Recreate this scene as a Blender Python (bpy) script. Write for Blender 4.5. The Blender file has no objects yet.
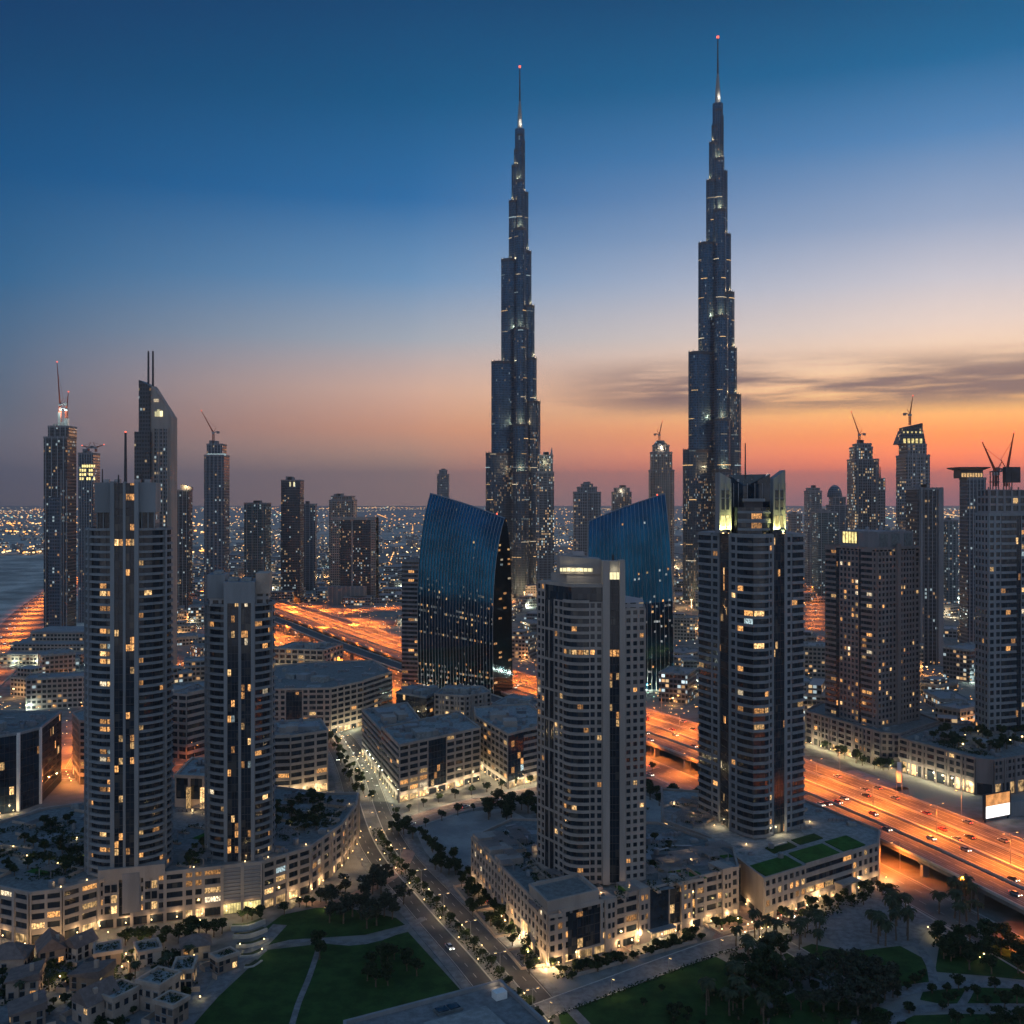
import bpy, math, random
from math import sin, cos, pi, radians, sqrt, atan2, hypot
RND = random.Random(11)
HAZE = 8e-5
USE_HAZE = True
sc = bpy.context.scene
COL = sc.collection
H, F, HY = 150.0, 1024.0, 500.0          # eye height in metres, focal length in pixels, horizon row

def G(x, y, z=0.0):                       # place in the city seen at a picture point, at height z
    Y = (H - z) * F / (y - HY)
    return ((x - 512.0) * Y / F, Y)
def PX(x, Y): return (x - 512.0) * Y / F
def PZ(y, Y): return H - (y - HY) * Y / F
def s2l(c):
    return tuple(((v / 255.0) / 12.92 if v / 255.0 <= .04045 else ((v / 255.0 + .055) / 1.055) ** 2.4) for v in c)

# ------------------------------------------------------------------ camera
cam = bpy.data.objects.new('camera', bpy.data.cameras.new('camera'))
COL.objects.link(cam)
cam.location = (0, 0, H)
cam.rotation_euler = (pi / 2, 0, 0)
cam.data.sensor_width = 36
cam.data.lens = 36
cam.data.shift_y = -12 / 1024
cam.data.clip_start = 1
cam.data.clip_end = 120000
sc.camera = cam
# ------------------------------------------------------------------ exposure and sampling
sc.view_settings.view_transform = 'Standard'
sc.view_settings.look = 'None'
sc.view_settings.exposure = 0
sc.view_settings.gamma = 1
cy = sc.cycles
cy.use_denoising = True
cy.max_bounces = 4; cy.diffuse_bounces = 2; cy.glossy_bounces = 2; cy.transmission_bounces = 1; cy.volume_bounces = 0
cy.transparent_max_bounces = 4
cy.caustics_reflective = False; cy.caustics_refractive = False
cy.sample_clamp_indirect = 4
cy.use_adaptive_sampling = True
cy.adaptive_threshold = 0.02

# ------------------------------------------------------------------ sky
SUN_AZ = radians(24)                      # from the view direction towards the right
SUN_EL = radians(1.5)
w = bpy.data.worlds.new('World'); sc.world = w; w.use_nodes = True
nt = w.node_tree; nt.nodes.clear()
def N(tree, t, **kw):
    n = tree.nodes.new(t)
    for k, v in kw.items(): setattr(n, k, v)
    return n
def link(tree, a, b): tree.links.new(a, b)
def math_node(tree, op, a, b=None, c=None, clamp=False):
    n = tree.nodes.new('ShaderNodeMath'); n.operation = op; n.use_clamp = clamp
    for i, v in enumerate((a, b, c)):
        if v is None: continue
        if isinstance(v, (int, float)): n.inputs[i].default_value = v
        else: tree.links.new(v, n.inputs[i])
    return n.outputs[0]
def mapr(tree, v, a, b, c=0., d=1., smooth=True):
    n = tree.nodes.new('ShaderNodeMapRange'); n.interpolation_type = 'SMOOTHSTEP' if smooth else 'LINEAR'
    n.clamp = True
    tree.links.new(v, n.inputs[0])
    for i, x in enumerate((a, b, c, d)): n.inputs[i + 1].default_value = x
    return n.outputs[0]
def mixc(tree, f, a, b, mode='MIX'):
    n = tree.nodes.new('ShaderNodeMix'); n.data_type = 'RGBA'; n.blend_type = mode
    for sock, v in ((n.inputs[0], f), (n.inputs[6], a), (n.inputs[7], b)):
        if isinstance(v, (int, float)): sock.default_value = v
        elif isinstance(v, tuple): sock.default_value = (v[0], v[1], v[2], 1)
        else: tree.links.new(v, sock)
    return n.outputs[2]
def ramp(tree, fac, stops):
    n = tree.nodes.new('ShaderNodeValToRGB'); e = n.color_ramp.elements
    while len(e) < len(stops): e.new(.5)
    for el, (p, c) in zip(e, stops):
        el.position = p; el.color = (c[0], c[1], c[2], 1)
    tree.links.new(fac, n.inputs[0]); return n.outputs[0]
def sky_ramp(fac, rows):                  # rows: (picture row, sRGB)
    st = []
    for y, c in rows:                     # the colour wanted through the haze, brought back to the colour above it
        ta = max((HY - y) / F, .001); T = max(.13, math.exp(-HAZE * min(710 / ta, 27000)))
        st.append((max(0, (HY - y) / F / .8), tuple(max(.002, (v - h * (1 - T)) / T) for v, h in zip(s2l(c), AIR))))
    st.sort()
    return ramp(nt, fac, st)
tc = N(nt, 'ShaderNodeTexCoord')
sep = N(nt, 'ShaderNodeSeparateXYZ'); link(nt, tc.outputs['Generated'], sep.inputs[0])
X, Y_, Z = sep.outputs
flat = math_node(nt, 'SQRT', math_node(nt, 'ADD', math_node(nt, 'MULTIPLY', X, X), math_node(nt, 'MULTIPLY', Y_, Y_)))
tan = math_node(nt, 'DIVIDE', Z, math_node(nt, 'MAXIMUM', flat, .001))
az = math_node(nt, 'ARCTAN2', X, Y_)
t8 = math_node(nt, 'DIVIDE', tan, .8, clamp=True)
AIR = (.07, .08, .11)
SKY_L = [(500, (96, 92, 100)), (460, (98, 96, 106)), (420, (98, 104, 118)), (360, (86, 108, 134)), (300, (58, 102, 142)),
         (200, (24, 84, 132)), (100, (0, 70, 112)), (0, (0, 56, 98)), (-250, (0, 44, 86))]
SKY_C = [(500, (126, 108, 108)), (460, (150, 122, 112)), (430, (194, 142, 118)), (390, (206, 168, 150)), (340, (162, 168, 178)),
         (280, (108, 146, 184)), (200, (48, 108, 162)), (100, (0, 88, 134)), (0, (0, 72, 115)), (-250, (0, 56, 97))]
SKY_R = [(500, (150, 104, 112)), (470, (214, 114, 92)), (440, (255, 152, 90)), (415, (255, 190, 116)), (375, (248, 206, 168)), (335, (230, 208, 196)),
         (295, (200, 196, 204)), (240, (150, 166, 194)), (160, (84, 132, 180)), (90, (34, 103, 151)), (0, (0, 78, 120)), (-250, (0, 58, 102))]
cl, cc, cr = sky_ramp(t8, SKY_L), sky_ramp(t8, SKY_C), sky_ramp(t8, SKY_R)
skyc = mixc(nt, mapr(nt, az, -.46, -.08, smooth=False), cl, cc)
skyc = mixc(nt, mapr(nt, az, -.10, .40, smooth=False), skyc, cr)
# thin streaks of cloud low in the sky on the sunset side
cv = N(nt, 'ShaderNodeCombineXYZ')
link(nt, math_node(nt, 'MULTIPLY', az, 5.5), cv.inputs[0]); link(nt, math_node(nt, 'MULTIPLY', tan, 62), cv.inputs[1])
cn = N(nt, 'ShaderNodeTexNoise'); cn.inputs['Scale'].default_value = 1; cn.inputs['Detail'].default_value = 5; cn.inputs['Roughness'].default_value = .55
link(nt, cv.outputs[0], cn.inputs['Vector'])
band = math_node(nt, 'MULTIPLY', mapr(nt, tan, .074, .098), mapr(nt, tan, .145, .112))
side = mapr(nt, az, -.02, .17)
cm = math_node(nt, 'MULTIPLY', math_node(nt, 'MULTIPLY', mapr(nt, cn.outputs[0], .31, .56), band), side)
skyc = mixc(nt, math_node(nt, 'MULTIPLY', cm, .86), skyc, s2l((122, 100, 108)))
# the sky behind the viewer: unseen, brightened to light the facades facing the camera
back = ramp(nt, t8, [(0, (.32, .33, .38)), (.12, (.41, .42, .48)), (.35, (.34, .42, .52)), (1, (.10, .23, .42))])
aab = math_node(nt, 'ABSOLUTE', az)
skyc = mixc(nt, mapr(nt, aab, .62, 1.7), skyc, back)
skyc = mixc(nt, mapr(nt, tan, .62, 2.2), skyc, (.05, .14, .29))
nish = N(nt, 'ShaderNodeTexSky'); nish.sky_type = 'NISHITA'; nish.sun_disc = False
nish.sun_elevation = SUN_EL; nish.sun_rotation = SUN_AZ
skyc = mixc(nt, .0006, skyc, nish.outputs[0], 'ADD')
bg = N(nt, 'ShaderNodeBackground'); bg.inputs[1].default_value = 1.0
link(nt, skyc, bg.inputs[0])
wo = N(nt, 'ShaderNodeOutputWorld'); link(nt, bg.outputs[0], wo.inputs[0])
# ------------------------------------------------------------------ sun, almost set
sl = bpy.data.lights.new('sun', 'SUN'); sl.energy = .12; sl.angle = radians(8); sl.color = (1, .55, .3)
so = bpy.data.objects.new('sun', sl); COL.objects.link(so)
so.rotation_euler = (pi / 2 - radians(4), 0, pi - SUN_AZ)

# ================================================================== helpers
class MB:
    def __init__(s): s.v = []; s.f = []; s.m = []
    def add(s, pts, faces, mi=0):
        b = len(s.v); s.v += [tuple(p) for p in pts]
        for f in faces: s.f.append(tuple(b + i for i in f)); s.m.append(mi)
    def quad(s, a, b, c, d, mi=0): s.add((a, b, c, d), ((0, 1, 2, 3),), mi)
    def poly(s, pts, mi=0): s.add(pts, (tuple(range(len(pts))),), mi)
    def box(s, x0, x1, y0, y1, z0, z1, mi=0):
        s.add([(x0, y0, z0), (x1, y0, z0), (x1, y1, z0), (x0, y1, z0), (x0, y0, z1), (x1, y0, z1), (x1, y1, z1), (x0, y1, z1)],
              ((3, 2, 1, 0), (4, 5, 6, 7), (0, 1, 5, 4), (1, 2, 6, 5), (2, 3, 7, 6), (3, 0, 4, 7)), mi)
    def ob(s, o, d, n, a0, a1, b0, b1, z0, z1, mi=0):      # box along d (a) and n (b) from origin o
        P = lambda a, b, z: (o[0] + d[0] * a + n[0] * b, o[1] + d[1] * a + n[1] * b, z)
        s.add([P(a0, b1, z0), P(a1, b1, z0), P(a1, b0, z0), P(a0, b0, z0), P(a0, b1, z1), P(a1, b1, z1), P(a1, b0, z1), P(a0, b0, z1)],
              ((3, 2, 1, 0), (4, 5, 6, 7), (0, 1, 5, 4), (1, 2, 6, 5), (2, 3, 7, 6), (3, 0, 4, 7)), mi)
    def prism(s, poly, z0, z1, mi=0, capmi=None, top=None, bottom=False):
        n = len(poly); zt = top if top else [z1] * n
        pts = [(p[0], p[1], z0) for p in poly] + [(p[0], p[1], zt[i]) for i, p in enumerate(poly)]
        s.add(pts, [(i, (i + 1) % n, n + (i + 1) % n, n + i) for i in range(n)], mi)
        b = len(s.v) - 2 * n
        s.f.append(tuple(b + n + i for i in range(n))); s.m.append(mi if capmi is None else capmi)
        if bottom: s.f.append(tuple(b + n - 1 - i for i in range(n))); s.m.append(mi)
    def taper(s, poly, z0, poly1, z1, mi=0):
        n = len(poly)
        s.add([(p[0], p[1], z0) for p in poly] + [(p[0], p[1], z1) for p in poly1],
              [(i, (i + 1) % n, n + (i + 1) % n, n + i) for i in range(n)] + [tuple(range(n, 2 * n))], mi)
    def tube(s, a, b, r0, r1=None, n=6, mi=0):
        r1 = r0 if r1 is None else r1
        ax = [b[i] - a[i] for i in range(3)]; L = sqrt(sum(v * v for v in ax)) or 1; ax = [v / L for v in ax]
        u = (0, 0, 1) if abs(ax[2]) < .9 else (1, 0, 0)
        e1 = (ax[1] * u[2] - ax[2] * u[1], ax[2] * u[0] - ax[0] * u[2], ax[0] * u[1] - ax[1] * u[0])
        l1 = sqrt(sum(v * v for v in e1)); e1 = [v / l1 for v in e1]
        e2 = (ax[1] * e1[2] - ax[2] * e1[1], ax[2] * e1[0] - ax[0] * e1[2], ax[0] * e1[1] - ax[1] * e1[0])
        pts = []
        for c, r in ((a, r0), (b, r1)):
            for i in range(n):
                t = 2 * pi * i / n
                pts.append(tuple(c[k] + r * (cos(t) * e1[k] + sin(t) * e2[k]) for k in range(3)))
        s.add(pts, [(i, (i + 1) % n, n + (i + 1) % n, n + i) for i in range(n)] + [tuple(range(n - 1, -1, -1)), tuple(range(n, 2 * n))], mi)
    def mesh(s, name, mats, smooth=False):
        me = bpy.data.meshes.new(name); me.from_pydata(s.v, [], s.f)
        for m_ in (mats if isinstance(mats, (list, tuple)) else [mats]): me.materials.append(m_)
        if len(me.materials) > 1: me.polygons.foreach_set('material_index', s.m)
        if smooth: me.polygons.foreach_set('use_smooth', [True] * len(me.polygons))
        me.update(); return me

def obj(name, mb, mats, parent=None, loc=None, rz=0, smooth=False):
    me = mb if isinstance(mb, bpy.types.Mesh) else mb.mesh(name, mats, smooth)
    o = bpy.data.objects.new(name, me); COL.objects.link(o)
    if parent: o.parent = parent
    if loc: o.location = loc
    if rz: o.rotation_euler = (0, 0, rz)
    return o
def tag(o, label=None, cat=None, group=None, kind=None):
    if label: o['label'] = label
    if cat: o['category'] = cat
    if group: o['group'] = group
    if kind: o['kind'] = kind
    return o
def thing(name, label, cat, loc=(0, 0, 0), rz=0, group=None):
    o = bpy.data.objects.new(name, None); COL.objects.link(o); o.empty_display_size = .5
    o.location = loc; o.rotation_euler = (0, 0, rz)
    return tag(o, label, cat, group)
KIDS = {}
def dup(root, loc, rz=0, scale=1, label=None, group=None):       # a thing with copies of its parts and sub-parts
    if root.name not in KIDS: KIDS[root.name] = [(c, list(c.children)) for c in root.children]
    r = root.copy(); COL.objects.link(r); r.location = loc; r.rotation_euler = (0, 0, rz); r.scale = (scale,) * 3
    if label: r['label'] = label
    if group: r['group'] = group
    for c0, gs in KIDS[root.name]:
        c = c0.copy(); COL.objects.link(c); c.parent = r
        for g in gs:
            d = g.copy(); COL.objects.link(d); d.parent = c
    return r
def lamp(kind, loc, power, color, parent=None, size=.3, rot=None, angle=150, blend=.6):
    l = bpy.data.lights.new('lamp_light', kind); l.energy = power; l.color = color
    if kind == 'SPOT': l.spot_size = radians(angle); l.spot_blend = blend
    l.shadow_soft_size = size
    o = bpy.data.objects.new('lamp_light', l); COL.objects.link(o); o.location = loc
    if rot: o.rotation_euler = rot
    if parent: o.parent = parent
    return o
def unit(p0, p1):
    dx, dy = p1[0] - p0[0], p1[1] - p0[1]; L = hypot(dx, dy)
    return L, (dx / L, dy / L), (dy / L, -dx / L)
def offset(poly, r, closed=False):                                # towards the outward side
    n = len(poly); out = []
    for i in range(n):
        ns = []
        if closed or i > 0: ns.append(unit(poly[i - 1], poly[i])[2])
        if closed or i < n - 1: ns.append(unit(poly[i], poly[(i + 1) % n])[2])
        nx, ny = sum(a[0] for a in ns) / len(ns), sum(a[1] for a in ns) / len(ns)
        k = max(nx * nx + ny * ny, .3)
        out.append((poly[i][0] + nx * r / k, poly[i][1] + ny * r / k))
    return out
def smoothline(pts, step=12):
    out = []
    P = [pts[0]] + list(pts) + [pts[-1]]
    for i in range(1, len(P) - 2):
        a, b, c, d = P[i - 1], P[i], P[i + 1], P[i + 2]
        n = max(2, int(hypot(c[0] - b[0], c[1] - b[1]) / step))
        for k in range(n):
            t = k / n
            out.append(tuple(.5 * (2 * b[j] + (c[j] - a[j]) * t + (2 * a[j] - 5 * b[j] + 4 * c[j] - d[j]) * t * t + (3 * b[j] - a[j] - 3 * c[j] + d[j]) * t ** 3) for j in range(2)))
    out.append(pts[-1]); return out
def along(line, step, start=0):                                   # points and directions at equal distances
    out = []; nxt = start; acc = 0
    for a, b in zip(line, line[1:]):
        L, d, n = unit(a, b)
        while nxt <= acc + L:
            t = nxt - acc; out.append(((a[0] + d[0] * t, a[1] + d[1] * t), d, n)); nxt += step
        acc += L
    return out
def strip(mb, line, l, r, z, mi=0, h=None):                       # a band from l to r metres on the outward side of line
    A, B = offset(line, l), offset(line, r)
    for i in range(len(line) - 1):
        if h is None: mb.quad((*A[i], z), (*B[i], z), (*B[i + 1], z), (*A[i + 1], z), mi)
        else:
            p = [A[i], B[i], B[i + 1], A[i + 1]]
            mb.add([(*q, z) for q in p] + [(*q, z + h) for q in p], ((4, 5, 6, 7), (0, 1, 5, 4), (1, 2, 6, 5), (2, 3, 7, 6), (3, 0, 4, 7), (3, 2, 1, 0)), mi)

# ================================================================== materials
def pmat(name, col, rough=.8, metal=0., var=.18, scale=.25, spec=.4, streak=False, col2=None, bump=0):
    m = bpy.data.materials.new(name); m.use_nodes = True; t = m.node_tree
    b = t.nodes['Principled BSDF']; b.inputs['Roughness'].default_value = rough; b.inputs['Metallic'].default_value = metal
    b.inputs['Specular IOR Level'].default_value = spec
    c = N(t, 'ShaderNodeTexCoord'); mp = N(t, 'ShaderNodeMapping'); link(t, c.outputs['Object'], mp.inputs[0])
    mp.inputs['Scale'].default_value = (scale, scale, scale * (.15 if streak else 1))
    n = N(t, 'ShaderNodeTexNoise'); n.inputs['Scale'].default_value = 1; n.inputs['Detail'].default_value = 6; n.inputs['Roughness'].default_value = .65
    link(t, mp.outputs[0], n.inputs['Vector'])
    a = col2 or tuple(v * (1 - var) for v in col)
    bb = col if col2 else tuple(min(1, v * (1 + var)) for v in col)
    o = mixc(t, mapr(t, n.outputs[0], .35, .65), a, bb)
    link(t, o, b.inputs['Base Color'])
    if bump:
        bp = N(t, 'ShaderNodeBump'); bp.inputs['Strength'].default_value = bump; link(t, n.outputs[0], bp.inputs['Height']); link(t, bp.outputs[0], b.inputs['Normal'])
    return m
def glow(name, col, strength, var=.5, scale=1.2, sample=False):
    m = bpy.data.materials.new(name); m.use_nodes = True; t = m.node_tree
    b = t.nodes['Principled BSDF']; b.inputs['Base Color'].default_value = (.05, .05, .05, 1); b.inputs['Roughness'].default_value = .3
    b.inputs['Emission Color'].default_value = (*col, 1)
    if var:
        c = N(t, 'ShaderNodeTexCoord'); n = N(t, 'ShaderNodeTexNoise'); n.inputs['Scale'].default_value = scale; n.inputs['Detail'].default_value = 2
        link(t, c.outputs['Object'], n.inputs['Vector'])
        oi = N(t, 'ShaderNodeObjectInfo')
        v = mapr(t, n.outputs[0], .3, .7, strength * (1 - var), strength * (1 + var))
        sp = N(t, 'ShaderNodeSeparateXYZ'); link(t, c.outputs['Object'], sp.inputs[0])
        fr = math_node(t, 'FRACT', math_node(t, 'MULTIPLY', math_node(t, 'ADD', sp.outputs[0], sp.outputs[1]), .8))
        v = math_node(t, 'MULTIPLY', v, mapr(t, fr, .10, .16, .12, 1., smooth=False))
        v = math_node(t, 'MULTIPLY', v, math_node(t, 'ADD', math_node(t, 'POWER', oi.outputs['Random'], 1.6), .28))
        v = math_node(t, 'MULTIPLY', v, 1.25)
        link(t, v, b.inputs['Emission Strength'])
    else: b.inputs['Emission Strength'].default_value = strength
    if not sample: m.cycles.emission_sampling = 'NONE'
    return m
def winmat(name, wall, glass, cw, ch, litp, strength=2., gx=(.14, .86), gz=(.3, .9), warm=.6, rough=.15, wallrough=.5, metal=0., roof=(.22, .23, .25), spec=.5):
    """A facade of glazed bays; some of the bays are lit rooms."""
    m = bpy.data.materials.new(name); m.use_nodes = True; t = m.node_tree
    b = t.nodes['Principled BSDF']
    c = N(t, 'ShaderNodeTexCoord'); s = N(t, 'ShaderNodeSeparateXYZ'); link(t, c.outputs['Object'], s.inputs[0])
    ns = N(t, 'ShaderNodeSeparateXYZ'); link(t, c.outputs['Normal'], ns.inputs[0])
    ax = math_node(t, 'ABSOLUTE', ns.outputs[0]); ay = math_node(t, 'ABSOLUTE', ns.outputs[1]); anz = math_node(t, 'ABSOLUTE', ns.outputs[2])
    isx = math_node(t, 'GREATER_THAN', ax, ay)
    u = math_node(t, 'ADD', math_node(t, 'MULTIPLY', s.outputs[1], isx), math_node(t, 'MULTIPLY', s.outputs[0], math_node(t, 'SUBTRACT', 1., isx)))
    uu = math_node(t, 'DIVIDE', u, cw); vv = math_node(t, 'DIVIDE', s.outputs[2], ch)
    fu, fv = math_node(t, 'FRACT', uu), math_node(t, 'FRACT', vv)
    iu, iv = math_node(t, 'FLOOR', uu), math_node(t, 'FLOOR', vv)
    def inside(x, a, bb): return math_node(t, 'MULTIPLY', math_node(t, 'GREATER_THAN', x, a), math_node(t, 'LESS_THAN', x, bb))
    pane = math_node(t, 'MULTIPLY', inside(fu, *gx), inside(fv, *gz))
    side = math_node(t, 'LESS_THAN', anz, .6)
    pane = math_node(t, 'MULTIPLY', pane, side)
    oi = N(t, 'ShaderNodeObjectInfo')
    cmb = N(t, 'ShaderNodeCombineXYZ'); link(t, iu, cmb.inputs[0]); link(t, iv, cmb.inputs[1])
    link(t, math_node(t, 'ADD', math_node(t, 'MULTIPLY', oi.outputs['Random'], 91.), math_node(t, 'MULTIPLY', isx, 7.)), cmb.inputs[2])
    wn = N(t, 'ShaderNodeTexWhiteNoise'); wn.noise_dimensions = '3D'; link(t, cmb.outputs[0], wn.inputs['Vector'])
    sc_ = N(t, 'ShaderNodeVectorMath'); sc_.operation = 'MULTIPLY'; sc_.inputs[1].default_value = (.12, .09, 1.); link(t, cmb.outputs[0], sc_.inputs[0])
    cl = N(t, 'ShaderNodeTexNoise'); cl.inputs['Scale'].default_value = 1; link(t, sc_.outputs[0], cl.inputs['Vector'])
    thr = mapr(t, cl.outputs[0], .38, .68, litp * .25, litp * 2.4)
    lit = math_node(t, 'MULTIPLY', math_node(t, 'LESS_THAN', wn.outputs['Value'], thr), pane)
    sr = N(t, 'ShaderNodeSeparateColor'); link(t, wn.outputs['Color'], sr.inputs[0])
    ec = mixc(t, math_node(t, 'LESS_THAN', sr.outputs[1], warm), (.75, .95, 1.), mixc(t, sr.outputs[2], (1., .50, .18), (1., .78, .45)))
    link(t, ec, b.inputs['Emission Color'])
    link(t, math_node(t, 'MULTIPLY', lit, math_node(t, 'MULTIPLY', math_node(t, 'ADD', math_node(t, 'POWER', sr.outputs[0], 2.), .12), strength * 1.4)), b.inputs['Emission Strength'])
    wv = N(t, 'ShaderNodeTexNoise'); wv.inputs['Scale'].default_value = .05; wv.inputs['Detail'].default_value = 4; link(t, c.outputs['Object'], wv.inputs['Vector'])
    wc = mixc(t, mapr(t, wv.outputs[0], .3, .7), tuple(v * .75 for v in wall), tuple(v * 1.2 for v in wall))
    gc = mixc(t, sr.outputs[1], tuple(v * .6 for v in glass), tuple(v * 1.4 for v in glass))
    colr = mixc(t, pane, mixc(t, side, roof, wc), gc)
    link(t, colr, b.inputs['Base Color'])
    link(t, mapr(t, pane, 0, 1, wallrough, rough, smooth=False), b.inputs['Roughness'])
    b.inputs['Metallic'].default_value = metal; b.inputs['Specular IOR Level'].default_value = spec
    m.cycles.emission_sampling = 'NONE'
    return m

M = {}
def panes(name, dark, pale):
    # window glass: here and there a blind or curtain behind the pane
    m = bpy.data.materials.new(name); m.use_nodes = True; t = m.node_tree; b = t.nodes['Principled BSDF']
    b.inputs['Roughness'].default_value = .09; b.inputs['Specular IOR Level'].default_value = .65
    c = N(t, 'ShaderNodeTexCoord'); v = N(t, 'ShaderNodeVectorMath'); v.operation = 'MULTIPLY'; v.inputs[1].default_value = (.62, .62, .374); link(t, c.outputs['Object'], v.inputs[0])
    f = N(t, 'ShaderNodeVectorMath'); f.operation = 'FLOOR'; link(t, v.outputs[0], f.inputs[0])
    w_ = N(t, 'ShaderNodeTexWhiteNoise'); w_.noise_dimensions = '3D'; link(t, f.outputs[0], w_.inputs['Vector'])
    s_ = N(t, 'ShaderNodeSeparateColor'); link(t, w_.outputs['Color'], s_.inputs[0])
    k = mapr(t, s_.outputs[0], .72, 1.); a = mixc(t, s_.outputs[1], dark, tuple(q * 2.2 for q in dark))
    link(t, mixc(t, k, a, pale), b.inputs['Base Color']); return m
M['conc'] = pmat('pale_concrete', (.225, .24, .26), .75, var=.14, scale=.12, streak=True)
M['conc_dark'] = pmat('grey_concrete', (.22, .215, .23), .8, var=.15, scale=.12, streak=True)
M['beige'] = pmat('beige_stone', (.335, .29, .265), .8, var=.13, scale=.15, streak=True)
M['brown'] = pmat('brown_stone', (.21, .18, .175), .8, var=.15, scale=.12, streak=True)
M['tan'] = pmat('tan_plaster', (.40, .32, .27), .85, var=.15, scale=.2)
M['glass'] = panes('dark_glass', (.010, .015, .023), (.085, .08, .075))
M['glass_blue'] = pmat('blue_dark_glass', (.015, .03, .05), .07, var=.4, scale=.2, spec=.8)
M['metal'] = pmat('grey_metal', (.30, .31, .34), .45, .7, var=.1)
M['dark_metal'] = pmat('dark_metal', (.06, .06, .07), .5, .5, var=.2)
M['roof'] = pmat('grey_roof', (.25, .265, .27), .9, var=.22, scale=.5)
M['roof_dark'] = pmat('dark_roof', (.155, .17, .175), .9, var=.25, scale=.6)
M['white'] = pmat('white_paint', (.75, .75, .74), .6, var=.06)
M['red_steel'] = pmat('red_steel', (.35, .08, .04), .6, var=.15)
M['asphalt'] = pmat('asphalt', (.075, .075, .08), .85, var=.25, scale=.08)
M['asphalt_pale'] = pmat('dusty_asphalt', (.17, .16, .15), .85, var=.3, scale=.05)
M['pave'] = pmat('paving', (.175, .18, .19), .85, var=.25, scale=.4)
M['pave_red'] = pmat('red_paving', (.30, .20, .17), .85, var=.2, scale=.3)
M['paint'] = pmat('road_paint', (.42, .41, .39), .6, var=.12, scale=.5)
M['kerb'] = pmat('kerb_stone', (.42, .41, .39), .85, var=.12)
M['sand'] = pmat('pale_sand', (.36, .35, .34), .95, var=.3, scale=.05, col2=(.22, .22, .225))
M['lawn'] = pmat('lawn', (.036, .088, .024), .95, scale=.16, spec=.1, bump=.5, col2=(.019, .05, .015))
M['turf'] = pmat('green_turf', (.03, .11, .022), .95, var=.25, scale=.3, spec=.1)
M['leaf'] = pmat('leaf', (.034, .058, .022), .8, scale=.9, spec=.2, col2=(.012, .026, .012))
M['leaf_grey'] = pmat('grey_leaf', (.06, .075, .05), .8, scale=.9, spec=.2, col2=(.022, .03, .022))
M['frond'] = pmat('palm_frond', (.05, .066, .032), .75, scale=.8, spec=.25, col2=(.02, .032, .018))
M['bark'] = pmat('bark', (.13, .10, .075), .95, var=.3, scale=2)
M['tile'] = pmat('clay_roof', (.17, .13, .12), .85, var=.2, scale=.6)
M['plaster_w'] = pmat('white_plaster', (.42, .40, .38), .85, var=.12, scale=.3)
M['plaster_b'] = pmat('brown_plaster', (.25, .19, .155), .85, var=.15, scale=.3)
M['rib'] = pmat('blue_steel', (.07, .11, .16), .4, .7, var=.1)
M['desert'] = pmat('desert_sand', (.46, .42, .37), .95, var=.45, scale=.012, spec=.1)
M['cloth'] = pmat('tent_cloth', (.62, .6, .57), .8, var=.08)
M['w1'] = glow('lit_room_amber', (1., .46, .14), .75, .75, 1.6)
M['w2'] = glow('lit_room_yellow', (1., .60, .24), .9, .75, 1.6)
M['w3'] = glow('lit_room_white', (1., .80, .52), .8, .7, 1.6)
M['w4'] = glow('lit_room_cool', (.72, .95, 1.), .5, .7, 1.6)
M['shop'] = glow('lit_shopfront', (1., .62, .26), 1.0, .8, .5)
M['shop_y'] = glow('lit_glazing_yellow', (1., .80, .30), 1.2, .5, .5)
M['strip'] = glow('light_strip', (1., .90, .50), 1.9, .1)
M['bulb'] = glow('warm_bulb', (1., .66, .28), 6, 0)
M['bulb_o'] = glow('sodium_bulb', (1., .40, .09), 9, 0)
M['bulb_w'] = glow('white_bulb', (.95, 1., .9), 7, 0)
M['w5'] = glow('dim_office', (.85, .92, .9), .26, .7, .5)
M['head'] = glow('headlight', (1., .93, .78), 8, 0)
M['tail'] = glow('tail_light', (1., .06, .02), 6, 0)
M['beacon'] = glow('red_beacon', (1., .12, .06), 2.5, 0)
def litmat():
    r = RND.random()
    return M['w1'] if r < .56 else M['w2'] if r < .88 else M['w3'] if r < .97 else M['w4']
M['far_blue'] = winmat('tower_glass_blue', (.07, .10, .14), (.02, .035, .055), 2.6, 3.6, .05, 2.2, warm=.45)
M['far_dark'] = winmat('tower_glass_dark', (.06, .065, .08), (.014, .018, .026), 2.4, 3.5, .06, 2.2, warm=.55)
M['far_grey'] = winmat('tower_grey', (.20, .20, .22), (.02, .026, .034), 2.8, 3.6, .09, 2.2, gx=(.2, .8), warm=.65)
M['far_beige'] = winmat('tower_beige', (.30, .25, .22), (.02, .022, .028), 2.8, 3.6, .07, 2., gx=(.2, .8), warm=.7)
M['far_lit'] = winmat('tower_many_lights', (.15, .16, .18), (.02, .026, .034), 2.6, 3.5, .22, 2.4, gx=(.2, .8), warm=.65)
M['far_teal'] = winmat('tower_teal', (.08, .13, .15), (.02, .04, .05), 2.6, 3.6, .08, 2., warm=.3)
M['burj'] = winmat('spire_cladding', (.04, .09, .155), (.014, .06, .125), 2.2, 3.7, .022, 1.2, gx=(.25, .85), gz=(.2, .9), warm=.5, rough=.16, metal=.7)
M['burj_low'] = winmat('spire_lower_cladding', (.065, .095, .14), (.025, .06, .10), 2.2, 3.7, .13, 1.2, gx=(.25, .85), gz=(.2, .9), warm=.75, rough=.2, metal=.5)
M['low_a'] = winmat('block_beige', (.34, .29, .25), (.015, .018, .022), 3.4, 3.6, .14, 3., gx=(.15, .85), gz=(.3, .85), warm=.8)
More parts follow.
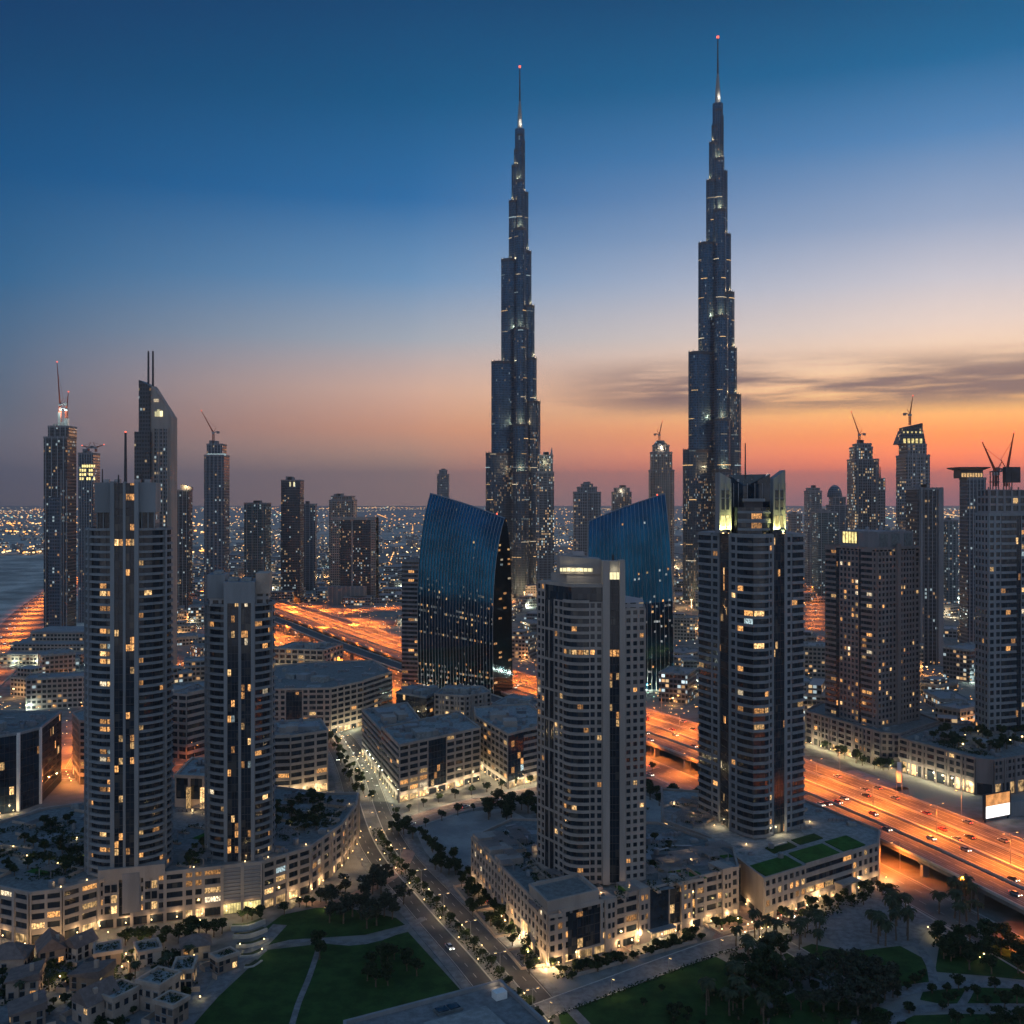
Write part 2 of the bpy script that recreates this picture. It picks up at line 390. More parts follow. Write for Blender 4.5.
M['low_b'] = winmat('block_grey', (.27, .27, .29), (.015, .02, .026), 4., 3.8, .18, 2.8, gx=(.1, .9), warm=.6)
M['low_c'] = winmat('block_dark', (.13, .14, .16), (.014, .02, .026), 3., 3.6, .24, 2.8, gx=(.1, .9), warm=.5)
M['res'] = winmat('rear_facade', (.30, .29, .30), (.015, .018, .024), 3.2, 2.9, .06, 1.6, gx=(.18, .82), warm=.85)
M['res_b'] = winmat('rear_facade_brown', (.22, .17, .15), (.015, .018, .024), 3.2, 3.4, .06, 1.6, gx=(.2, .8), warm=.85)
# ================================================================== the ground, roads and lawns
def ground_mat():
    m = bpy.data.materials.new('city_ground'); m.use_nodes = True; t = m.node_tree
    b = t.nodes['Principled BSDF']; b.inputs['Roughness'].default_value = .95; b.inputs['Specular IOR Level'].default_value = .15
    c = N(t, 'ShaderNodeTexCoord')
    n1 = N(t, 'ShaderNodeTexNoise'); n1.inputs['Scale'].default_value = .012; n1.inputs['Detail'].default_value = 8; link(t, c.outputs['Object'], n1.inputs[0])
    n2 = N(t, 'ShaderNodeTexNoise'); n2.inputs['Scale'].default_value = .15; n2.inputs['Detail'].default_value = 6; link(t, c.outputs['Object'], n2.inputs[0])
    v = N(t, 'ShaderNodeTexVoronoi'); v.inputs['Scale'].default_value = .014; link(t, c.outputs['Object'], v.inputs['Vector'])
    vs = N(t, 'ShaderNodeSeparateColor'); link(t, v.outputs['Color'], vs.inputs[0])
    a = mixc(t, mapr(t, n1.outputs[0], .35, .65), (.11, .11, .105), (.27, .255, .24))
    a = mixc(t, math_node(t, 'MULTIPLY', vs.outputs[0], .5), a, (.08, .095, .08))
    a = mixc(t, mapr(t, n2.outputs[0], .3, .7), a, (.25, .245, .24))
    link(t, a, b.inputs['Base Color']); return m
g = MB(); g.quad((-26000, -300, 0), (26000, -300, 0), (26000, 26000, 0), (-26000, 26000, 0))
tag(obj('ground', g, ground_mat()), kind='structure')

def structure(name, mb, m, **k): return tag(obj(name, mb, m, **k), kind='structure')
b = MB(); b.quad((-25900, 3300, .4), (25900, 3300, .4), (25900, 25900, .4), (-25900, 25900, .4)); b.poly([(-2600, 3299, .4), (-1180, 3299, .4), (-800, 2050, .4), (-520, 1290, .4), (-470, 1050, .4), (-900, 1040, .4), (-1700, 2000, .4)][::-1]); structure('desert', b, M['desert'])
# ---- the raised highway
HW = smoothline([(-820, 2300), (-560, 1760), (-330, 1400), (-110, 990), (15, 770), (95, 630), (155, 500), (195, 390), (225, 280), (245, 190)], 14)
ZD = 8.0
hb = MB()
strip(hb, HW, -27, 27, ZD - 1.7, 0, 1.7)
for a, b_ in ((26.9, 27.5), (-27.5, -26.9), (-.5, .5), (12.6, 13.1), (-13.1, -12.6)):
    strip(hb, HW, a, b_, ZD + .01, 1, 1.05)
for a in (25.8, 14.2, 11.6, 1.6, -1.8, -11.8, -14.4, -26): strip(hb, HW, a, a + .28, ZD + .012, 2)
for a in (22.2, 18.2, 8.2, 4.9, -5, -8.3, -18.2, -22.2):  # lane dashes, drawn long to read as streaks of light trails
    for (p, d, n) in along(HW, 9):
        hb.quad(*[(p[0] + d[0] * i + n[0] * j, p[1] + d[1] * i + n[1] * j, ZD + .012) for i, j in ((0, a), (0, a + .25), (6.4, a + .25), (6.4, a))], 2)
for a in (23.4, 20.6, 16.6, 9.7, 6.4, 3.1, -3.3, -6.6, -9.9, -16.4, -20.4, -23.6):      # wheel worn lanes and dark gutters, coloured in to echo streaks of light trails
    for e in (-.95, .55): strip(hb, HW, a + e, a + e + .5, ZD + .005, 3)
strip(hb, HW, 11.95, 14.1, ZD + .006, 3); strip(hb, HW, -14.1, -12., ZD + .006, 3); strip(hb, HW, -1.4, 1.4, ZD + .006, 3)
structure('highway', hb, [M['asphalt_pale'], M['kerb'], M['paint'], M['asphalt']])
sb = MB()
strip(sb, HW, 31, 49, .06)
for a in (31.6, 48): strip(sb, HW, a, a + .3, .08, 1)
for a in (36.5, 42.5):
    for (p, d, n) in along(HW, 10):
        sb.quad(*[(p[0] + d[0] * i + n[0] * j, p[1] + d[1] * i + n[1] * j, .08) for i, j in ((0, a), (0, a + .22), (4, a + .22), (4, a))], 1)
strip(sb, HW, 30, 30.8, 0, 2, .16); strip(sb, HW, 49.2, 50, 0, 2, .16)
FARS = [p for p in HW if 515 < p[1] < 1000]
strip(sb, FARS, 53, 72, .06); strip(sb, FARS, 62, 62.3, .08, 1); strip(sb, FARS, 72.2, 73, 0, 2, .16)
structure('service_road', sb, [M['asphalt_pale'], M['paint'], M['kerb']])
pil = None
for i, (p, d, n) in enumerate(along(HW, 30, 640)):
    if not (200 < p[1] < 1300): continue
    b = MB()
    b.ob((0, 0), (1, 0), (0, 1), -1.5, 1.5, -.8, .8, 0, ZD - 3.2)
    b.taper([(-1.5, -.8), (1.5, -.8), (1.5, .8), (-1.5, .8)], ZD - 3.2, [(-3.2, -1), (3.2, -1), (3.2, 1), (-3.2, 1)], ZD - 1.72)
    for k in (23.5, 8):
        q = (p[0] + n[0] * k, p[1] + n[1] * k, 0)
        if pil is None: pil = obj('viaduct_pillar', b, M['conc']); o = pil
        else: o = pil.copy(); COL.objects.link(o)
        o.location = q; o.rotation_euler = (0, 0, atan2(n[1], n[0]))
        tag(o, 'concrete pillar holding up the orange lit highway deck', 'pillar', 'pillars under the highway')
# ---- the unlit ramp beside the far part of the highway
RAMP = [p for p in HW if 690 < p[1] < 1330]
fb = MB(); RL = offset(RAMP, 50)
strip(fb, RL, -7, 7, 8.6, 0, 1.4); strip(fb, RL, 6.9, 7.4, 10.01, 1, 1.); strip(fb, RL, -7.4, -6.9, 10.01, 1, 1.)
structure('ramp', fb, [M['asphalt'], M['kerb']])
for i, (p, d, n) in enumerate(along(RL, 42, 10)):
    o = pil.copy(); COL.objects.link(o); o.location = (p[0], p[1], 0); o.scale = (1, 1, 1.36); o.rotation_euler = (0, 0, atan2(n[1], n[0]))
    tag(o, 'concrete pillar holding up the dark ramp beside the highway', 'pillar', 'pillars under the ramp')
# ---- other big roads of the city
def road(name, pts, half, z=.05, mat='asphalt_pale', lanes=True, kerb=True, step=14):
    L = smoothline(pts, step); b = MB(); strip(b, L, -half, half, z)
    if lanes:
        strip(b, L, -.12, .12, z + .015, 1)
        strip(b, L, half - .9, half - .7, z + .015, 1); strip(b, L, -half + .7, -half + .9, z + .015, 1)
        for (p, d, n) in along(L, 8):
            for a in ((half / 2), -(half / 2)):
                b.quad(*[(p[0] + d[0] * i + n[0] * j, p[1] + d[1] * i + n[1] * j, z + .015) for i, j in ((0, a), (0, a + .16), (3, a + .16), (3, a))], 1)
    if kerb: strip(b, L, half, half + .35, 0, 2, z + .12); strip(b, L, -half - .35, -half, 0, 2, z + .12)
    structure(name, b, [M[mat], M['paint'], M['kerb']]); return L
BR = [road('link_road', [(-330, 1330), (-190, 1410), (0, 1500), (180, 1600)], 17, .1),
      road('west_highway', [(-1000, 2500), (-672, 1463), (-500, 1010), (-430, 800), (-400, 690)], 24, .6),
      road('cross_road', [(-672, 1640), (-500, 1600), (-330, 1480), (-200, 1330)], 20, .75),
      road('east_avenue', [(200, 1320), (300, 1150), (430, 965), (620, 800)], 19, .1),
      road('ring_road', [(640, 2100), (520, 1800), (420, 1420), (345, 1170)], 16, .14),
      road('back_street', [(-400, 690), (-330, 600), (-240, 560), (-185, 570), (-120, 640)], 9, .1)]
BR.append(road('inner_road', [(-440, 1010), (-340, 960), (-292, 850), (-272, 700), (-240, 575)], 10, .12))
BR.append(road('loop_road', [(-250 + 85 * cos(a * pi / 8), 1215 + 85 * sin(a * pi / 8)) for a in range(0, 17)], 8, .16))
BR.append(road('slip_road', [(q[0], q[1]) for q in offset([p for p in HW if 640 < p[1] < 1420], 78)][::3], 10, .2))
# ---- streets round the towers
BLV = smoothline([(-128, 690), (-108, 640), (-87, 569), (-58, 452), (-31, 384), (-9, 334), (9, 290), (26, 250)], 8)
bb = MB()
for a, c in ((3.4, 10.2), (-10.2, -3.4)): strip(bb, BLV, a, c, .06, 0)
for a in (9.7, -9.9): strip(bb, BLV, a, a + .2, .08, 1)
for a in (6.7, -6.9):
    for (p, d, n) in along(BLV, 8):
        bb.quad(*[(p[0] + d[0] * i + n[0] * j, p[1] + d[1] * i + n[1] * j, .08) for i, j in ((0, a), (0, a + .18), (3, a + .18), (3, a))], 1)
for a, c in ((10.3, 13.6), (-13.6, -10.3)): strip(bb, BLV, a, c, .0, 3, .17)
for a, c in ((-3.3, -2.9), (2.9, 3.3)): strip(bb, BLV, a, c, 0, 2, .17)
structure('boulevard', bb, [M['asphalt'], M['paint'], M['kerb'], M['pave']])
R2 = road('shop_street', [(-49, 474), (-25, 501), (8, 524), (40, 546), (78, 580)], 7, .1, 'pave_red', kerb=True, step=8)
R3 = road('rear_street', [(-86, 478), (-100, 492), (-118, 500), (-160, 500), (-230, 470), (-300, 440)], 6, .12, 'asphalt', step=8)
R4 = road('promenade', [(8, 300), (30, 316), (66, 342), (84, 352), (108, 362)], 4.2, .1, 'pave', lanes=False, step=8)
R5 = road('park_drive', [(84, 352), (92, 345), (98, 330), (104, 312)], 3, .13, 'pave', lanes=False, step=8)

def ground_patch(name, px, mat, z, world=False):
    b = MB(); pts = px if world else [G(x, y) for x, y in px]
    b.poly([(p[0], p[1], z) for p in pts]); return structure(name, b, M[mat])
ground_patch('sand_lot', [(412, 824), (470, 812), (506, 808), (545, 828), (524, 856), (480, 872), (440, 870), (424, 850)], 'sand', .04)
ground_patch('sand_lot', [(640, 790), (700, 778), (712, 800), (690, 822), (640, 826)], 'sand', .04)
ground_patch('car_park', [(812, 925), (846, 902), (905, 893), (935, 915), (918, 946), (840, 950)], 'pave', .05)
ground_patch('forecourt', [(712, 938), (735, 905), (772, 912), (806, 905), (800, 925), (740, 950)], 'pave_red', .05)
ground_patch('lawn', [(185, 1035), (215, 1000), (268, 950), (320, 944), (370, 942), (408, 932), (464, 994), (400, 1070), (170, 1070)], 'lawn', .08)
ground_patch('lawn', [(262, 930), (282, 915), (330, 905), (396, 918), (405, 925), (365, 935), (320, 938), (268, 946)], 'lawn', .08)
ground_patch('lawn', [(556, 1006), (716, 957), (738, 968), (770, 1010), (760, 1060), (570, 1060)], 'lawn', .09)
ground_patch('lawn', [(782, 955), (812, 944), (850, 952), (900, 946), (930, 962), (938, 985), (890, 1000), (830, 985), (795, 975)], 'lawn', .08)
ground_patch('lawn', [(800, 990), (850, 998), (888, 1010), (868, 1060), (760, 1060), (775, 1000)], 'lawn', .08)
ground_patch('lawn', [(925, 985), (985, 982), (1050, 990), (1050, 1004), (960, 1008), (920, 1000)], 'lawn', .08)
ground_patch('lawn', [(905, 1016), (960, 1014), (1050, 1016), (1050, 1060), (900, 1060)], 'lawn', .08)
ground_patch('lawn', [(940, 940), (1000, 945), (1060, 975), (1060, 984), (985, 976), (935, 972)], 'lawn', .08)
def path(pts, half, z=.11, mat='pave'):
    return road('path', [G(*p) for p in pts], half, z, mat, lanes=False, kerb=False, step=4)
path([(246, 958), (262, 950), (290, 942), (320, 941), (350, 944), (380, 939), (412, 925), (424, 918)], 1.5)
path([(322, 938), (310, 975), (298, 1005), (288, 1040)], .9, .13)
path([(160, 1050), (196, 1012), (238, 966), (262, 944), (280, 925)], 2.6, .15)
path([(775, 943), (782, 960), (800, 975), (835, 988), (858, 1008), (850, 1040)], 1.3)
path([(858, 1008), (880, 1000), (920, 988), (980, 984), (1060, 988)], 2.6, .13)
path([(880, 1050), (900, 1016), (950, 1008), (1060, 1008)], 2.2, .15)
path([(972, 986), (966, 998), (958, 1010)], 1.2, .17)
path([(918, 946), (930, 965), (934, 984)], 1.4, .12)
path([(300, 900), (330, 905), (372, 888), (398, 870), (410, 850)], 3, .14, 'pave_red')
path([(610, 960), (632, 942), (650, 930)], 1.4, .16, 'pave_red')
# ================================================================== street lamps
def lamp_proto(name, label, group, h, arms, reach, power, col, bulb, spot=True, r=.12):
    t = thing(name, label, 'street lamp', group=group)
    b = MB(); b.tube((0, 0, 0), (0, 0, h), r * 1.4, r, 6); obj('pole', b, M['metal'], t)
    for s in arms:
        b = MB(); b.tube((0, 0, h - .15), (s * reach, 0, h + .25), r * .8, r * .6, 5); a = obj('arm', b, M['metal'], t)
        b = MB(); b.box(s * reach - .5, s * reach + .5, -.22, .22, h + .15, h + .35); b.box(s * reach - .4, s * reach + .4, -.16, .16, h + .04, h + .147, 1)
        obj('lamp_head', b, [M['metal'], M[bulb]], t)
        l = lamp('SPOT' if spot else 'POINT', (s * reach, 0, h - .2), power, col, t, .4)
    return t
SOD = (1., .225, .024)
def place(proto, line, step, off, start=0, ok=lambda p: True, z=0, label=None, group=None):
    first = proto.get('used') is None
    for (p, d, n) in along(line, step, start):
        q = (p[0] + n[0] * off, p[1] + n[1] * off)
        if not ok(q): continue
        rz = atan2(n[1], n[0])
        if first: proto.location = (*q, z); proto.rotation_euler = (0, 0, rz); proto['used'] = 1; first = False
        else:
            r = dup(proto, (*q, z), rz, 1, label, group)
KP = 1.75
hp = lamp_proto('street_lamp', 'tall twin arm lamp on the median of the raised highway', 'lamps along the highway median', 13, (-1, 1), 3.2, 26000 * KP, SOD, 'bulb_o')
place(hp, HW, 40, 0, 0, lambda p: p[1] < 1500, ZD)
hs = lamp_proto('street_lamp', 'tall single arm lamp between the raised highway and the service road', 'lamps along the service road', 12, (1,), 4, 20000 * KP, SOD, 'bulb_o')
place(hs, HW, 40, 29, 12, lambda p: p[1] < 1500)
hr = lamp_proto('street_lamp', 'tall single arm lamp on the far edge of the raised highway', 'lamps along the far edge of the highway', 12, (1,), 3, 20000 * KP, SOD, 'bulb_o')
place(hr, HW, 40, -28.5, 24, lambda p: p[1] < 1200, ZD)
for nm, L, st in (('link road', BR[0], 45), ('west highway', BR[1], 55), ('cross road', BR[2], 50), ('east avenue', BR[3], 48), ('ring road', BR[4], 50), ('narrow back street', BR[5], 40), ('inner road', BR[6], 36), ('loop road', BR[7], 40), ('slip road', BR[8], 36)):
    q = lamp_proto('street_lamp', 'tall twin arm orange lamp in the middle of the ' + nm, 'lamps along the ' + nm, 13, (-1, 1), 4, (4000 if 'back' in nm else 12000 if 'avenue' in nm or 'ring' in nm else 30000) * KP, SOD, 'bulb_o')
    place(q, L, st, 0, 0, lambda p: p[1] < 2000)
WARM = (1., .66, .34)
bl = lamp_proto('street_lamp', 'slim lamp among the planting on the boulevard median', 'lamps along the boulevard', 8, (-1, 1), 1.6, 1100, WARM, 'bulb', r=.08)
place(bl, BLV, 26, 0, 0)
sl_ = lamp_proto('street_lamp', 'slim warm lamp on the pavement of the shop street', 'lamps along the shop street', 7, (-1,), 1.4, 3200, (1., .74, .42), 'bulb', r=.08)
place(sl_, R2, 16, -7.8)
rs_ = lamp_proto('street_lamp', 'slim warm lamp on the street behind the long curved podium', 'lamps along the street behind the podium', 7, (1,), 1.4, 2600, (1., .62, .34), 'bulb', r=.08)
place(rs_, R3, 30, -6.8)
pr_ = lamp_proto('street_lamp', 'short lamp beside the pale promenade', 'lamps along the promenade', 5, (1,), .8, 350, WARM, 'bulb', r=.06)
place(pr_, R4, 24, 4.8)
gw = lamp_proto('street_lamp', 'white lamp in the tree lined street left of the cornered office block', 'white lamps left of the office block', 6, (1,), 1., 1500, (1., .95, .62), 'bulb_w', r=.08)
place(gw, [(-72, 515), (-104, 612), (-116, 660)], 14, 3, 0)
def leaf_quads(mb, c, r, n, s, rnd, flat=1.):
    for _ in range(n):
        while True:
            x, y, z = rnd.uniform(-1, 1), rnd.uniform(-1, 1), rnd.uniform(-1, 1)
            q = x * x + y * y + z * z
            if .15 < q < 1: break
        p = (c[0] + x * r[0], c[1] + y * r[1], c[2] + z * r[2]); a, b_ = rnd.uniform(0, 2 * pi), rnd.uniform(-1.1, 1.1); k = s * rnd.uniform(.6, 1.4)
        u = (cos(a) * k, sin(a) * k, 0); v = (-sin(a) * sin(b_) * k * .7, cos(a) * sin(b_) * k * .7, cos(b_) * k * .7 * flat)
        mb.quad(*[tuple(p[i] + u[i] * e + v[i] * f for i in range(3)) for e, f in ((-1, 0), (0, -1), (1, 0), (0, 1))])
def lerp(a, c, t): return (a[0] + (c[0] - a[0]) * t, a[1] + (c[1] - a[1]) * t)
# ================================================================== buildings with modelled fronts
class Bld:
    def __init__(s, name, label, cat, loc=(0, 0, 0), rz=0, group=None, cap=90):
        s.root = thing(name, label, cat, loc, rz, group); s.acc = {}; s.face = 0; s.nw = 0; s.cap = cap; s.nb = 0
    def m(s, part, mat):
        k = (part, mat, s.face if part in ('wall', 'base_wall', 'mullion', 'glazing') else 0)
        if k not in s.acc: s.acc[k] = MB()
        return s.acc[k]
    def part(s, name, mb, mat, **k): return obj(name, mb, M[mat] if isinstance(mat, str) else mat, s.root, **k)
    def win(s, pts, mt=None):
        mt = mt or litmat()
        if s.nw < s.cap:
            s.nw += 1; b = MB(); b.quad(*pts); obj('window', b, mt, s.root)
        else: s.m('window', mt.name).quad(*pts)
    def finish(s):
        for (p, mt, _), mb in s.acc.items():
            if not mb.f: continue
            o = obj(p, mb, M[mt] if mt in M else bpy.data.materials[mt], s.root)
            if p in ('glazing',) or (p == 'window'): o['kind'] = 'stuff'
        return s.root

def punched(B, p0, p1, z0, nf, fh, nc, pw=.3, sh=.42, lit=.06, wall='conc', proud=.4, glass='glass', litf=None, top=True, z_add=0):
    B.face += 1; L, d, n = unit(p0, p1); z1 = z0 + nf * fh; cw = L / nc
    W = B.m('wall', wall)
    for i in range(nc + 1):
        a0, a1 = i * cw - pw * cw / 2, i * cw + pw * cw / 2
        W.ob(p0, d, n, max(0, a0), min(L, a1), .02, proud, z0, z1)
    for k in range(nf + (1 if top else 0)):
        zb = z0 + k * fh
        W.ob(p0, d, n, .004, L - .004, .02, proud - .05, zb, zb + (sh * fh if k < nf else .5))
    P = lambda a, o, z: (p0[0] + d[0] * a + n[0] * o, p0[1] + d[1] * a + n[1] * o, z)
    B.m('glazing', glass).quad(P(0, .06, z0), P(L, .06, z0), P(L, .06, z1), P(0, .06, z1))
    for k in range(nf):
        for i in range(nc):
            pr = litf(i, k, nc, nf) if litf else lit
            if RND.random() < pr:
                zb = z0 + k * fh + sh * fh - .02; a0 = i * cw + pw * cw / 2 - .02; a1 = (i + 1) * cw - pw * cw / 2 + .02
                B.win((P(a0, .09, zb), P(a1, .09, zb), P(a1, .09, z0 + (k + 1) * fh), P(a0, .09, z0 + (k + 1) * fh)))

def ribbon(B, poly, z0, nf, fh, bh=.38, out=.9, lit=.05, wall='conc', glass='glass', litf=None, closed=False, part='balcony', mull=True, inn=-.3):
    B.face += 1; n = len(poly); z1 = z0 + nf * fh
    ins, outs = offset(poly, inn, closed), offset(poly, out, closed)
    gl = offset(poly, .05, closed); lw = offset(poly, .09, closed)
    segs = range(n if closed else n - 1); Gm = B.m('glazing', glass); Mu = B.m('mullion', 'dark_metal')
    for i in segs:
        j = (i + 1) % n
        Gm.quad((*gl[i], z0), (*gl[j], z0), (*gl[j], z1), (*gl[i], z1))
        if mull:
            L, d, nn = unit(poly[i], poly[j]); Mu.ob(poly[i], d, nn, -.06, .06, .04, .16, z0, z1)
    b = MB()
    for i in segs:
        j = (i + 1) % n
        p = [outs[i], outs[j], ins[j], ins[i]]; h = bh * fh
        r_ = [lerp(outs[i], ins[i], .14), lerp(outs[j], ins[j], .14), ins[j], ins[i]]; s_ = h * .38
        ends = ((3, 0, 4, 7), (1, 2, 6, 5)) if not closed else ()
        b.add([(*q, 0) for q in p] + [(*q, s_) for q in p], ((3, 2, 1, 0), (4, 5, 6, 7), (0, 1, 5, 4)) + ends)
        b.add([(*q, s_ + .003) for q in r_] + [(*q, h) for q in r_], ((4, 5, 6, 7), (0, 1, 5, 4)) + ends)
    if not closed:
        pass
    me = b.mesh(part, M[wall])
    for k in range(nf + 1):
        if B.nb < 99: B.nb += 1; obj(part, me, None, B.root, loc=(0, 0, z0 + k * fh))
        else:
            q = B.m(part, wall); bb = len(q.v); q.v += [(x, y, z + z0 + k * fh) for x, y, z in b.v]; q.f += [tuple(bb + i for i in f) for f in b.f]; q.m += b.m
    for k in range(nf):
        for i in segs:
            pr = litf(i, k, len(list(segs)), nf) if litf else lit
            if RND.random() < pr:
                j = (i + 1) % n; za, zb = z0 + k * fh + bh * fh - .02, z0 + (k + 1) * fh
                e = .06
                a = tuple(lw[i][q] * (1 - e) + lw[j][q] * e for q in range(2)); c = tuple(lw[j][q] * (1 - e) + lw[i][q] * e for q in range(2))
                B.win(((*a, za), (*c, za), (*c, zb), (*a, zb)))

def curtain(B, p0, p1, z0, z1, fh=3., mw=1.2, lit=.03, glass='glass', mat='dark_metal', out=.0, litf=None):
    B.face += 1; L, d, n = unit(p0, p1); nc = max(1, round(L / mw)); cw = L / nc
    P = lambda a, o, z: (p0[0] + d[0] * a + n[0] * o, p0[1] + d[1] * a + n[1] * o, z)
    B.m('glazing', glass).quad(P(0, out + .06, z0), P(L, out + .06, z0), P(L, out + .06, z1), P(0, out + .06, z1))
    Q = B.m('mullion', mat)
    for i in range(nc + 1): Q.ob(p0, d, n, max(0, i * cw - .06), min(L, i * cw + .06), out + .05, out + .2, z0, z1)
    k = 0
    while z0 + k * fh < z1 - .5:
        Q.ob(p0, d, n, .01, L - .01, out + .05, out + .15, z0 + k * fh, z0 + k * fh + .22)
        pr = lit
        for i in range(nc):
            if RND.random() < (litf(i, k) if litf else lit):
                za, zb = z0 + k * fh + .3, min(z0 + (k + 1) * fh - .1, z1)
                B.win((P(i * cw + .07, out + .1, za), P((i + 1) * cw - .07, out + .1, za), P((i + 1) * cw - .07, out + .1, zb), P(i * cw + .07, out + .1, zb)))
        k += 1
def pier(B, x0, x1, y0, y1, z0, z1, mat='conc', name='pier'):
    b = MB(); b.box(x0, x1, y0, y1, z0, z1); return B.part(name, b, mat)
def clutter(B, poly, z, n=8, mat='metal', smax=4):
    xs = [p[0] for p in poly]; ys = [p[1] for p in poly]
    for _ in range(n):
        for t in range(12):
            x, y = RND.uniform(min(xs), max(xs)), RND.uniform(min(ys), max(ys))
            if inpoly(x, y, poly): break
        else: continue
        s, q, h = RND.uniform(1, smax), RND.uniform(1, smax), RND.uniform(.8, 2.4)
        b = MB(); kd = RND.random()
        if RND.random() < .3:                         # a patch of newer roof covering
            a = RND.uniform(2.5, 6); c = RND.uniform(2, 5)
            if all(inpoly(x + e * a, y + f * c, poly) for e in (-1, 1) for f in (-1, 1)):
                b.box(x - a, x + a, y - c, y + c, z - .02, z + .03 + RND.uniform(0, .08)); B.part('roof_covering', b, RND.choice(['roof_dark', 'pave', 'asphalt', 'conc_dark', 'roof', 'conc'])); continue
        if kd < .16:                                  # a water tank
            b.tube((x, y, z), (x, y, z + 2.2), 1.1, 1.1, 10); b.tube((x, y, z + 2.2), (x, y, z + 2.6), 1.1, .2, 10); B.part('water_tank', b, 'metal'); continue
        if kd < .42:                                  # a row of cooling units
            for k in range(RND.randint(3, 6)):
                xx = x + k * 1.7
                if inpoly(xx, y, poly): b.box(xx - .6, xx + .6, y - .6, y + .6, z, z + 1.1); b.tube((xx, y, z + 1.1), (xx, y, z + 1.25), .45, .45, 8)
            if b.f: B.part('cooling_units', b, 'metal'); continue
        if kd < .60:                                  # a duct
            a = RND.choice([0, pi / 2, .6]); L = RND.uniform(4, 9); e = (x + L * cos(a), y + L * sin(a))
            if inpoly(*e, poly): b.tube((x, y, z + .6), (*e, z + .6), .35, .35, 6); b.tube((*e, z + .6), (*e, z), .4, .4, 6); B.part('duct', b, 'metal'); continue
        b = MB(); b.box(x - s / 2, x + s / 2, y - q / 2, y + q / 2, z, z + h)
        if RND.random() < .6: b.box(x - s / 3, x + s / 3, y - q / 3, y + q / 3, z + h, z + h + .35)
        B.part('roof_unit', b, RND.choice(['metal', 'roof', 'conc', 'conc_dark']))
def inpoly(x, y, p):
    r = False; j = len(p) - 1
    for i in range(len(p)):
        if (p[i][1] > y) != (p[j][1] > y) and x < (p[j][0] - p[i][0]) * (y - p[i][1]) / (p[j][1] - p[i][1]) + p[i][0]: r = not r
        j = i
    return r
def parapet(B, poly, z, h=1.2, t=.4, mat='conc'):
    i_, o_ = offset(poly, -t, True), offset(poly, .42, True); b = MB(); n = len(poly)
    for i in range(n):
        j = (i + 1) % n; p = [o_[i], o_[j], i_[j], i_[i]]
        b.add([(*q, z - .3) for q in p] + [(*q, z + h) for q in p], ((4, 5, 6, 7), (0, 1, 5, 4), (2, 3, 7, 6), (3, 2, 1, 0)))
    B.part('parapet', b, mat)
def mast(B, x, y, z0, z1, r=.5, top=True, mat='dark_metal'):
    b = MB(); b.tube((x, y, z0), (x, y, z1), r, r * .7, 8); B.part('mast', b, mat)
    if top:
        b = MB(); b.box(x - .25, x + .25, y - .25, y + .25, z1 + .01, z1 + .5); B.part('beacon', b, 'beacon')

# ---------------------------------------------------------------- the tall tower on the left, with its mast
def ell(cx, cy, rx, ry, a0, a1, n): return [(cx + rx * cos(radians(a0 + (a1 - a0) * i / n)), cy + ry * sin(radians(a0 + (a1 - a0) * i / n))) for i in range(n + (0 if abs(a1 - a0) >= 360 else 1))]
B = Bld('apartment_tower', 'tallest curved apartment tower with pale balcony bands, dark glazed shaft and a mast', 'tower', (-136.5, 361, 0), radians(13))
E = ell(0, 12.5, 14.2, 12.5, -180, 180, 28)
LITK = set(RND.sample(range(38), 15)); LITR = set(RND.sample(range(42), 9))
def lf(i, k, n, nf):
    a = -180 + 360 * (i + .5) / n
    if -126 < a < -104: return .92 if k in LITK else .05
    if -76 < a < -58: return .85 if k in LITR else .03
    return .02
E2 = offset(E, -.4, True)
b = MB(); b.prism(E2, 17, 139.2); B.part('core', b, 'res')
ribbon(B, E, 17.2, 46, 2.652, .33, 1.0, litf=lf, closed=True)
for a in (-166, -148, -30):
    x, y = 14.4 * cos(radians(a)), 12.5 + 12.5 * sin(radians(a)); b = MB()
    b.ob((x, y), (-sin(radians(a)), cos(radians(a))), (cos(radians(a)), sin(radians(a))), -.42, .42, -.3, 1.05, 17, 139.6); B.part('fin', b, 'conc')
for x0, x1 in ((-4.7, -3.3), (-.45, .45), (3.3, 4.7)): pier(B, x0, x1, -1.5, 3, 17, 156.5)
def lsh(i, k): return .09 if k not in (44, ) else 1
curtain(B, (-3.3, -.9), (-.45, -.9), 17, 156, 2.652, 1.4, litf=lsh); curtain(B, (.45, -.9), (3.3, -.9), 17, 156, 2.652, 1.4, litf=lsh)
b = MB(); b.box(-4.2, 4.2, -.8, 20, 139, 156); B.part('shaft', b, 'conc_dark')
for x0, x1 in ((-10.2, -4.71), (4.71, 10.2)):
    b = MB(); b.box(x0, x1, 1.2, 18, 145.6, 156.2); B.part('solid_panel', b, 'conc')
    curtain(B, (x0 + .5, 2.4), (x1 - .3, 2.4), 139.9, 145.6, 6, 1.6)
    b = MB(); b.box(x0 + .6, x1 - .4, 2.5, 17, 139.7, 145.59); B.part('penthouse', b, 'res')
    for k in range(3): pier(B, x0 + .6 + k * 2.1, x0 + .95 + k * 2.1, 1.6, 2.2, 139.9, 145.58)
b = MB(); b.prism(offset(E, .6, True), 139.21, 139.75); B.part('roof_slab', b, 'conc')
mast(B, -.3, 4, 156.5, 174, .55)
mast(B, -8.2, 5, 156.2, 161, .25, False); mast(B, -2.8, 5, 156.2, 159, .3, False); mast(B, 5, 6, 156.2, 159.5, .25, False)
for x in (-7, -3.2, 3.6, 7): b = MB(); b.box(x - 1, x + 1, 5, 8, 156.21, 157.4); B.part('roof_unit', b, 'metal')
B.finish()

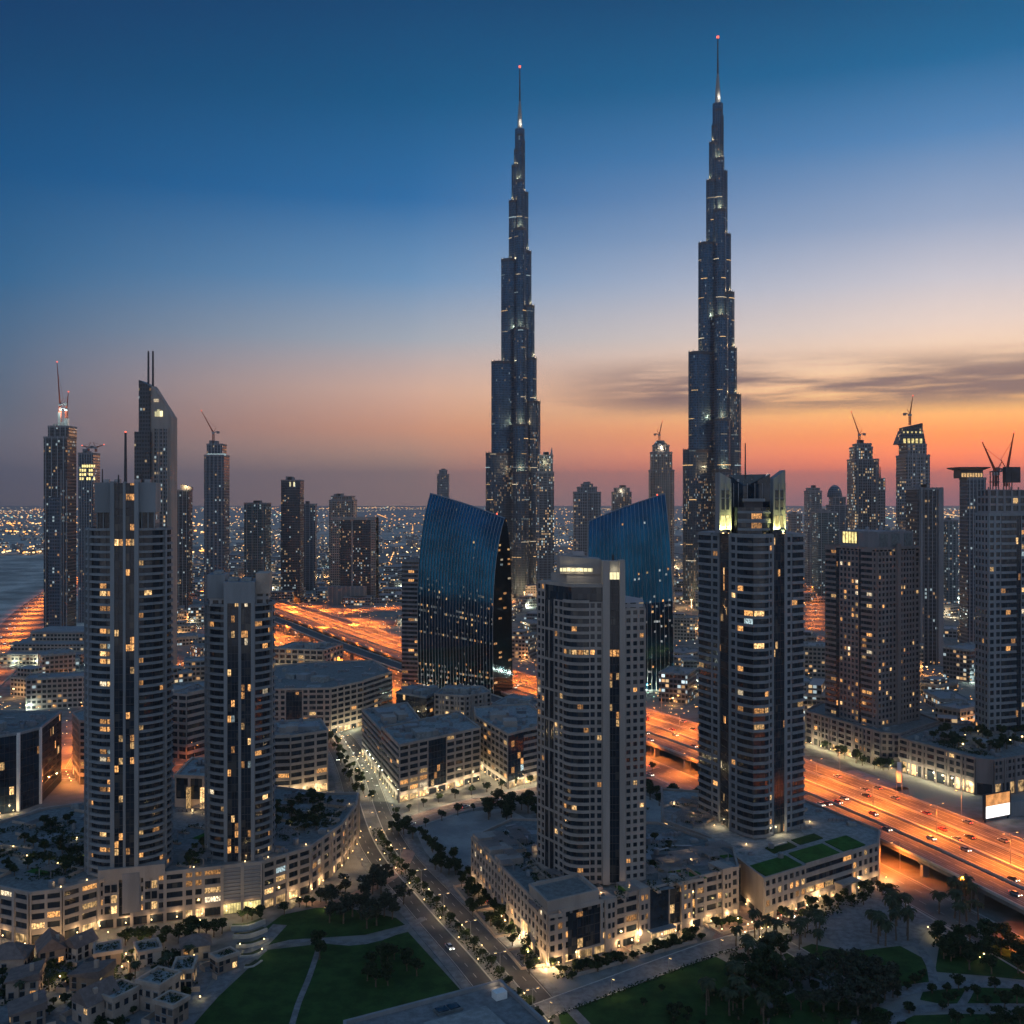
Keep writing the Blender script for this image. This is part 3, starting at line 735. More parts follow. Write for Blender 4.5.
# ---------------------------------------------------------------- the shorter one next to it
B = Bld('apartment_tower', 'shorter curved apartment tower with two dark glazed strips and a plain flat concrete top', 'tower', (-101.6, 378, 0), radians(9))
E = ell(.2, 11, 12.2, 11, -180, 180, 24)
b = MB(); b.prism(offset(E, -.4, True), 17, 110.7); B.part('core', b, 'res')
ribbon(B, E, 17.2, 33, 2.83, .33, .9, litf=lambda i, k, n, nf: .045, closed=True)
for a in (-168, -150, -22):
    x, y = .2 + 12.2 * cos(radians(a)), 11 + 11 * sin(radians(a)); b = MB()
    b.ob((x, y), (-sin(radians(a)), cos(radians(a))), (cos(radians(a)), sin(radians(a))), -.4, .4, -.3, .95, 17, 111); B.part('fin', b, 'conc')
for x0, x1 in ((-4.5, -3.2), (.7, 1.7), (5.2, 6.5)): pier(B, x0, x1, -1.6, 3, 17, 112)
curtain(B, (-3.2, -1), (.7, -1), 17, 112, 2.83, 1.3, litf=lambda i, k: .11); curtain(B, (1.7, -1), (5.2, -1), 17, 112, 2.83, 1.3, litf=lambda i, k: .08)
b = MB(); b.box(-4.3, 6.3, -.9, 16, 110.7, 112); B.part('shaft', b, 'conc_dark')
b = MB(); b.box(-4.5, 6.5, -1.6, 16, 112.01, 119.8); b.box(.9, 1.5, -1.75, -1.6, 112, 119.8); B.part('solid_panel', b, 'conc')
b = MB(); b.box(-11, -4.52, 3, 16, 113.5, 122.3); B.part('solid_panel', b, 'conc')
b = MB(); b.box(6.52, 11.5, 3.4, 17, 115, 122.6); B.part('solid_panel', b, 'tan')
b = MB(); b.box(-10.4, -4.52, 3.5, 15, 110.7, 113.49); b.box(6.52, 11, 4, 16, 110.7, 114.99); B.part('penthouse', b, 'res')
b = MB(); b.box(-3.4, .2, 3, 8, 119.81, 121); b.box(1.4, 5, 2, 9, 119.81, 120.9); b.box(-9, -6, 6, 12, 122.31, 123.4); B.part('roof_unit', b, 'roof')
B.finish()

# ---------------------------------------------------------------- the tower in the middle of the front
B = Bld('apartment_tower', 'pale stone apartment tower in front with lit strips on its plain sloping top', 'tower', (27.6, 354, 0), 0)
LF = lambda i, k, n, nf: .9 if (k == 29) else .06
LFn = lambda i, k, n, nf: .045
fh, z0 = 2.68, 18.0
L0, L1, L2 = (-18.2, 17.5), (-15.6, 13), (-9.4, 3.2)
arc = [(-9.4, 3.2), (-8.6, 1.3), (-7.2, -.2), (-5.2, -1), (-3., -1.2), (-1., -1.1)]
body = [(-18.2, 17.5), (-9.4, 3.2), (-7.2, -.2), (-3, -1.2), (2, -1.1), (5, -1.1), (11.3, -.3), (18.5, 2.2), (20, 16), (14, 30), (-8, 32)]
b = MB(); b.prism(offset(body, -.35, True), 17.5, 114.4); B.part('core', b, 'res')
# left face: punched columns either side of tall dark slots
A, C = (-18.2, 17.5), (-9.4, 3.2)
punched(B, A, lerp(A, C, .30), z0, 38, fh, 2, .32, .36, litf=LFn, wall='beige')
curtain(B, lerp(A, C, .30), lerp(A, C, .46), z0, z0 + 36 * fh, fh * 4, 1.3, .0)
b = MB(); L_, d_, n_ = unit(A, C); b.ob(A, d_, n_, L_ * .455, L_ * .485, .05, .5, z0, z0 + 36 * fh); B.part('pier', b, 'beige')
curtain(B, lerp(A, C, .485), lerp(A, C, .64), z0, z0 + 36 * fh, fh * 4, 1.3, .0)
for k in range(0, 36, 4):
    b = MB(); b.ob(A, d_, n_, L_ * .30, L_ * .64, .1, .42, z0 + k * fh, z0 + k * fh + .9); B.part('band', b, 'beige')
punched(B, lerp(A, C, .64), C, z0, 36, fh, 2, .32, .36, litf=LFn, wall='beige')
ribbon(B, arc, z0, 36, fh, .36, .75, litf=LF, wall='beige')
punched(B, (-1, -1.1), (3.6, -1.1), z0, 36, fh, 2, .36, .38, litf=LF, wall='beige')
b = MB(); b.box(3.6, 6, -2.4, 4, 17.8, 129); B.part('pier', b, 'beige')
curtain(B, (6, -.6), (9.4, -.6), z0, 125, fh, 1.15, litf=lambda i, k: 1 if k == 29 else .22 if 19 < k < 27 else .03)
b = MB(); b.box(5.9, 9.5, -.5, 4, 125, 129); B.part('shaft', b, 'conc_dark')
b = MB(); b.box(9.4, 11.3, -2.2, 4, 17.8, 129.3); B.part('pier', b, 'beige')
punched(B, (11.3, -.3), (18.6, 2.2), z0, 35, fh, 3, .40, .45, litf=LFn, wall='beige')
punched(B, (18.6, 2.2), (20, 16), z0, 35, fh, 4, .4, .45, litf=LFn, wall='beige')
# top: dark glazed band, then the plain block with its strip of light
b = MB(); b.prism([(-17, 16), (-9.2, 3.6), (-7, .3), (3.6, -.2), (3.6, 14), (-6, 24)], 114.41, 119.8); B.part('dark_band', b, 'glass')
b = MB(); b.prism([(-17.8, 17), (-9.3, 3.2), (-7, 0), (3.6, -.6), (3.6, 14), (-6, 23)], 119.81, 121); B.part('roof_slab', b, 'beige')
b = MB(); b.prism([(-13.5, 14), (-8.4, 5.6), (3.6, 4), (3.6, 15), (-7, 22)], 121.01, 124); B.part('setback', b, 'beige')
b = MB(); b.prism([(-11.6, 12), (-10.8, 5.4), (3.6, 3.4), (3.6, 16), (-7, 20)], 124.01, 0, top=[130.5, 130.5, 129.2, 129.2, 130]); B.part('plain_block', b, 'beige')
b = MB(); L_, d_, n_ = unit((-10.8, 5.4), (3.6, 3.4))
b.ob((-10.8, 5.4), d_, n_, .05, 11.5, .02, .9, 126.2, 126.55); B.part('ledge', b, 'beige')
b = MB(); b.ob((-10.8, 5.4), d_, n_, .1, 11.4, .03, .3, 124.95, 126.19); b.box(5.98, 9.42, -.9, -.56, 122.6, 125); B.part('light_strip', b, 'strip')
for x in (-8, -4): lamp('POINT', (x, 3.2, 125.6), 150, (1, .86, .5), B.root, .4)
lamp('POINT', (7.7, -2, 126), 160, (1, .86, .5), B.root, .3)
b = MB(); b.prism([(11.3, 0), (18.4, 2.5), (19.6, 15), (11.3, 15)], 111.9, 112.6); B.part('roof_slab', b, 'beige')
b = MB(); b.box(-6, -2, 9, 13, 130.3, 131.6); b.box(-9.5, -8, 9, 11, 130.4, 131); b.box(13, 16, 6, 10, 112.61, 114); B.part('roof_unit', b, 'metal')
b = MB(); b.tube((7.6, 3, 129), (7.6, 3, 131), .5, .5); B.part('vent', b, 'dark_metal')
B.finish()

# ---------------------------------------------------------------- the tower with the yellow lit crown
B = Bld('apartment_tower', 'tall apartment tower with a notched crown lit yellow at both sides and a thin mast', 'tower', (98, 424, 0), 0)
fh, z0 = 3.24, 15.0
P = {'a': (-16.6, 21.5), 'b': (-11.2, 9.5), 'c': (-8.7, -4.5), 'n0': (-4.6, -11.5), 'n1': (-1.6, -15), 'n2': (3.2, -14), 'd': (7.2, -10.5), 'e': (13.4, -6.5), 'f': (22.6, .2)}
body = [P['a'], P['b'], (-9.5, 7), P['c'], P['n0'], P['n1'], P['n2'], P['d'], (7.6, -7), (13, -4.6), P['e'], P['f'], (23, 20), (6, 34), (-10, 34)]
b = MB(); b.prism(offset(body, -.4, True), 14.5, 135.2); B.part('core', b, 'res')
NF = 37
cold = lambda i, k, n, nf: .045
# left wing
ribbon(B, [lerp((-16.6, 21.5), (-10.6, 6.5), t) for t in (0, .25, .5, .62)], z0, NF, fh, .34, .8, litf=cold)
punched(B, lerp((-16.6, 21.5), (-10.6, 6.5), .62), (-10.6, 6.5), z0, NF, fh, 1, .4, .4, litf=cold)
curtain(B, (-10.6, 6.5), P['c'], z0, 138, fh, 1.4, .04)
# middle bay
punched(B, P['c'], lerp(P['c'], P['n0'], .55), z0, NF, fh, 1, .45, .4, litf=cold)
mid = [lerp(P['c'], P['n0'], .55), P['n0'], P['n1'], P['n2'], lerp(P['n2'], P['d'], .45)]
ribbon(B, mid, z0, NF, fh, .34, .8, litf=lambda i, k, n, nf: .5 if k in (27, 30, 15) else .05)
punched(B, lerp(P['n2'], P['d'], .45), P['d'], z0, NF, fh, 1, .45, .4, litf=cold)
curtain(B, P['d'], P['e'], z0, 138, fh, 1.4, .05)
# right wing
punched(B, P['e'], lerp(P['e'], P['f'], .34), z0, NF, fh, 1, .45, .4, litf=cold)
ribbon(B, [lerp(P['e'], P['f'], t) for t in (.34, .67, 1)] + [(23, 8)], z0, NF, fh, .34, .8, litf=cold)
punched(B, (23, 8), (23, 20), z0, NF, fh, 3, .4, .4, litf=cold)
for pt in (P['c'], P['d'], (-10.6, 6.5), P['e']):
    b = MB(); b.box(pt[0] - .5, pt[0] + .5, pt[1] - .6, pt[1] + .4, 14.6, 136); B.part('pier', b, 'conc')
b = MB(); b.prism(offset(body, -.1, True), 135.21, 136.3); B.part('roof_slab', b, 'conc')
# crown
for (x0, x1, y) in ((-12.4, -7.6, -1.5), (8.6, 13.6, -6)):
    tl, tr = (161.5, 158.6) if x0 < 0 else (158.6, 162.3)
    b = MB(); b.prism([(x0, y), (x1, y), (x1, y + 9), (x0, y + 9)], 136.31, 0, top=[tl, tr, tr, tl]); B.part('pylon', b, 'conc')
    for z in (139, 146, 151):
        b = MB(); b.box(x0 + .8, x1 - .8, y - .06, y - .005, z, z + (4.6 if z < 150 else 3)); B.part('window', b, 'shop_y' if z == 139 else 'glass')
    for xx in (x0 - .02, (x0 + x1) / 2 - .25, x1 - .48):
        b = MB(); b.box(xx, xx + .5, y - .5, y - .061, 136.4, 157); B.part('fin', b, 'conc')
    for xx in (x0 + 1.2, x1 - 1.2):
        l = lamp('SPOT', (xx, y - 1.6, 136.6), 15000, (1., .92, .28), B.root, .2, (pi - .12, 0, 0), 110, .8)
        b = MB(); b.box(xx - .3, xx + .3, y - 1.9, y - 1.3, 136.31, 136.5); B.part('flood_light', b, 'bulb')
b = MB(); b.prism([(-7.6, 3), (-1, 6), (.8, 6), (8.6, -1), (8.6, 5), (.8, 12), (-7.6, 9)], 136.31, 0, top=[160.6, 156, 156, 160.8, 160.8, 156, 160.6]); B.part('crown_glass', b, 'glass_blue')
for i in range(7):
    t = i / 6; b = MB()
    x, y = (lerp((-7.6, 2.9), (-1, 5.9), t * 2) if t < .5 else lerp((.8, 5.9), (8.6, -1.1), t * 2 - 1)); b.box(x - .12, x + .12, y - .2, y + .1, 146, 157); B.part('mullion', b, 'metal')
for z in (137.6, 141.4):
    ribbon(B, [(-6, -7.2), (-1.6, -10.6), (3.2, -9.8), (7, -6.4)], z, 1, 3.2, .3, .6, litf=lambda i, k, n, nf: 1 if i == 1 else .2, part='balcony')
b = MB(); b.prism([(-6, -7), (-1.6, -10.4), (3.2, -9.6), (7, -6.2), (7, 2), (-6, 2)], 136.31, 147); B.part('penthouse', b, 'glass')
b = MB(); b.box(-4.2, 4.6, -9, -6, 149.4, 150.6); B.part('canopy', b, 'conc')
b = MB(); b.box(-3.6, 4, -7.5, 2, 147.01, 149.39); B.part('plant_room', b, 'dark_metal')
mast(B, .2, 7, 157.2, 174, .35, False)
for x, y, z in ((-3, 6, 157.6), (3, 6, 157.6), (-6, 5, 158.6)): b = MB(); b.box(x - .4, x + .4, y, y + .8, z, z + 1.2); B.part('roof_unit', b, 'metal')
for x, y in ((11, -8.5), (9.2, -9.5), (-12, 0), (-10, 4)): lamp('POINT', (x, y - 1.5, 17), 420, (1, .75, .4), B.root, .3)
B.finish()

# ---------------------------------------------------------------- the brown block on the right
B = Bld('apartment_block', 'broad brown apartment block with a lit penthouse window beyond the highway', 'tower', (0, 0, 0), 0)
Lc, Cc, Rc = (192, 627), (209.5, 587), (243, 611)
bk = (Lc[0] + Rc[0] - Cc[0], Lc[1] + Rc[1] - Cc[1])
body = [Lc, Cc, Rc, bk]
b = MB(); b.prism(offset(body, -.3, True), 15, 121.5); B.part('core', b, 'res_b')
fh, z0, NF = 3.35, 16., 31
br = lambda i, k, n, nf: .07
ribbon(B, [lerp(Lc, Cc, t) for t in (0, .11, .22)], z0, NF, fh, .42, .7, litf=br, wall='brown')
curtain(B, lerp(Lc, Cc, .22), lerp(Lc, Cc, .29), z0, 122, fh, 1.5, .03)
punched(B, lerp(Lc, Cc, .29), lerp(Lc, Cc, .66), z0, NF, fh, 5, .34, .4, lit=.11, wall='brown', glass='glass_blue')
curtain(B, lerp(Lc, Cc, .66), lerp(Lc, Cc, .71), z0, 122, fh, 1.5, .02)
ribbon(B, [lerp(Lc, Cc, t) for t in (.71, .80, .91)], z0, NF, fh, .42, .7, lit=.14, wall='brown')
punched(B, lerp(Lc, Cc, .91), Cc, z0, NF, fh, 1, .6, .45, lit=.03, wall='brown')
punched(B, Cc, lerp(Cc, Rc, .43), z0, NF, fh, 5, .42, .42, lit=.045, wall='brown')
L_, d_, n_ = unit(Cc, Rc); b = MB(); b.ob(Cc, d_, n_, L_ * .43, L_ * .52, .01, 1.2, 15, 124.5); B.part('pier', b, 'brown')
punched(B, lerp(Cc, Rc, .52), lerp(Cc, Rc, .88), z0, NF, fh, 5, .42, .42, lit=.05, wall='brown')
punched(B, lerp(Cc, Rc, .88), Rc, z0, 29, fh, 1, .5, .42, lit=.04, wall='brown')
punched(B, Rc, bk, z0, NF, fh, 9, .4, .42, lit=.05, wall='brown')
parapet(B, body, 121.5, 1.1, .5, 'brown')
ph = [lerp(Lc, Cc, .25), lerp(Lc, Cc, .93), lerp(Cc, Rc, .8), (bk[0] - 8, bk[1] - 6)]
ph = [(p[0] + 2.0, p[1] + 2.2) for p in ph]
b = MB(); b.prism(ph, 121.51, 131.6); B.part('penthouse', b, 'conc_dark')
L_, d_, n_ = unit(ph[0], ph[1])
b = MB(); b.ob(ph[0], d_, n_, L_ * .08, L_ * .50, .02, .08, 124.4, 131); B.part('window', b, 'shop_y')
for k in range(6): b = MB(); b.ob(ph[0], d_, n_, L_ * (.08 + .084 * k) - .12, L_ * (.08 + .084 * k) + .12, .03, .3, 124.2, 131.2); B.part('mullion', b, 'dark_metal')
for q, r in ((.1, .3), (.42, .62), (.75, .95)):
    L2_, d2_, n2_ = unit(ph[1], ph[2]); b = MB(); b.ob(ph[1], d2_, n2_, L2_ * q, L2_ * r, .02, .4, 123, 130.4); B.part('louvre', b, 'roof_dark')
clutter(B, ph, 131.6, 5)
B.finish()

# ---------------------------------------------------------------- the pale block at the right edge, still growing
B = Bld('apartment_block', 'pale apartment block at the right edge with dark unfinished top storeys', 'tower', (0, 0, 0), 0)
p0, p1, p2, p3 = (267.5, 591), (268, 576), (317, 594), (304, 632)
body = [p0, p1, p2, p3]
b = MB(); b.prism(offset(body, -.3, True), 15, 141.4); B.part('core', b, 'res')
fh, z0, NF = 4.1, 18, 30
ed = lambda i, k, n, nf: .06
punched(B, p0, p1, z0, NF, fh, 4, .4, .4, lit=.025)
punched(B, p1, lerp(p1, p2, .17), z0, NF, fh, 2, .36, .4, lit=.025)
ribbon(B, [lerp(p1, p2, t) for t in (.17, .24, .31, .38)], z0, NF, fh, .34, .8, lit=.025)
curtain(B, lerp(p1, p2, .38), lerp(p1, p2, .45), z0, 141, fh, 1.5, .05)
punched(B, lerp(p1, p2, .45), lerp(p1, p2, .56), z0, NF, fh, 2, .36, .4, lit=.06)
ribbon(B, [lerp(p1, p2, t) for t in (.56, .66, .78)], z0, NF, fh, .34, .8, lit=.06)
punched(B, lerp(p1, p2, .78), p2, z0, NF, fh, 4, .36, .4, lit=.08)
parapet(B, body, 141.4, 1.3, .5)
up = offset(body, -1.2, True)
punched(B, up[1], up[2], 142.5, 3, 4.3, 9, .3, .3, lit=.05, wall='conc_dark'); punched(B, up[0], up[1], 142.5, 3, 4.3, 3, .3, .3, lit=.1, wall='conc_dark')
b = MB(); b.prism(offset(up, -.2, True), 141.41, 155.4); B.part('unfinished_storeys', b, 'conc_dark')
for (x, y) in [lerp(up[1], up[2], t / 9) for t in range(10)]: b = MB(); b.box(x - .3, x + .3, y + .3, y + .9, 155.3, 157.4); B.part('column_stub', b, 'conc_dark')
b = MB()
for t in (.14, .34):
    x, y = lerp(up[1], up[2], t); y += 5
    for sx in (-1.6, 1.6):
        for sy in (-1.6, 1.6): b.tube((x + sx, y + sy, 155.3), (x + sx, y + sy, 166), .3)
    b.box(x - 2, x + 2, y - 2, y + 2, 160, 160.6); b.box(x - 2, x + 2, y - 2, y + 2, 165.9, 166.5)
b.box(*(lambda a, c: (a[0], c[0], a[1] + 4, a[1] + 8))(lerp(up[1], up[2], .30), lerp(up[1], up[2], .48)), 160, 169); B.part('scaffold', b, 'dark_metal')
B.finish()
# ================================================================== the two blue glass buildings
def coated(name, col, rough):
    m = pmat(name, col, rough, 1., var=.3, scale=.05, bump=.12); return m
M['coated'] = coated('coated_blue_glass', (.009, .085, .155), .06)
M['coated_dark'] = coated('coated_dark_glass', (.06, .075, .09), .08)
def glass_sail(label, base_l, base_r, side, zl, zr, lean, taper_l, taper_r, nfin, lit, side_shrink, finw=.2):
    B = Bld('glass_tower', label, 'office tower', (0, 0, 0), 0, cap=95)
    L, d, n = unit(base_l, base_r)
    def P(u, v, o=0.):
        z = (zl + (zr - zl) * u + 4 * u * (1 - u)) * v
        ln = lean(v) ; sh = (taper_l * (1 - u) - taper_r * u) * v ** 3
        a = L * u + sh
        return (base_l[0] + d[0] * a + n[0] * (o - ln), base_l[1] + d[1] * a + n[1] * (o - ln), z)
    NU, NV = 16, 22; b = MB()
    for i in range(NU):
        for j in range(NV): b.quad(P(i / NU, j / NV), P((i + 1) / NU, j / NV), P((i + 1) / NU, (j + 1) / NV), P(i / NU, (j + 1) / NV))
    B.part('glass_front', b, 'coated', smooth=True)
    # the dark end wall, narrowing towards the top, and the back
    def S(v):
        a = P(1, v); k = side_shrink(v); return (a[0] + side[0] * k, a[1] + side[1] * k, a[2])
    def Bk(v):
        a = P(0, v); k = side_shrink(v); return (a[0] + side[0] * k, a[1] + side[1] * k, a[2])
    b = MB(); c = MB()
    for j in range(NV):
        v0, v1 = j / NV, (j + 1) / NV
        b.quad(P(1, v0), S(v0), S(v1), P(1, v1)); b.quad(Bk(v0), P(0, v0), P(0, v1), Bk(v1)); c.quad(S(v0), Bk(v0), Bk(v1), S(v1))
    b.quad(P(0, 1), P(1, 1), S(1), Bk(1)); B.part('end_wall', b, 'coated_dark'); B.part('rear_wall', c, 'far_dark')
    for i in range(nfin + 1):
        u = i / nfin; f = MB()
        for j in range(NV):
            p, q = P(u, j / NV, .35), P(u, (j + 1) / NV, .35); f.tube(p, q, finw, finw, 4)
        B.part('fin', f, 'metal')
    f = MB()
    for i in range(NU): f.tube(P(i / NU, 1, .1), P((i + 1) / NU, 1, .1), .5, .5, 5)
    B.part('coping', f, 'metal')
    NF = 38
    for k in range(NF):
        i = 0
        while i < nfin * 2:
            pr = lit(k / NF, i / (nfin * 2))
            if RND.random() < pr:
                u0, u1 = (i + .1) / (nfin * 2), (i + .9) / (nfin * 2); v0, v1 = (k + .3) / NF, (k + .72) / NF
                B.win((P(u0, v0, .12), P(u1, v0, .12), P(u1, v1, .12), P(u0, v1, .12)), M['w5'] if RND.random() < .72 else None)
            i += 1
    # rooms behind the dark end wall
    for k in range(NF):
        for q in range(4):
            if RND.random() < .10:
                v0, v1 = (k + .3) / NF, (k + .7) / NF; t0, t1 = q / 4 + .04, q / 4 + .2
                a, e, a1, e1 = P(1, v0), S(v0), P(1, v1), S(v1)
                on = (d[0] * .12, d[1] * .12)
                f = lambda A, E, t, z: (A[0] + (E[0] - A[0]) * t + on[0], A[1] + (E[1] - A[1]) * t + on[1], z)
                B.win((f(a, e, t0, a[2]), f(a, e, t1, a[2]), f(a1, e1, t1, a1[2]), f(a1, e1, t0, a1[2])))
    for i in range(5):
        x, y, z = P(.15 + .18 * i, 0, 5); b = MB(); b.box(x - .4, x + .4, y - .4, y + .4, 0, .6); B.part('flood_light', b, 'bulb_w')
        lamp('POINT', (x, y, 2.5), 5200, (.82, 1., .78), B.root, .5)
    x, y, z = P(.9, 1); b = MB(); b.box(x - .5, x + .5, y, y + 1, z + .4, z + 1.6); B.part('beacon', b, 'beacon')
    return B.finish()
def litA(v, u):
    if .30 < v < .34 or .42 < v < .46: return .5
    if .34 <= v <= .58: return .13
    if v < .16: return .42
    return .010 if v < .8 else .003
glass_sail('blue glass tower with a curved front and a top sloping down to the right', (-70.5, 776), (-13.2, 748), (14, 22), 155, 136.5,
           lambda v: 13 * v ** 5.5 - 2.2 * sin(pi * v), 2.5, -2.2, 25, litA, lambda v: 1 - v ** 5 * .92)
glass_sail('flat fronted blue glass tower rising to a point at its right edge', (61.2, 822), (127.5, 808), (6, 38), 132.8, 155,
           lambda v: 13 * v ** 5, -1, 7.5, 20, lambda v, u: .30 if .58 < v < .62 or .3 < v < .36 or .42 < v < .45 else .06 if v < .6 else .006, lambda v: 1 - .5 * v)

# ================================================================== low and middling blocks, podiums
def area(p): return sum(p[i][0] * p[(i + 1) % len(p)][1] - p[(i + 1) % len(p)][0] * p[i][1] for i in range(len(p))) / 2
def lowrise(name, label, cat, poly, h, nf, wall='tan', styles=None, lit=.08, shop=(), cap=60, core='res_b', roof='roof', plant=7, z0=0., base=None, group=None, pil=None, proud=.45, bh=.42):
    if area(poly) < 0: poly = poly[::-1]
    B = Bld(name, label, cat, (0, 0, 0), 0, group, cap)
    cx, cy_ = sum(p[0] for p in poly) / len(poly), sum(p[1] for p in poly) / len(poly)
    b = MB(); b.prism(offset(poly, -.2, True), z0, z0 + h); B.part('core', b, core)
    b = MB(); b.poly([(*p, z0 + h + .02) for p in offset(poly, -.3, True)]); B.part('roof', b, roof)
    gh = base or 0.; fh = (h - gh) / nf
    for i in range(len(poly)):
        p, q = poly[i], poly[(i + 1) % len(poly)]; L, d, n = unit(p, q)
        mx, my = (p[0] + q[0]) / 2, (p[1] + q[1]) / 2
        if -(n[0] * mx + n[1] * my) < -.02 * hypot(mx, my) or L < .8: continue
        st = styles[i % len(styles)] if styles else ('punched' if i % 2 == 0 else 'ribbon')
        zb = z0 + gh
        if st == 'punched': punched(B, p, q, zb, nf, fh, max(1, round(L / 3.4)), .38, .40, lit, wall, proud)
        elif st == 'wide': punched(B, p, q, zb, nf, fh, max(1, round(L / 6)), .18, .38, lit, wall, proud)
        elif st == 'ribbon':
            k = max(1, round(L / 5)); ribbon(B, [lerp(p, q, t / k) for t in range(k + 1)], zb, nf, fh, bh, .5, lit, wall, part='band', inn=0)
        elif st == 'curtain': curtain(B, p, q, zb, z0 + h, fh, 2.2, lit, 'glass_blue')
        elif st == 'mixed':
            c = [0, .22, .5, .62, .88, 1]; ss = ['punched', 'curtain', 'punched', 'wide', 'punched']
            for a, e, s_ in zip(c, c[1:], ss):
                pa, pe = lerp(p, q, a), lerp(p, q, e)
                if s_ == 'curtain': curtain(B, pa, pe, zb, z0 + h - 1.5, fh, 2.2, lit, 'glass')
                else: punched(B, pa, pe, zb, nf, fh, max(1, round(hypot(pe[0] - pa[0], pe[1] - pa[1]) / (3.4 if s_ == 'punched' else 5.5))), .4 if s_ == 'punched' else .16, .4, lit, wall, proud)
        else:
            b = MB(); b.ob(p, d, n, 0, L, .01, .3, zb, z0 + h); B.part('blank_wall', b, wall)
        if gh:
            Q = B.m('base_wall', wall); k = max(1, round(L / 6))
            for t in range(k + 1): Q.ob(p, d, n, max(0, L * t / k - .5), min(L, L * t / k + .5), .02, proud, z0, z0 + gh)
            Q.ob(p, d, n, .01, L - .01, .02, proud - .08, z0 + gh - .7, z0 + gh - .02)
            for t in range(k):
                a0, a1 = L * t / k + .5, L * (t + 1) / k - .5
                f = lambda a, z: (p[0] + d[0] * a + n[0] * .08, p[1] + d[1] * a + n[1] * .08, z)
                on = (i in shop) and RND.random() < .5
                b = MB(); b.quad(f(a0, z0 + .4), f(a1, z0 + .4), f(a1, z0 + gh - .8), f(a0, z0 + gh - .8)); B.part('shopfront', b, 'shop' if on else 'glass')
        if pil:
            k = max(1, round(L / pil))
            for t in range(k + 1):
                b = MB(); b.ob(p, d, n, max(0, L * t / k - .55), min(L, L * t / k + .55), .03, .85, z0, z0 + h + .5); B.part('pilaster', b, wall)
    parapet(B, poly, z0 + h, 1.0, .35, wall)
    if plant > 5 and area(poly) > 500 and name != 'foreground_block' and name != 'podium':
        for t in range(3):
            c = lerp(poly[t % len(poly)], (cx, cy_), RND.uniform(.55, .8)); L, d, n = unit(poly[0], poly[1]); s, q = RND.uniform(3, 6), RND.uniform(2.5, 4.5)
            b = MB(); b.ob(c, d, n, -s, s, -q, q, z0 + h, z0 + h + RND.uniform(2.6, 4)); B.part('stair_head', b, RND.choice([wall, 'conc', 'roof']))
    clutter(B, offset(poly, -2.5, True), z0 + h + .05, int(plant * 2.6))
    return B
def terrace(B, poly, z, n, green=True):          # pergolas, planters and paved squares of a roof terrace
    xs = [p[0] for p in poly]; ys = [p[1] for p in poly]; r = random.Random(int(z * 10 + n)); L, d, m_ = unit(poly[0], poly[1]); k = 0
    while k < n:
        x, y = r.uniform(min(xs), max(xs)), r.uniform(min(ys), max(ys))
        if not inpoly(x, y, poly): continue
        k += 1; kd = k % 4; s, q = r.uniform(2, 5), r.uniform(1.5, 4); b = MB()
        if kd == 0:
            for a in (-s, s):
                for c in (-q, q): b.ob((x, y), d, m_, a - .12, a + .12, c - .12, c + .12, z, z + 2.6)
            for t in range(int(s * 2 / .8) + 1): b.ob((x, y), d, m_, -s + t * .8, -s + t * .8 + .2, -q - .3, q + .3, z + 2.61, z + 2.8)
            B.part('pergola', b, 'conc_dark')
        elif kd == 1:
            b.ob((x, y), d, m_, -s, s, -.6, .6, z, z + .7); B.part('planter', b, 'tan'); b = MB()
            for t in range(int(s * 4)): leaf_quads(b, (x + d[0] * r.uniform(-s, s), y + d[1] * r.uniform(-s, s), z + 1.), (.7, .7, .5), 4, .35, r)
            B.part('planter_shrubs', b, 'leaf')['kind'] = 'stuff'
        elif kd == 2: b.ob((x, y), d, m_, -s, s, -q, q, z + .03, z + .12); B.part('paved_deck', b, RND.choice(['pave', 'pave_red', 'roof', 'turf']))
        else: b.ob((x, y), d, m_, -s * 1.5, s * 1.5, -.15, .15, z, z + 1.1); b.ob((x, y), d, m_, s * 1.5 - .3, s * 1.5, .151, q * 2, z, z + 1.1); B.part('terrace_wall', b, 'tan')
def wall_lamps(B, pts, power, col=(1., .62, .28), out=0):
    for (x, y, z) in pts:
        b = MB(); b.box(x - .14, x + .14, y - .14, y + .14, z, z + .35); B.part('wall_lamp', b, 'bulb')
        lamp('POINT', (x, y, z + 1.), power, col, B.root, .25)
def front_lamps(B, poly, step, power, z=2.2, out=1.6, col=(1., .62, .28), p=1., start=3):
    B_ = [((q[0] + n[0] * out), (q[1] + n[1] * out), z) for (q, d, n) in along(poly, step, start) if RND.random() < p]
    wall_lamps(B, B_, power, col)

# ---- the long curved podium under the two towers on the left
FR = [G(0, 938), G(30, 945), G(62, 941), G(98, 930), G(165, 922), G(222, 915), G(262, 910), G(310, 893), G(341, 868), G(356, 845), G(358, 832)]
poly = FR + [(-85, 462), (-112, 474), (-150, 468), (-200, 440), (-222, 400), (-240, 372)]
B = lowrise('podium', 'long curved stone podium carrying the two curved apartment towers', 'podium', poly, 17, 4, 'beige',
            ['wide', 'wide', 'wide', 'mixed', 'wide', 'blank', 'wide', 'wide', 'wide', 'punched', 'punched'], .20, (0, 1, 2, 4, 5, 6, 7), 95, roof='roof_dark', plant=26, base=4, pil=9)
L_, d_, n_ = unit(FR[3], FR[4]); b = MB(); b.ob(FR[3], d_, n_, 0, L_, -3, .95, 17.0, 21); B.part('raised_front', b, 'beige')
b = MB(); b.ob(FR[3], d_, n_, L_ * .36, L_ * .62, .5, 1.05, 5, 19); B.part('louvre', b, 'conc_dark')
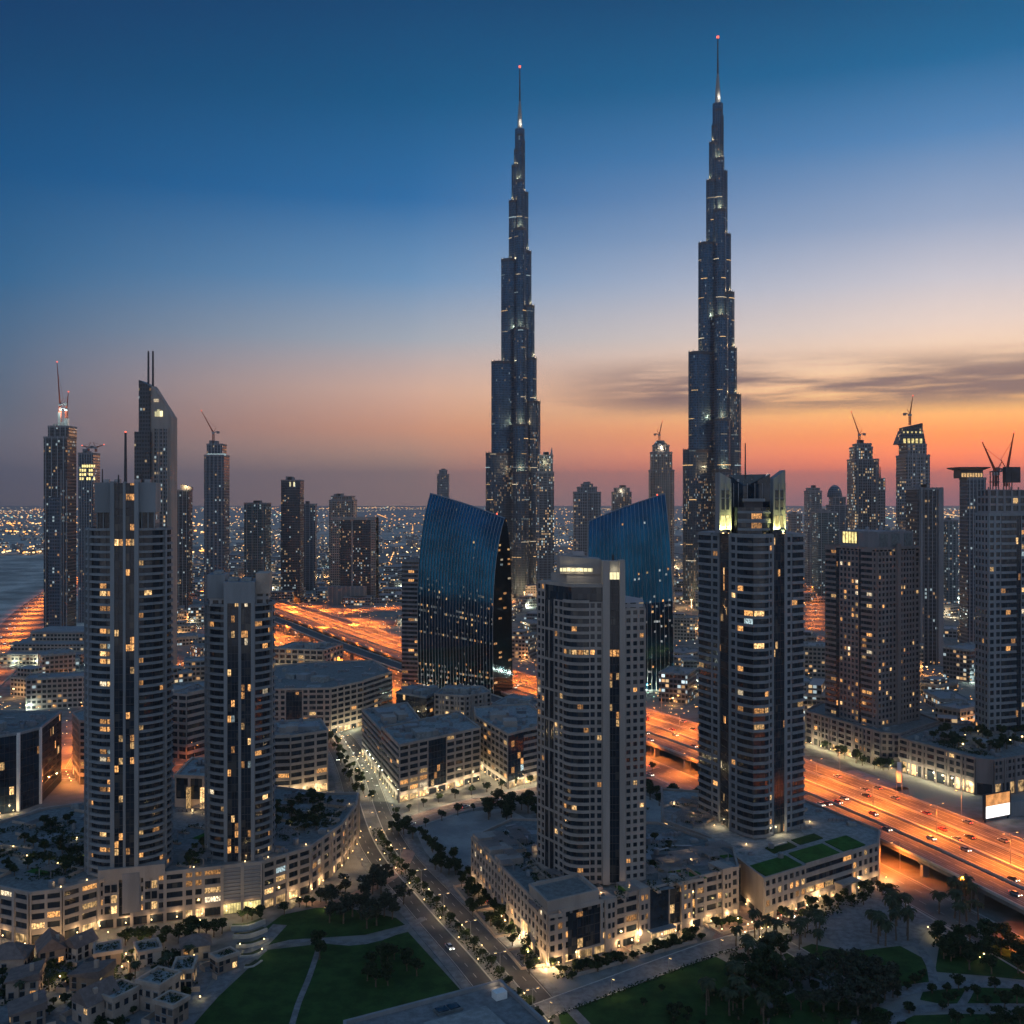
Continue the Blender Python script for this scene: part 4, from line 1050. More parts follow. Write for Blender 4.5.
for t in (.14, .24, .74, .84):
    b = MB(); b.ob(FR[3], d_, n_, L_ * t - 1.5, L_ * t + 1.5, .46, .89, 3.6, 16.99); B.part('bay', b, 'beige')
    for z in (5.5, 9.2, 12.9):
        b = MB(); b.ob(FR[3], d_, n_, L_ * t - .9, L_ * t + .9, .9, 1.0, z, z + 2.6); B.part('window', b, 'glass' if RND.random() < .7 else 'w2')
L_, d_, n_ = unit(FR[5], FR[6]); b = MB()
b.ob(FR[5], d_, n_, .3, L_ - .3, .35, .5, .4, 3.9); B.part('entrance_glazing', b, 'shop_y')
for k in range(9): b = MB(); b.ob(FR[5], d_, n_, .4, L_ - .4, .32, .6, 5 + k * 1.35, 5.9 + k * 1.35); B.part('louvre', b, 'conc_dark')
front_lamps(B, FR, 8.5, 300, 1.8, 1.5, p=.75)
front_lamps(B, offset(FR, -3), 9, 70, 17.3, 0, p=.7)
terrace(B, offset(poly, -5, True), 17.05, 90)
B.finish()
# ---- the podium of the middle tower
PA, PB_, PC = G(548, 968), G(738, 916), (70, 392)
PL = G(472, 882)
W1 = lerp(PA, PL, .52)
B = lowrise('podium', 'stone podium with terraces and uplit corner under the tower in front', 'podium', [PL, W1, PA, lerp(PA, PB_, .5), PB_, (84, 390), (60, 420), (0, 425)], 17, 4, 'beige',
            ['punched', 'punched', 'mixed', 'mixed', 'punched'], .15, (1, 2, 3), 95, roof='roof_dark', plant=30, base=3.6)
b = MB()
q = [lerp(PA, PL, -.0), lerp(PA, PB_, .26)]
L_, d_, n_ = unit(PL, PA); L2_, d2_, n2_ = unit(PA, PB_)
# taller corner pavilion
cor = [lerp(PA, PL, .20), PA, lerp(PA, PB_, .24)]; cor.append((cor[0][0] + cor[2][0] - PA[0], cor[0][1] + cor[2][1] - PA[1]))
b = MB(); b.prism(offset(cor, .25, True), 16.6, 20.6); B.part('corner_pavilion', b, 'beige')
b = MB(); b.poly([(*p, 20.62) for p in offset(cor, -1, True)]); B.part('pavilion_roof', b, 'roof_dark'); parapet(B, cor, 20.7, .8, .4, 'beige')
for k, (t0, t1) in enumerate(((.58, .66), (.72, .82), (.90, .99))):
    a = [lerp(PA, PL, t0), lerp(PA, PL, t1)]; ii = [(p[0] - n_[0] * 9, p[1] - n_[1] * 9) for p in a]
    b = MB(); b.prism([a[1], a[0], ii[0], ii[1]], 17.05, 19.4); B.part('roof_pavilion', b, 'beige')
for t in (.30, .47, .70, .93):
    a = lerp(PA, PB_, t); b = MB(); b.ob(a, d2_, n2_, -2.4, 2.4, -7, .9, 0, 17.7 if t in (.30, .70) else 18.6); B.part('bay', b, 'beige')
    for z in (4.6, 8, 11.4, 14.6):
        for s in (-1.3, .4): b = MB(); b.ob(a, d2_, n2_, s, s + .95, .8, .98, z, z + 1.7); B.part('window', b, 'glass' if RND.random() < .75 else 'w1')
b = MB(); b.ob(PA, d2_, n2_, L2_ * .50, L2_ * .60, .3, .75, 4, 17.4); B.part('tall_glazing', b, 'glass_blue')
b = MB(); b.ob(PA, d2_, n2_, L2_ * .485, L2_ * .615, .76, 3.2, 3.5, 4.1); B.part('canopy', b, 'conc')
b = MB(); b.ob(PA, d2_, n2_, L2_ * .09, L2_ * .13, .5, .7, 1, 16); B.part('tall_glazing', b, 'glass')
b = MB(); b.ob(PL, d_, n_, L_ * .72, L_ * .79, .48, .7, 1, 7.5); B.part('entrance_glazing', b, 'shop')
front_lamps(B, [PL, PA], 9, 420, 1.6, 1.6, p=.8); front_lamps(B, [PA, PB_], 8, 420, 1.6, 1.6, p=.85)
x, y = PA; wall_lamps(B, [(x - 1.4, y - 1.2, .6), (x + 1.5, y - 1.4, .6)], 1700, (1., .60, .26))
x, y = lerp(PL, PA, .72); wall_lamps(B, [(x - 1.5, y - 2.5, 1.5)], 2200, (1., .75, .45))
x, y = lerp(PA, PB_, .55); wall_lamps(B, [(x + 1, y - 2.5, 2.2)], 1800, (1., .70, .4))
terrace(B, [lerp(PL, PA, .15), PA, PB_, (80, 388), (45, 372), (10, 375), (0, 415)], 17.06, 90)
wall_lamps(B, [(66, 378, 17.4), (40, 350, 17.4), (20, 365, 17.4), (10, 385, 17.4), (30, 345, 17.4), (58, 368, 17.4)], 160)
B.finish()
# ---- the linking glazed hall and the podium of the crowned tower
B = lowrise('entrance_hall', 'low dark glazed entrance hall between the two stone podiums', 'hall', [(82, 384), (93, 380), (100, 400), (80, 408)], 13, 3, 'tan', ['curtain'], .05, (), 40, roof='roof_dark', plant=4)
wall_lamps(B, [(86, 376, 1.5)], 500); B.finish()
QA, QB = G(764, 921), G(878, 882)
q3 = (QB[0] - 14, QB[1] + 62)
B = lowrise('podium', 'stone podium with green roof lawns under the tower with the lit crown', 'podium', [QA, lerp(QA, QB, .34), lerp(QA, QB, .75), QB, (150, 418), q3, (70, 478), (64, 432), (80, 408)], 14.5, 3, 'beige',
            ['punched', 'ribbon', 'punched', 'blank', 'blank'], .14, (0, 1), 80, roof='roof', plant=7, base=3.4)
b = MB()
def inq(s, t): a = lerp(QA, QB, s); return (a[0] - 14 * t, a[1] + 40 * t)
for s0, s1, t0, t1 in ((.04, .34, .04, .30), (.38, .68, .04, .32), (.72, .92, .06, .34)):
    b = MB(); b.prism([inq(s0, t0), inq(s1, t0), inq(s1, t1), inq(s0, t1)], 14.6, 14.95); B.part('roof_lawn', b, 'turf')
for s0, s1, t0, t1 in ((.30, .5, .40, .55), (.54, .75, .42, .56)):
    b = MB(); b.prism([inq(s0, t0), inq(s1, t0), inq(s1, t1), inq(s0, t1)], 14.6, 14.9); B.part('roof_lawn', b, 'lawn')
L_, d_, n_ = unit(QA, QB)
for t in (.60, .66, .72): b = MB(); b.ob(QA, d_, n_, L_ * t - .5, L_ * t + .5, .5, 4, 0, 5.2); B.part('porch_pier', b, 'beige')
b = MB(); b.ob(QA, d_, n_, L_ * .58, L_ * .74, .5, 4.3, 5.21, 6); B.part('porch_roof', b, 'beige')
front_lamps(B, [QA, QB], 6, 420, 1.4, 1.8, p=.95); wall_lamps(B, [(QB[0] + 4, QB[1] + 2, 1)], 2200, (1, .6, .22))
terrace(B, [(74, 420), (86, 412), (90, 440), (104, 452), (126, 440), (128, 462), (74, 470), (68, 440)], 14.6, 46)
wall_lamps(B, [(78, 440, 14.8), (84, 425, 14.8), (72, 455, 14.8), (92, 402, 14.8), (125, 430, 14.8)], 260)
B.finish()
# ---- the block in the foreground whose roof only is seen
r0, r1, r2 = G(500, 984, 30), G(345, 1025, 30), G(548, 1028, 30)
poly = [(r1[0] - 2, r1[1]), (-2.5, 205), (r2[0] + 2, r2[1] - 4), r0]
poly = [r1, (r1[0] + 4, 205), (12, 205), r2, r0]
B = lowrise('foreground_block', 'pale flat roof of a near block with hatches and a warm lit parapet corner', 'building', poly, 30, 9, 'conc', ['wide'], .045, (), 50, roof='pave', plant=0)
b = MB(); b.ob(lerp(r1, r0, .45), *unit(r1, r0)[1:], 2, 8.4, 4.2, 7.2, 30.05, 30.7); B.part('skylight', b, 'roof_dark')
for k in range(2): b = MB(); b.ob(lerp(r1, r0, .45), *unit(r1, r0)[1:], 2.3 + 3 * k, 4.9 + 3 * k, 4.5, 6.9, 30.71, 30.9); B.part('skylight_pane', b, 'glass')
b = MB(); b.ob(lerp(r1, r0, .3), *unit(r1, r0)[1:], 3, 19, 10, 22, 30.06, 31.2); B.part('raised_roof', b, 'roof')
b = MB(); b.ob(lerp(r1, r0, .85), *unit(r1, r0)[1:], 1, 4, 5, 7.4, 30.05, 31.8); B.part('roof_unit', b, 'white')
lamp('POINT', (r0[0] - 1.2, r0[1] - 2.2, 31), 60, (1., .7, .4), B.root, .2)
B.finish()

# ---- office and apartment blocks of the middle distance
C_, R_, L__ = (-56, 507), (-17, 546), (-88, 602)
v = (L__[0] - C_[0], L__[1] - C_[1])
B = lowrise('office_block', 'six storey office block with banded wings at the corner of the shop street', 'office block', [lerp(C_, L__, .42), C_, lerp(C_, R_, .34), lerp(C_, R_, .56), R_, (R_[0] + v[0] * .42, R_[1] + v[1] * .42)], 28, 7, 'beige',
            ['ribbon', 'wide', 'curtain', 'wide', 'punched'], .10, (1, 2, 3), 60, plant=14, base=4)
front_lamps(B, [lerp(C_, L__, .4), C_], 8, 900, 2, 2, (1., .92, .55)); front_lamps(B, [C_, R_], 7, 800, 2, 2, (1., .76, .42)); B.finish()
B = lowrise('office_block', 'rear wing of banded offices behind the cornered office block', 'office block', [L__, lerp(C_, L__, .44), (lerp(C_, L__, .44)[0] + 20, lerp(C_, L__, .44)[1] + 20), (L__[0] + 24, L__[1] + 22)], 26, 7, 'beige', ['ribbon', 'punched', 'punched'], .06, (0,), 40, plant=9, base=4)
front_lamps(B, [L__, lerp(C_, L__, .44)], 9, 900, 2, 2, (1., .95, .6)); B.finish()
B = lowrise('office_block', 'office block with banded front partly behind the stone tower in front', 'office block', [(-22, 600), (-20, 575), (-2, 531), (6, 540), (24, 556), (10, 610)], 28, 7, 'beige', ['punched', 'wide', 'curtain', 'ribbon', 'punched'], .10, (1, 2, 3), 60, plant=12, base=4)
front_lamps(B, [(-20, 575), (-2, 531), (24, 556)], 8, 900, 2, 2, (1., .80, .45)); B.finish()
B = lowrise('office_block', 'square windowed block just right of the shorter curved tower', 'office block', [(-124, 514), (-112, 516), (-95, 528), (-104, 556), (-134, 548)], 30.5, 7, 'beige', ['ribbon', 'wide', 'wide'], .05, (0, 1), 60, plant=9, base=5)
front_lamps(B, [(-124, 514), (-112, 516), (-95, 528)], 6, 1400, 2, 2.5, (1., .72, .36)); B.finish()
B = lowrise('office_block', 'long curved office block with flat grey roof below the dark ramp', 'office block', [(-190, 668), (-152, 652), (-116, 655), (-99, 680), (-84, 716), (-104, 770), (-150, 760), (-200, 720)], 29, 7, 'tan', ['punched', 'mixed', 'wide', 'ribbon', 'punched'], .10, (1, 2, 3), 60, plant=22, base=4, roof='roof_dark')
front_lamps(B, [(-116, 652), (-99, 678)], 8, 1400, 2, 3, (1., .92, .55)); B.finish()
B = lowrise('office_block', 'small stone block with tall pilasters behind the long curved offices', 'office block', [(-205, 880), (-160, 868), (-150, 905), (-196, 918)], 22, 4, 'tan', ['wide', 'wide'], .06, (0,), 30, pil=6, plant=6, base=4)
front_lamps(B, [(-205, 880), (-160, 868)], 14, 2500, 2, 4, (1., .85, .45)); B.finish()
B = lowrise('office_block', 'small ribbed beige block at the foot of the curved blue tower', 'office block', [(-50, 662), (-30, 655), (-14, 668), (-20, 690), (-44, 692)], 24, 6, 'beige', ['punched', 'punched', 'ribbon'], .07, (0, 1), 40, plant=8, pil=5, base=4)
front_lamps(B, [(-50, 660), (-30, 653)], 8, 900, 2, 2, (1., .8, .4)); B.finish()
B = lowrise('office_block', 'low teal glazed block between the curved offices and the blue tower', 'office block', [(-78, 690), (-56, 672), (-46, 700), (-70, 716)], 20, 5, 'conc', ['curtain', 'ribbon'], .06, (), 30, plant=6); B.finish()
B = lowrise('office_block', 'pale office terrace right of the ribbed beige block', 'office block', [(-12, 640), (12, 632), (22, 650), (0, 672)], 22, 5, 'conc', ['wide', 'ribbon'], .06, (0,), 30, plant=7, base=4); B.finish()
B = lowrise('apartment_block', 'slim striped apartment block standing left of the curved blue tower', 'tower', [(-86, 800), (-71, 796), (-68, 822), (-84, 826)], 102, 30, 'conc_dark', ['ribbon', 'ribbon'], .07, (), 70, plant=4); B.finish()
# left side
B = lowrise('office_block', 'dark glass office block with a curved roof edge and white fins at the left edge', 'office block', [(-282, 486), (-258, 484), (-246, 487), (-238, 494), (-233, 506), (-240, 545), (-290, 545)], 37, 9, 'conc', ['curtain', 'curtain', 'curtain', 'curtain', 'curtain'], .045, (), 50, plant=12, roof='roof_dark')
for (x, y) in ((-258, 484), (-246, 487), (-238, 494), (-233, 506)):
    b = MB(); b.box(x - .7, x + .7, y - .9, y + .3, 0, 37.8); B.part('fin', b, 'white')
front_lamps(B, [(-258, 482), (-246, 485), (-236, 494)], 6, 900, 1.5, 2, (1., .7, .35)); B.finish()
B = lowrise('office_block', 'stone office block with lit ground floor behind the tall curved tower', 'office block', [(-240, 560), (-228, 540), (-203, 536), (-196, 570), (-236, 580)], 33, 8, 'beige', ['punched', 'wide', 'punched'], .05, (0, 1), 50, plant=8, base=5)
front_lamps(B, [(-240, 558), (-228, 537), (-203, 533)], 7, 2600, 3, 3, (1., .32, .07)); B.finish()
B = lowrise('low_hall', 'low flat roofed hall with a lit strip of windows left of the tall curved tower', 'hall', [(-222, 436), (-182, 424), (-172, 452), (-215, 466)], 9, 2, 'tan', ['wide', 'blank'], .5, (0,), 30, plant=6, roof='roof')
front_lamps(B, [(-222, 434), (-182, 422)], 10, 500, 1.5, 2); B.finish()
B = lowrise('hotel_block', 'tan block with tall warm lit slots between the two curved towers', 'building', [(-146, 444), (-120, 440), (-116, 470), (-148, 474)], 30, 2, 'tan', ['wide', 'blank'], .0, (), 30, plant=5)
for x in (-139.5, -133.5, -126.5):
    for z0_, z1_ in ((4, 13), (15, 26)): b = MB(); b.box(x - .8, x + .8, 441.2 + (-.3 if x < -130 else -1.2), 442.4, z0_, z1_); B.part('tall_window', b, 'w2' if x != -126.5 else 'w1')
b = MB(); b.box(-147, -119, 439.6, 444, 13.4, 14.4); B.part('canopy', b, 'conc')
wall_lamps(B, [(-136, 436, 17.5), (-128, 434, 17.5)], 500); B.finish()
B = lowrise('office_block', 'small beige office block glimpsed between the two curved towers', 'office block', [(-197, 590), (-186, 586), (-178, 600), (-190, 620)], 38, 9, 'beige', ['wide', 'ribbon'], .06, (), 30, plant=4); B.finish()
# right side
B = lowrise('podium', 'brown stone podium of the broad brown block with a lit shopfront', 'podium', [(182, 634), (207, 574), (216, 571), (252, 604), (246, 650), (200, 660)], 19, 4, 'brown', ['wide', 'punched', 'wide'], .05, (0,), 40, roof='roof_dark', plant=10, base=5, pil=7)
front_lamps(B, [(184, 628), (206, 573)], 9, 2200, 2, 3, (1., .82, .42)); front_lamps(B, [(207, 572), (250, 602)], 12, 900, 2, 3, (1., .85, .5)); B.finish()
s0, s1, s2 = (214, 566), (236, 521), (246, 519)
B = lowrise('shopping_arcade', 'long brown arcade of lit shops with a planted roof beside the highway', 'arcade', [s0, s1, (243, 517), (300, 545), (310, 600), (250, 600)], 18, 3, 'brown', ['wide', 'blank', 'punched'], .04, (0, 2), 40, roof='roof_dark', plant=18, base=7, pil=8)
front_lamps(B, [s0, s1], 6, 1500, 3, 3, (1., .86, .5)); B.finish()
# ================================================================== the two needle towers
def wing_poly(ang, L, w):
    c, s = cos(ang), sin(ang); pts = [(0, w / 2)]; r = w / 2; pts = []
    for k in range(9):
        t = -pi / 2 + pi * k / 8; pts.append((max(L - r, 0) + r * cos(t), r * sin(t)))
    pts = [(-2, -r)] + pts + [(-2, r)]
    return [(x * c - y * s, x * s + y * c) for x, y in pts]
def needle(label, X0, Y0_):
    t = thing('skyscraper', label, 'skyscraper', (X0, Y0_, 0))
    zz = lambda y: PZ(y, 1500); m = 1.465
    right, left, front = radians(-18), radians(198), radians(272)
    # tiers: (angle, [(length, top row, width)...]) rows as in the picture of the nearer one
    W = [(right, [(33, 395, 25), (27, 395 - 46, 22), (23.5, 293, 21), (18.5, 243 - 8, 18), (13.5, 172, 16), (8, 117, 11)]),
         (left, [(55, 450, 25), (46, 353, 24), (30, 244, 22), (17.5, 181, 17), (13, 143, 14), (9, 126, 11)]),
         (front, [(46, 470, 25), (38, 420, 23), (30, 318, 20), (21, 212, 18), (15, 160, 14), (9, 110, 10)])]
    for ang, tiers in W:
        zprev = 0
        for k, (L, y, wd) in enumerate(tiers):
            z1 = zz(y); b = MB(); L2 = L
            b.prism(wing_poly(ang, L, wd), zprev if k else 0, z1); zprev = z1 - .0
            o = obj('tier', b, M['burj' if k else 'burj_low'], t)
            # vertical steel ribs up the rounded nose
            f = MB(); c, s = cos(ang), sin(ang); r = wd / 2
            for q in range(5):
                th = -pi / 2 + pi * (q + .5) / 5; x, y_ = L - r + (r + .25) * cos(th), (r + .25) * sin(th)
                f.tube((x * c - y_ * s, x * s + y_ * c, (zz(tiers[k - 1][1]) if k else 0)), (x * c - y_ * s, x * s + y_ * c, z1 + 2), .35, .35, 4)
            obj('rib', f, M['rib'], t)
            f = MB(); pl = wing_poly(ang, L + .4, wd + .8); f.prism(pl, z1 - 4.2, z1 - .6); obj('dark_band', f, M['dark_metal'], t)
    core = [(12.5 * cos(2 * pi * k / 12), 12.5 * sin(2 * pi * k / 12)) for k in range(12)]
    b = MB(); b.prism([(x * .62, y * .62) for x, y in core], 0, zz(104)); obj('core', b, M['burj'], t)
    b = MB(); b.tube((0, 0, zz(104)), (0, 0, zz(88)), 4, 3.4, 10); b.tube((0, 0, zz(88)), (0, 0, zz(74)), 3.2, 1.6, 10); obj('pinnacle', b, M['conc'], t)
    b = MB(); b.tube((0, 0, zz(74)), (0, 0, zz(38)), 1.5, .8, 8); obj('spire', b, M['dark_metal'], t)
    b = MB(); b.box(-1.6, 1.6, -1.6, 1.6, zz(38), zz(36.2)); obj('beacon', b, M['beacon'], t)
    # mechanical floors: thin lines of light
    for y, fr in ((200, .6), (222, .2), (262, .6), (281, .25), (300, .8), (322, .3), (340, .5), (372, .25), (392, .35), (420, .7), (436, .3), (452, .35), (466, .9), (484, .4), (500, .6), (520, .5), (544, .5), (560, .5)):
        z = zz(y)
        for ang, tiers in W:
            Lk = [(L, wd) for L, yy, wd in tiers if zz(yy) > z]
            if not Lk: continue
            L, wd = Lk[0]; pl = wing_poly(ang, L + .7, wd + 1.4); pl = pl[1:-1]
            b = MB()
            cell = []
            for a, c in zip(pl, pl[1:]):
                n = max(1, int(hypot(c[0] - a[0], c[1] - a[1]) / 2.6)); cell += [(lerp(a, c, i / n), lerp(a, c, (i + 1) / n)) for i in range(n)]
            n = max(2, int(len(cell) * fr * RND.uniform(.5, 1.1))); i0 = RND.randint(0, max(0, len(cell) - n))
            b.v = [(*p, zz_) for p, q in cell[i0:i0 + n] for zz_ in (z, z + 1.)]; p = cell[i0:i0 + n][-1][1]; b.v += [(*p, z), (*p, z + 1.)]
            for i in range(len(b.v) // 2 - 1): b.f.append((2 * i, 2 * i + 2, 2 * i + 3, 2 * i + 1)); b.m.append(0)
            if b.f: tag(obj('light_line', b, M[RND.choice(['w3', 'w2', 'w4'])], t))
    # flood lamps at the setbacks wash the walls above them
    for (y, ang, L, p) in () and ((293, right, 20, 90), (275, front, 24, 150), (244, left, 24, 90), (205, front, 17, 130), (178, left, 16, 70), (172, right, 12, 60), (142, left, 11, 60), (136, front, 12, 80), (118, right, 7, 45), (100, front, 6, 60), (126, left, 9, 40),
                           (468, front, 44, 260), (548, front, 48, 420), (410, right, 30, 150), (352, left, 38, 120), (330, front, 34, 160)):
        z = zz(y) + 1; x, y_ = (L + 4) * cos(ang), (L + 4) * sin(ang)
        b = MB(); b.box(x - .6, x + .6, y_ - .6, y_ + .6, z - .6, z); obj('flood_light', b, M['bulb'], t)
        lamp('POINT', (x, y_, z + 2), p * 55, (1., .72, .42), t, .6)
    for ang, tiers in W:
        for k in range(1, len(tiers)):
            if k == 1 and ang == left: continue
            L = tiers[k - 1][0] - 1.6; z = zz(tiers[k - 1][1]) + .6; x, y_ = L * cos(ang), L * sin(ang)
            b = MB(); b.box(x - .25, x + .25, y_ - .25, y_ + .25, z, z + .3); obj('flood_light', b, M['bulb'], t)
            lamp('POINT', (x + 1.5 * cos(ang), y_ + 1.5 * sin(ang), z + 4.5), (24000 if ang == front else 9000) * (1.25 - .12 * k), (1., .55, .22), t, .6)
    lamp('POINT', (2.5, -7, zz(98)), 6000, (1, .86, .66), t, .5)
    for dx in (-100, -72, -46, -20, 8, 36, 64):
        x, y_ = dx + RND.uniform(-8, 8), -62 - RND.uniform(0, 22)
        b = MB(); b.tube((x, y_, 0), (x, y_, 11), .4, .3, 5); b.box(x - 1, x + 1, y_ - 1, y_ + 1, 11, 12); obj('plaza_lamp', b, [M['bulb']], t); lamp('POINT', (x, y_, 14), 26000, (1., .56, .22), t, .8)
    return t
needle('nearer and taller looking of the two stepped needle skyscrapers, right of the other', PX(717.8, 1500), 1500)
needle('farther of the two stepped needle skyscrapers, behind the curved blue tower', PX(519.8, 1603), 1603)

# ================================================================== the other towers on the skyline
def rect(x0, x1, y0, y1, ch=0):
    if not ch: return [(x0, y0), (x1, y0), (x1, y1), (x0, y1)]
    return [(x0 + ch, y0), (x1 - ch, y0), (x1, y0 + ch), (x1, y1 - ch), (x1 - ch, y1), (x0 + ch, y1), (x0, y1 - ch), (x0, y0 + ch)]
def skytower(label, Y, tiers, mat, fins=5, finmat='metal', ch=0, depth=.8, name='skyscraper', cat='skyscraper', cap=None, rz=0, plant=True, band=None, group=None):
    """tiers from the ground up: (left px, right px, top row[, material, depth factor])"""
    xl = min(q[0] for q in tiers); xr = max(q[1] for q in tiers); xc = (xl + xr) / 2
    t = thing(name, label, cat, (PX(xc, Y), Y, 0), rz, group); z0 = 0; last = None; out = []
    for k, q in enumerate(tiers):
        x0, x1 = (q[0] - xc) * Y / F, (q[1] - xc) * Y / F; z1 = PZ(q[2], Y); mt = q[3] if len(q) > 3 and q[3] else mat
        dp = min((x1 - x0) * (q[4] if len(q) > 4 else depth), .32 * (q[1] - q[0]) * Y / max(abs(xc - 512), 20), 45)
        if xc < 512: x1 = ((512 + (q[1] - 512) * (Y + dp) / Y) - xc) * Y / F
        else: x0 = ((512 + (q[0] - 512) * (Y + dp) / Y) - xc) * Y / F
        zb = q[5] if len(q) > 5 else z0
        yo = q[6] if len(q) > 6 else k * .8
        b = MB(); poly = rect(x0, x1, yo, yo + dp, ch * (x1 - x0)); b.prism(poly, zb, z1); obj('tower_body', b, M[mt], t)
        n = max(0, fins if x1 - x0 > 14 else fins // 2); 
        for i in range(n):
            x = x0 + (x1 - x0) * (i + .5) / n; f = MB(); f.box(x - .35, x + .35, yo - .7, yo - .02, zb, z1 + .8); obj('fin', f, M[finmat], t)
        f = MB(); po = offset(poly, .35, True); f.prism(po, z1 - 1.6, z1 + .5); obj('parapet', f, M['conc_dark'], t)
        if band:
            for y in band:
                z = PZ(y, Y)
                if zb < z < z1 - 3: f = MB(); f.prism(offset(poly, .3, True), z, z + 2.2, bottom=True); obj('floor_band', f, M['conc_dark'], t)
        z0 = z1; last = (x0, x1, z1, yo, dp); out.append(last)
    if plant:
        x0, x1, z, yo, dp = last; wdt = x1 - x0
        for k in range(2):
            a = x0 + wdt * RND.uniform(.08, .5); b = MB(); b.box(a, a + wdt * .3, yo + dp * .2, yo + dp * .6, z + .5, z + RND.uniform(2.5, 5.5)); obj('plant_room', b, M['conc_dark'], t)
    return t, out, xc
def crane(label, x, Y, ybase, ytop, lean, jib, mast_y):
    """luffing crane on a tower top: rows and px"""
    t = thing('tower_crane', label, 'crane', (PX(x, Y), Y + 6, PZ(ybase, Y) + .5)); k = Y / F
    h = (ybase - mast_y) * k
    b = MB()
    for sx in (-.9, .9):
        for sy in (-.9, .9): b.tube((sx, sy, 0), (sx, sy, h), .35, .35, 4)
    n = max(2, int(h / 3))
    for i in range(n): b.tube((-.9, -.9, h * i / n), (.9, -.9, h * (i + 1) / n), .22, .22, 4)
    obj('mast', b, M['red_steel'], t)
    b = MB(); b.box(-1.6, 1.6, -1.4, 1.4, h, h + 2.2); obj('cab', b, M['metal'], t)
    tip = (lean * k, 0, (ybase - ytop) * k); b = MB(); root = (0, 0, h + 1.6)
    for o in ((-.5, 0), (.5, 0), (0, .8)): b.tube((root[0] + o[0], root[1], root[2] + o[1]), tip, .45, .3, 4)
    obj('jib', b, M['red_steel'], t)
    s = -1 if lean > 0 else 1; b = MB(); b.tube(root, (s * 6, 0, h + 3.4), .6, .5, 4); b.box(s * 6 - 1.6, s * 6 + 1.6, -1, 1, h + .6, h + 3.4); obj('counterweight', b, M['conc_dark'], t)
    b = MB(); b.tube((0, 0, h + 2), (s * 3.5, 0, h + 8), .3, .25, 4); b.tube((s * 3.5, 0, h + 8), (tip[0] * .8, 0, root[2] + (tip[2] - root[2]) * .8), .12, .12, 3); obj('a_frame', b, M['red_steel'], t)
    b = MB(); b.box(tip[0] - .5, tip[0] + .5, -.5, .5, tip[2], tip[2] + 1); obj('beacon', b, M['beacon'], t)
    return t
def extra(t, name, mb, mt): return obj(name, mb, M[mt], t)

# far left, dark tower with cranes
t, o, xc = skytower('tall dark tower with rounded shoulder and a bright lit crane base on its roof', 1080, [(43, 77, 437, None), (47, 77, 426), ], 'far_dark', 4, 'metal', .06)
k = 1080 / F
for x0, x1, y0, y1 in ((48.5, 61, 497, 640), (61, 62, 470, 640), (66.5, 67.5, 480, 640)):
    b = MB(); b.box((x0 - xc) * k, (x1 - xc) * k, -1.2, -.9, 0, PZ(y0, 1080)); extra(t, 'facade_panel', b, 'far_blue' if x1 - x0 > 3 else 'conc')
b = MB(); b.box((56 - xc) * k, (58.5 - xc) * k, 4, 6, PZ(426, 1080), PZ(412, 1080)); b.box((62 - xc) * k, (66 - xc) * k, 4, 8, PZ(426, 1080), PZ(418, 1080)); extra(t, 'lit_scaffold', b, 'w4')
lamp('POINT', (0, 0, PZ(412, 1080)), 12000, (.85, 1, .9), t)
crane('long jibbed crane on the tall dark tower far left', 57.5, 1080, 425, 362, -3, 0, 406)
crane('shorter crane beside the long jibbed one on the dark tower far left', 64, 1080, 425, 392, 2, 0, 411)
# podium of it
t = thing('podium', 'wide terraced grey podium at the foot of the tall dark tower far left', 'podium', (PX(52, 960), 960, 0))
for x0, x1, y0, y1, z in ((-34, 40, -30, 40, 10), (-30, 40, -18, 40, 18), (-18, 34, -4, 36, 27)):
    b = MB(); b.prism(rect(x0, x1, y0, y1), 0 if z == 10 else z - 9, z); obj('terrace', b, M['low_a'], t)
    b = MB(); b.prism(rect(x0 - .5, x1 + .5, y0 - .5, y1), z - 1, z + .3); obj('slab', b, M['conc'], t)
for x in (-20, 0, 18): lamp('POINT', (x, -33, 4), 3500, (.9, 1., .7), t)

t, o, xc = skytower('blue glass tower with a lit square grid near its top', 1250, [(78, 100, 453)], 'far_blue', 6, 'metal')
b = MB(); k = 1250 / F
for i in range(7):
    for j in range(4):
        if RND.random() < .75: b.box((80 + i * 2.3 - xc) * k, (81.5 + i * 2.3 - xc) * k, -1.0, -.75, PZ(480 - j * 4.2, 1250), PZ(477.4 - j * 4.2, 1250))
extra(t, 'lit_grid', b, 'shop_y')
crane('small low crane on the blue tower with the lit grid', 86, 1250, 452, 446, -6, 0, 449); crane('small crane reaching right on the blue tower with the lit grid', 94, 1250, 452, 445, 8, 0, 449)
# triangular topped tower with two antennas
Y = 900; k = Y / F; t = thing('skyscraper', 'triangular topped beige tower with twin antennas and a white lit sign', 'skyscraper', (PX(157, Y), Y, 0)); xq = lambda x: (x - 157) * k
b = MB(); b.prism([(xq(150.5), 0), (xq(171), 0), (xq(171), 17), (xq(150.5), 17)], 0, 0, top=[PZ(420, Y)] * 4)
b.prism([(xq(150.5), 0), (xq(156), 0), (xq(161.5), 0), (xq(166.5), 0), (xq(171), 0), (xq(171), 17), (xq(150.5), 17)], PZ(420, Y), 0, top=[PZ(y, Y) for y in (385, 391, 399, 408, 417, 417, 385)])
obj('tower_body', b, M['beige'], t)
b = MB(); b.box(xq(154.5), xq(168), -.5, -.02, 0, PZ(448, Y)); obj('glazing', b, M['far_lit'], t)
b = MB(); b.box(xq(155), xq(167.5), -.8, -.52, PZ(448, Y), PZ(429, Y)); obj('sky_lobby_glazing', b, M['far_lit'], t)
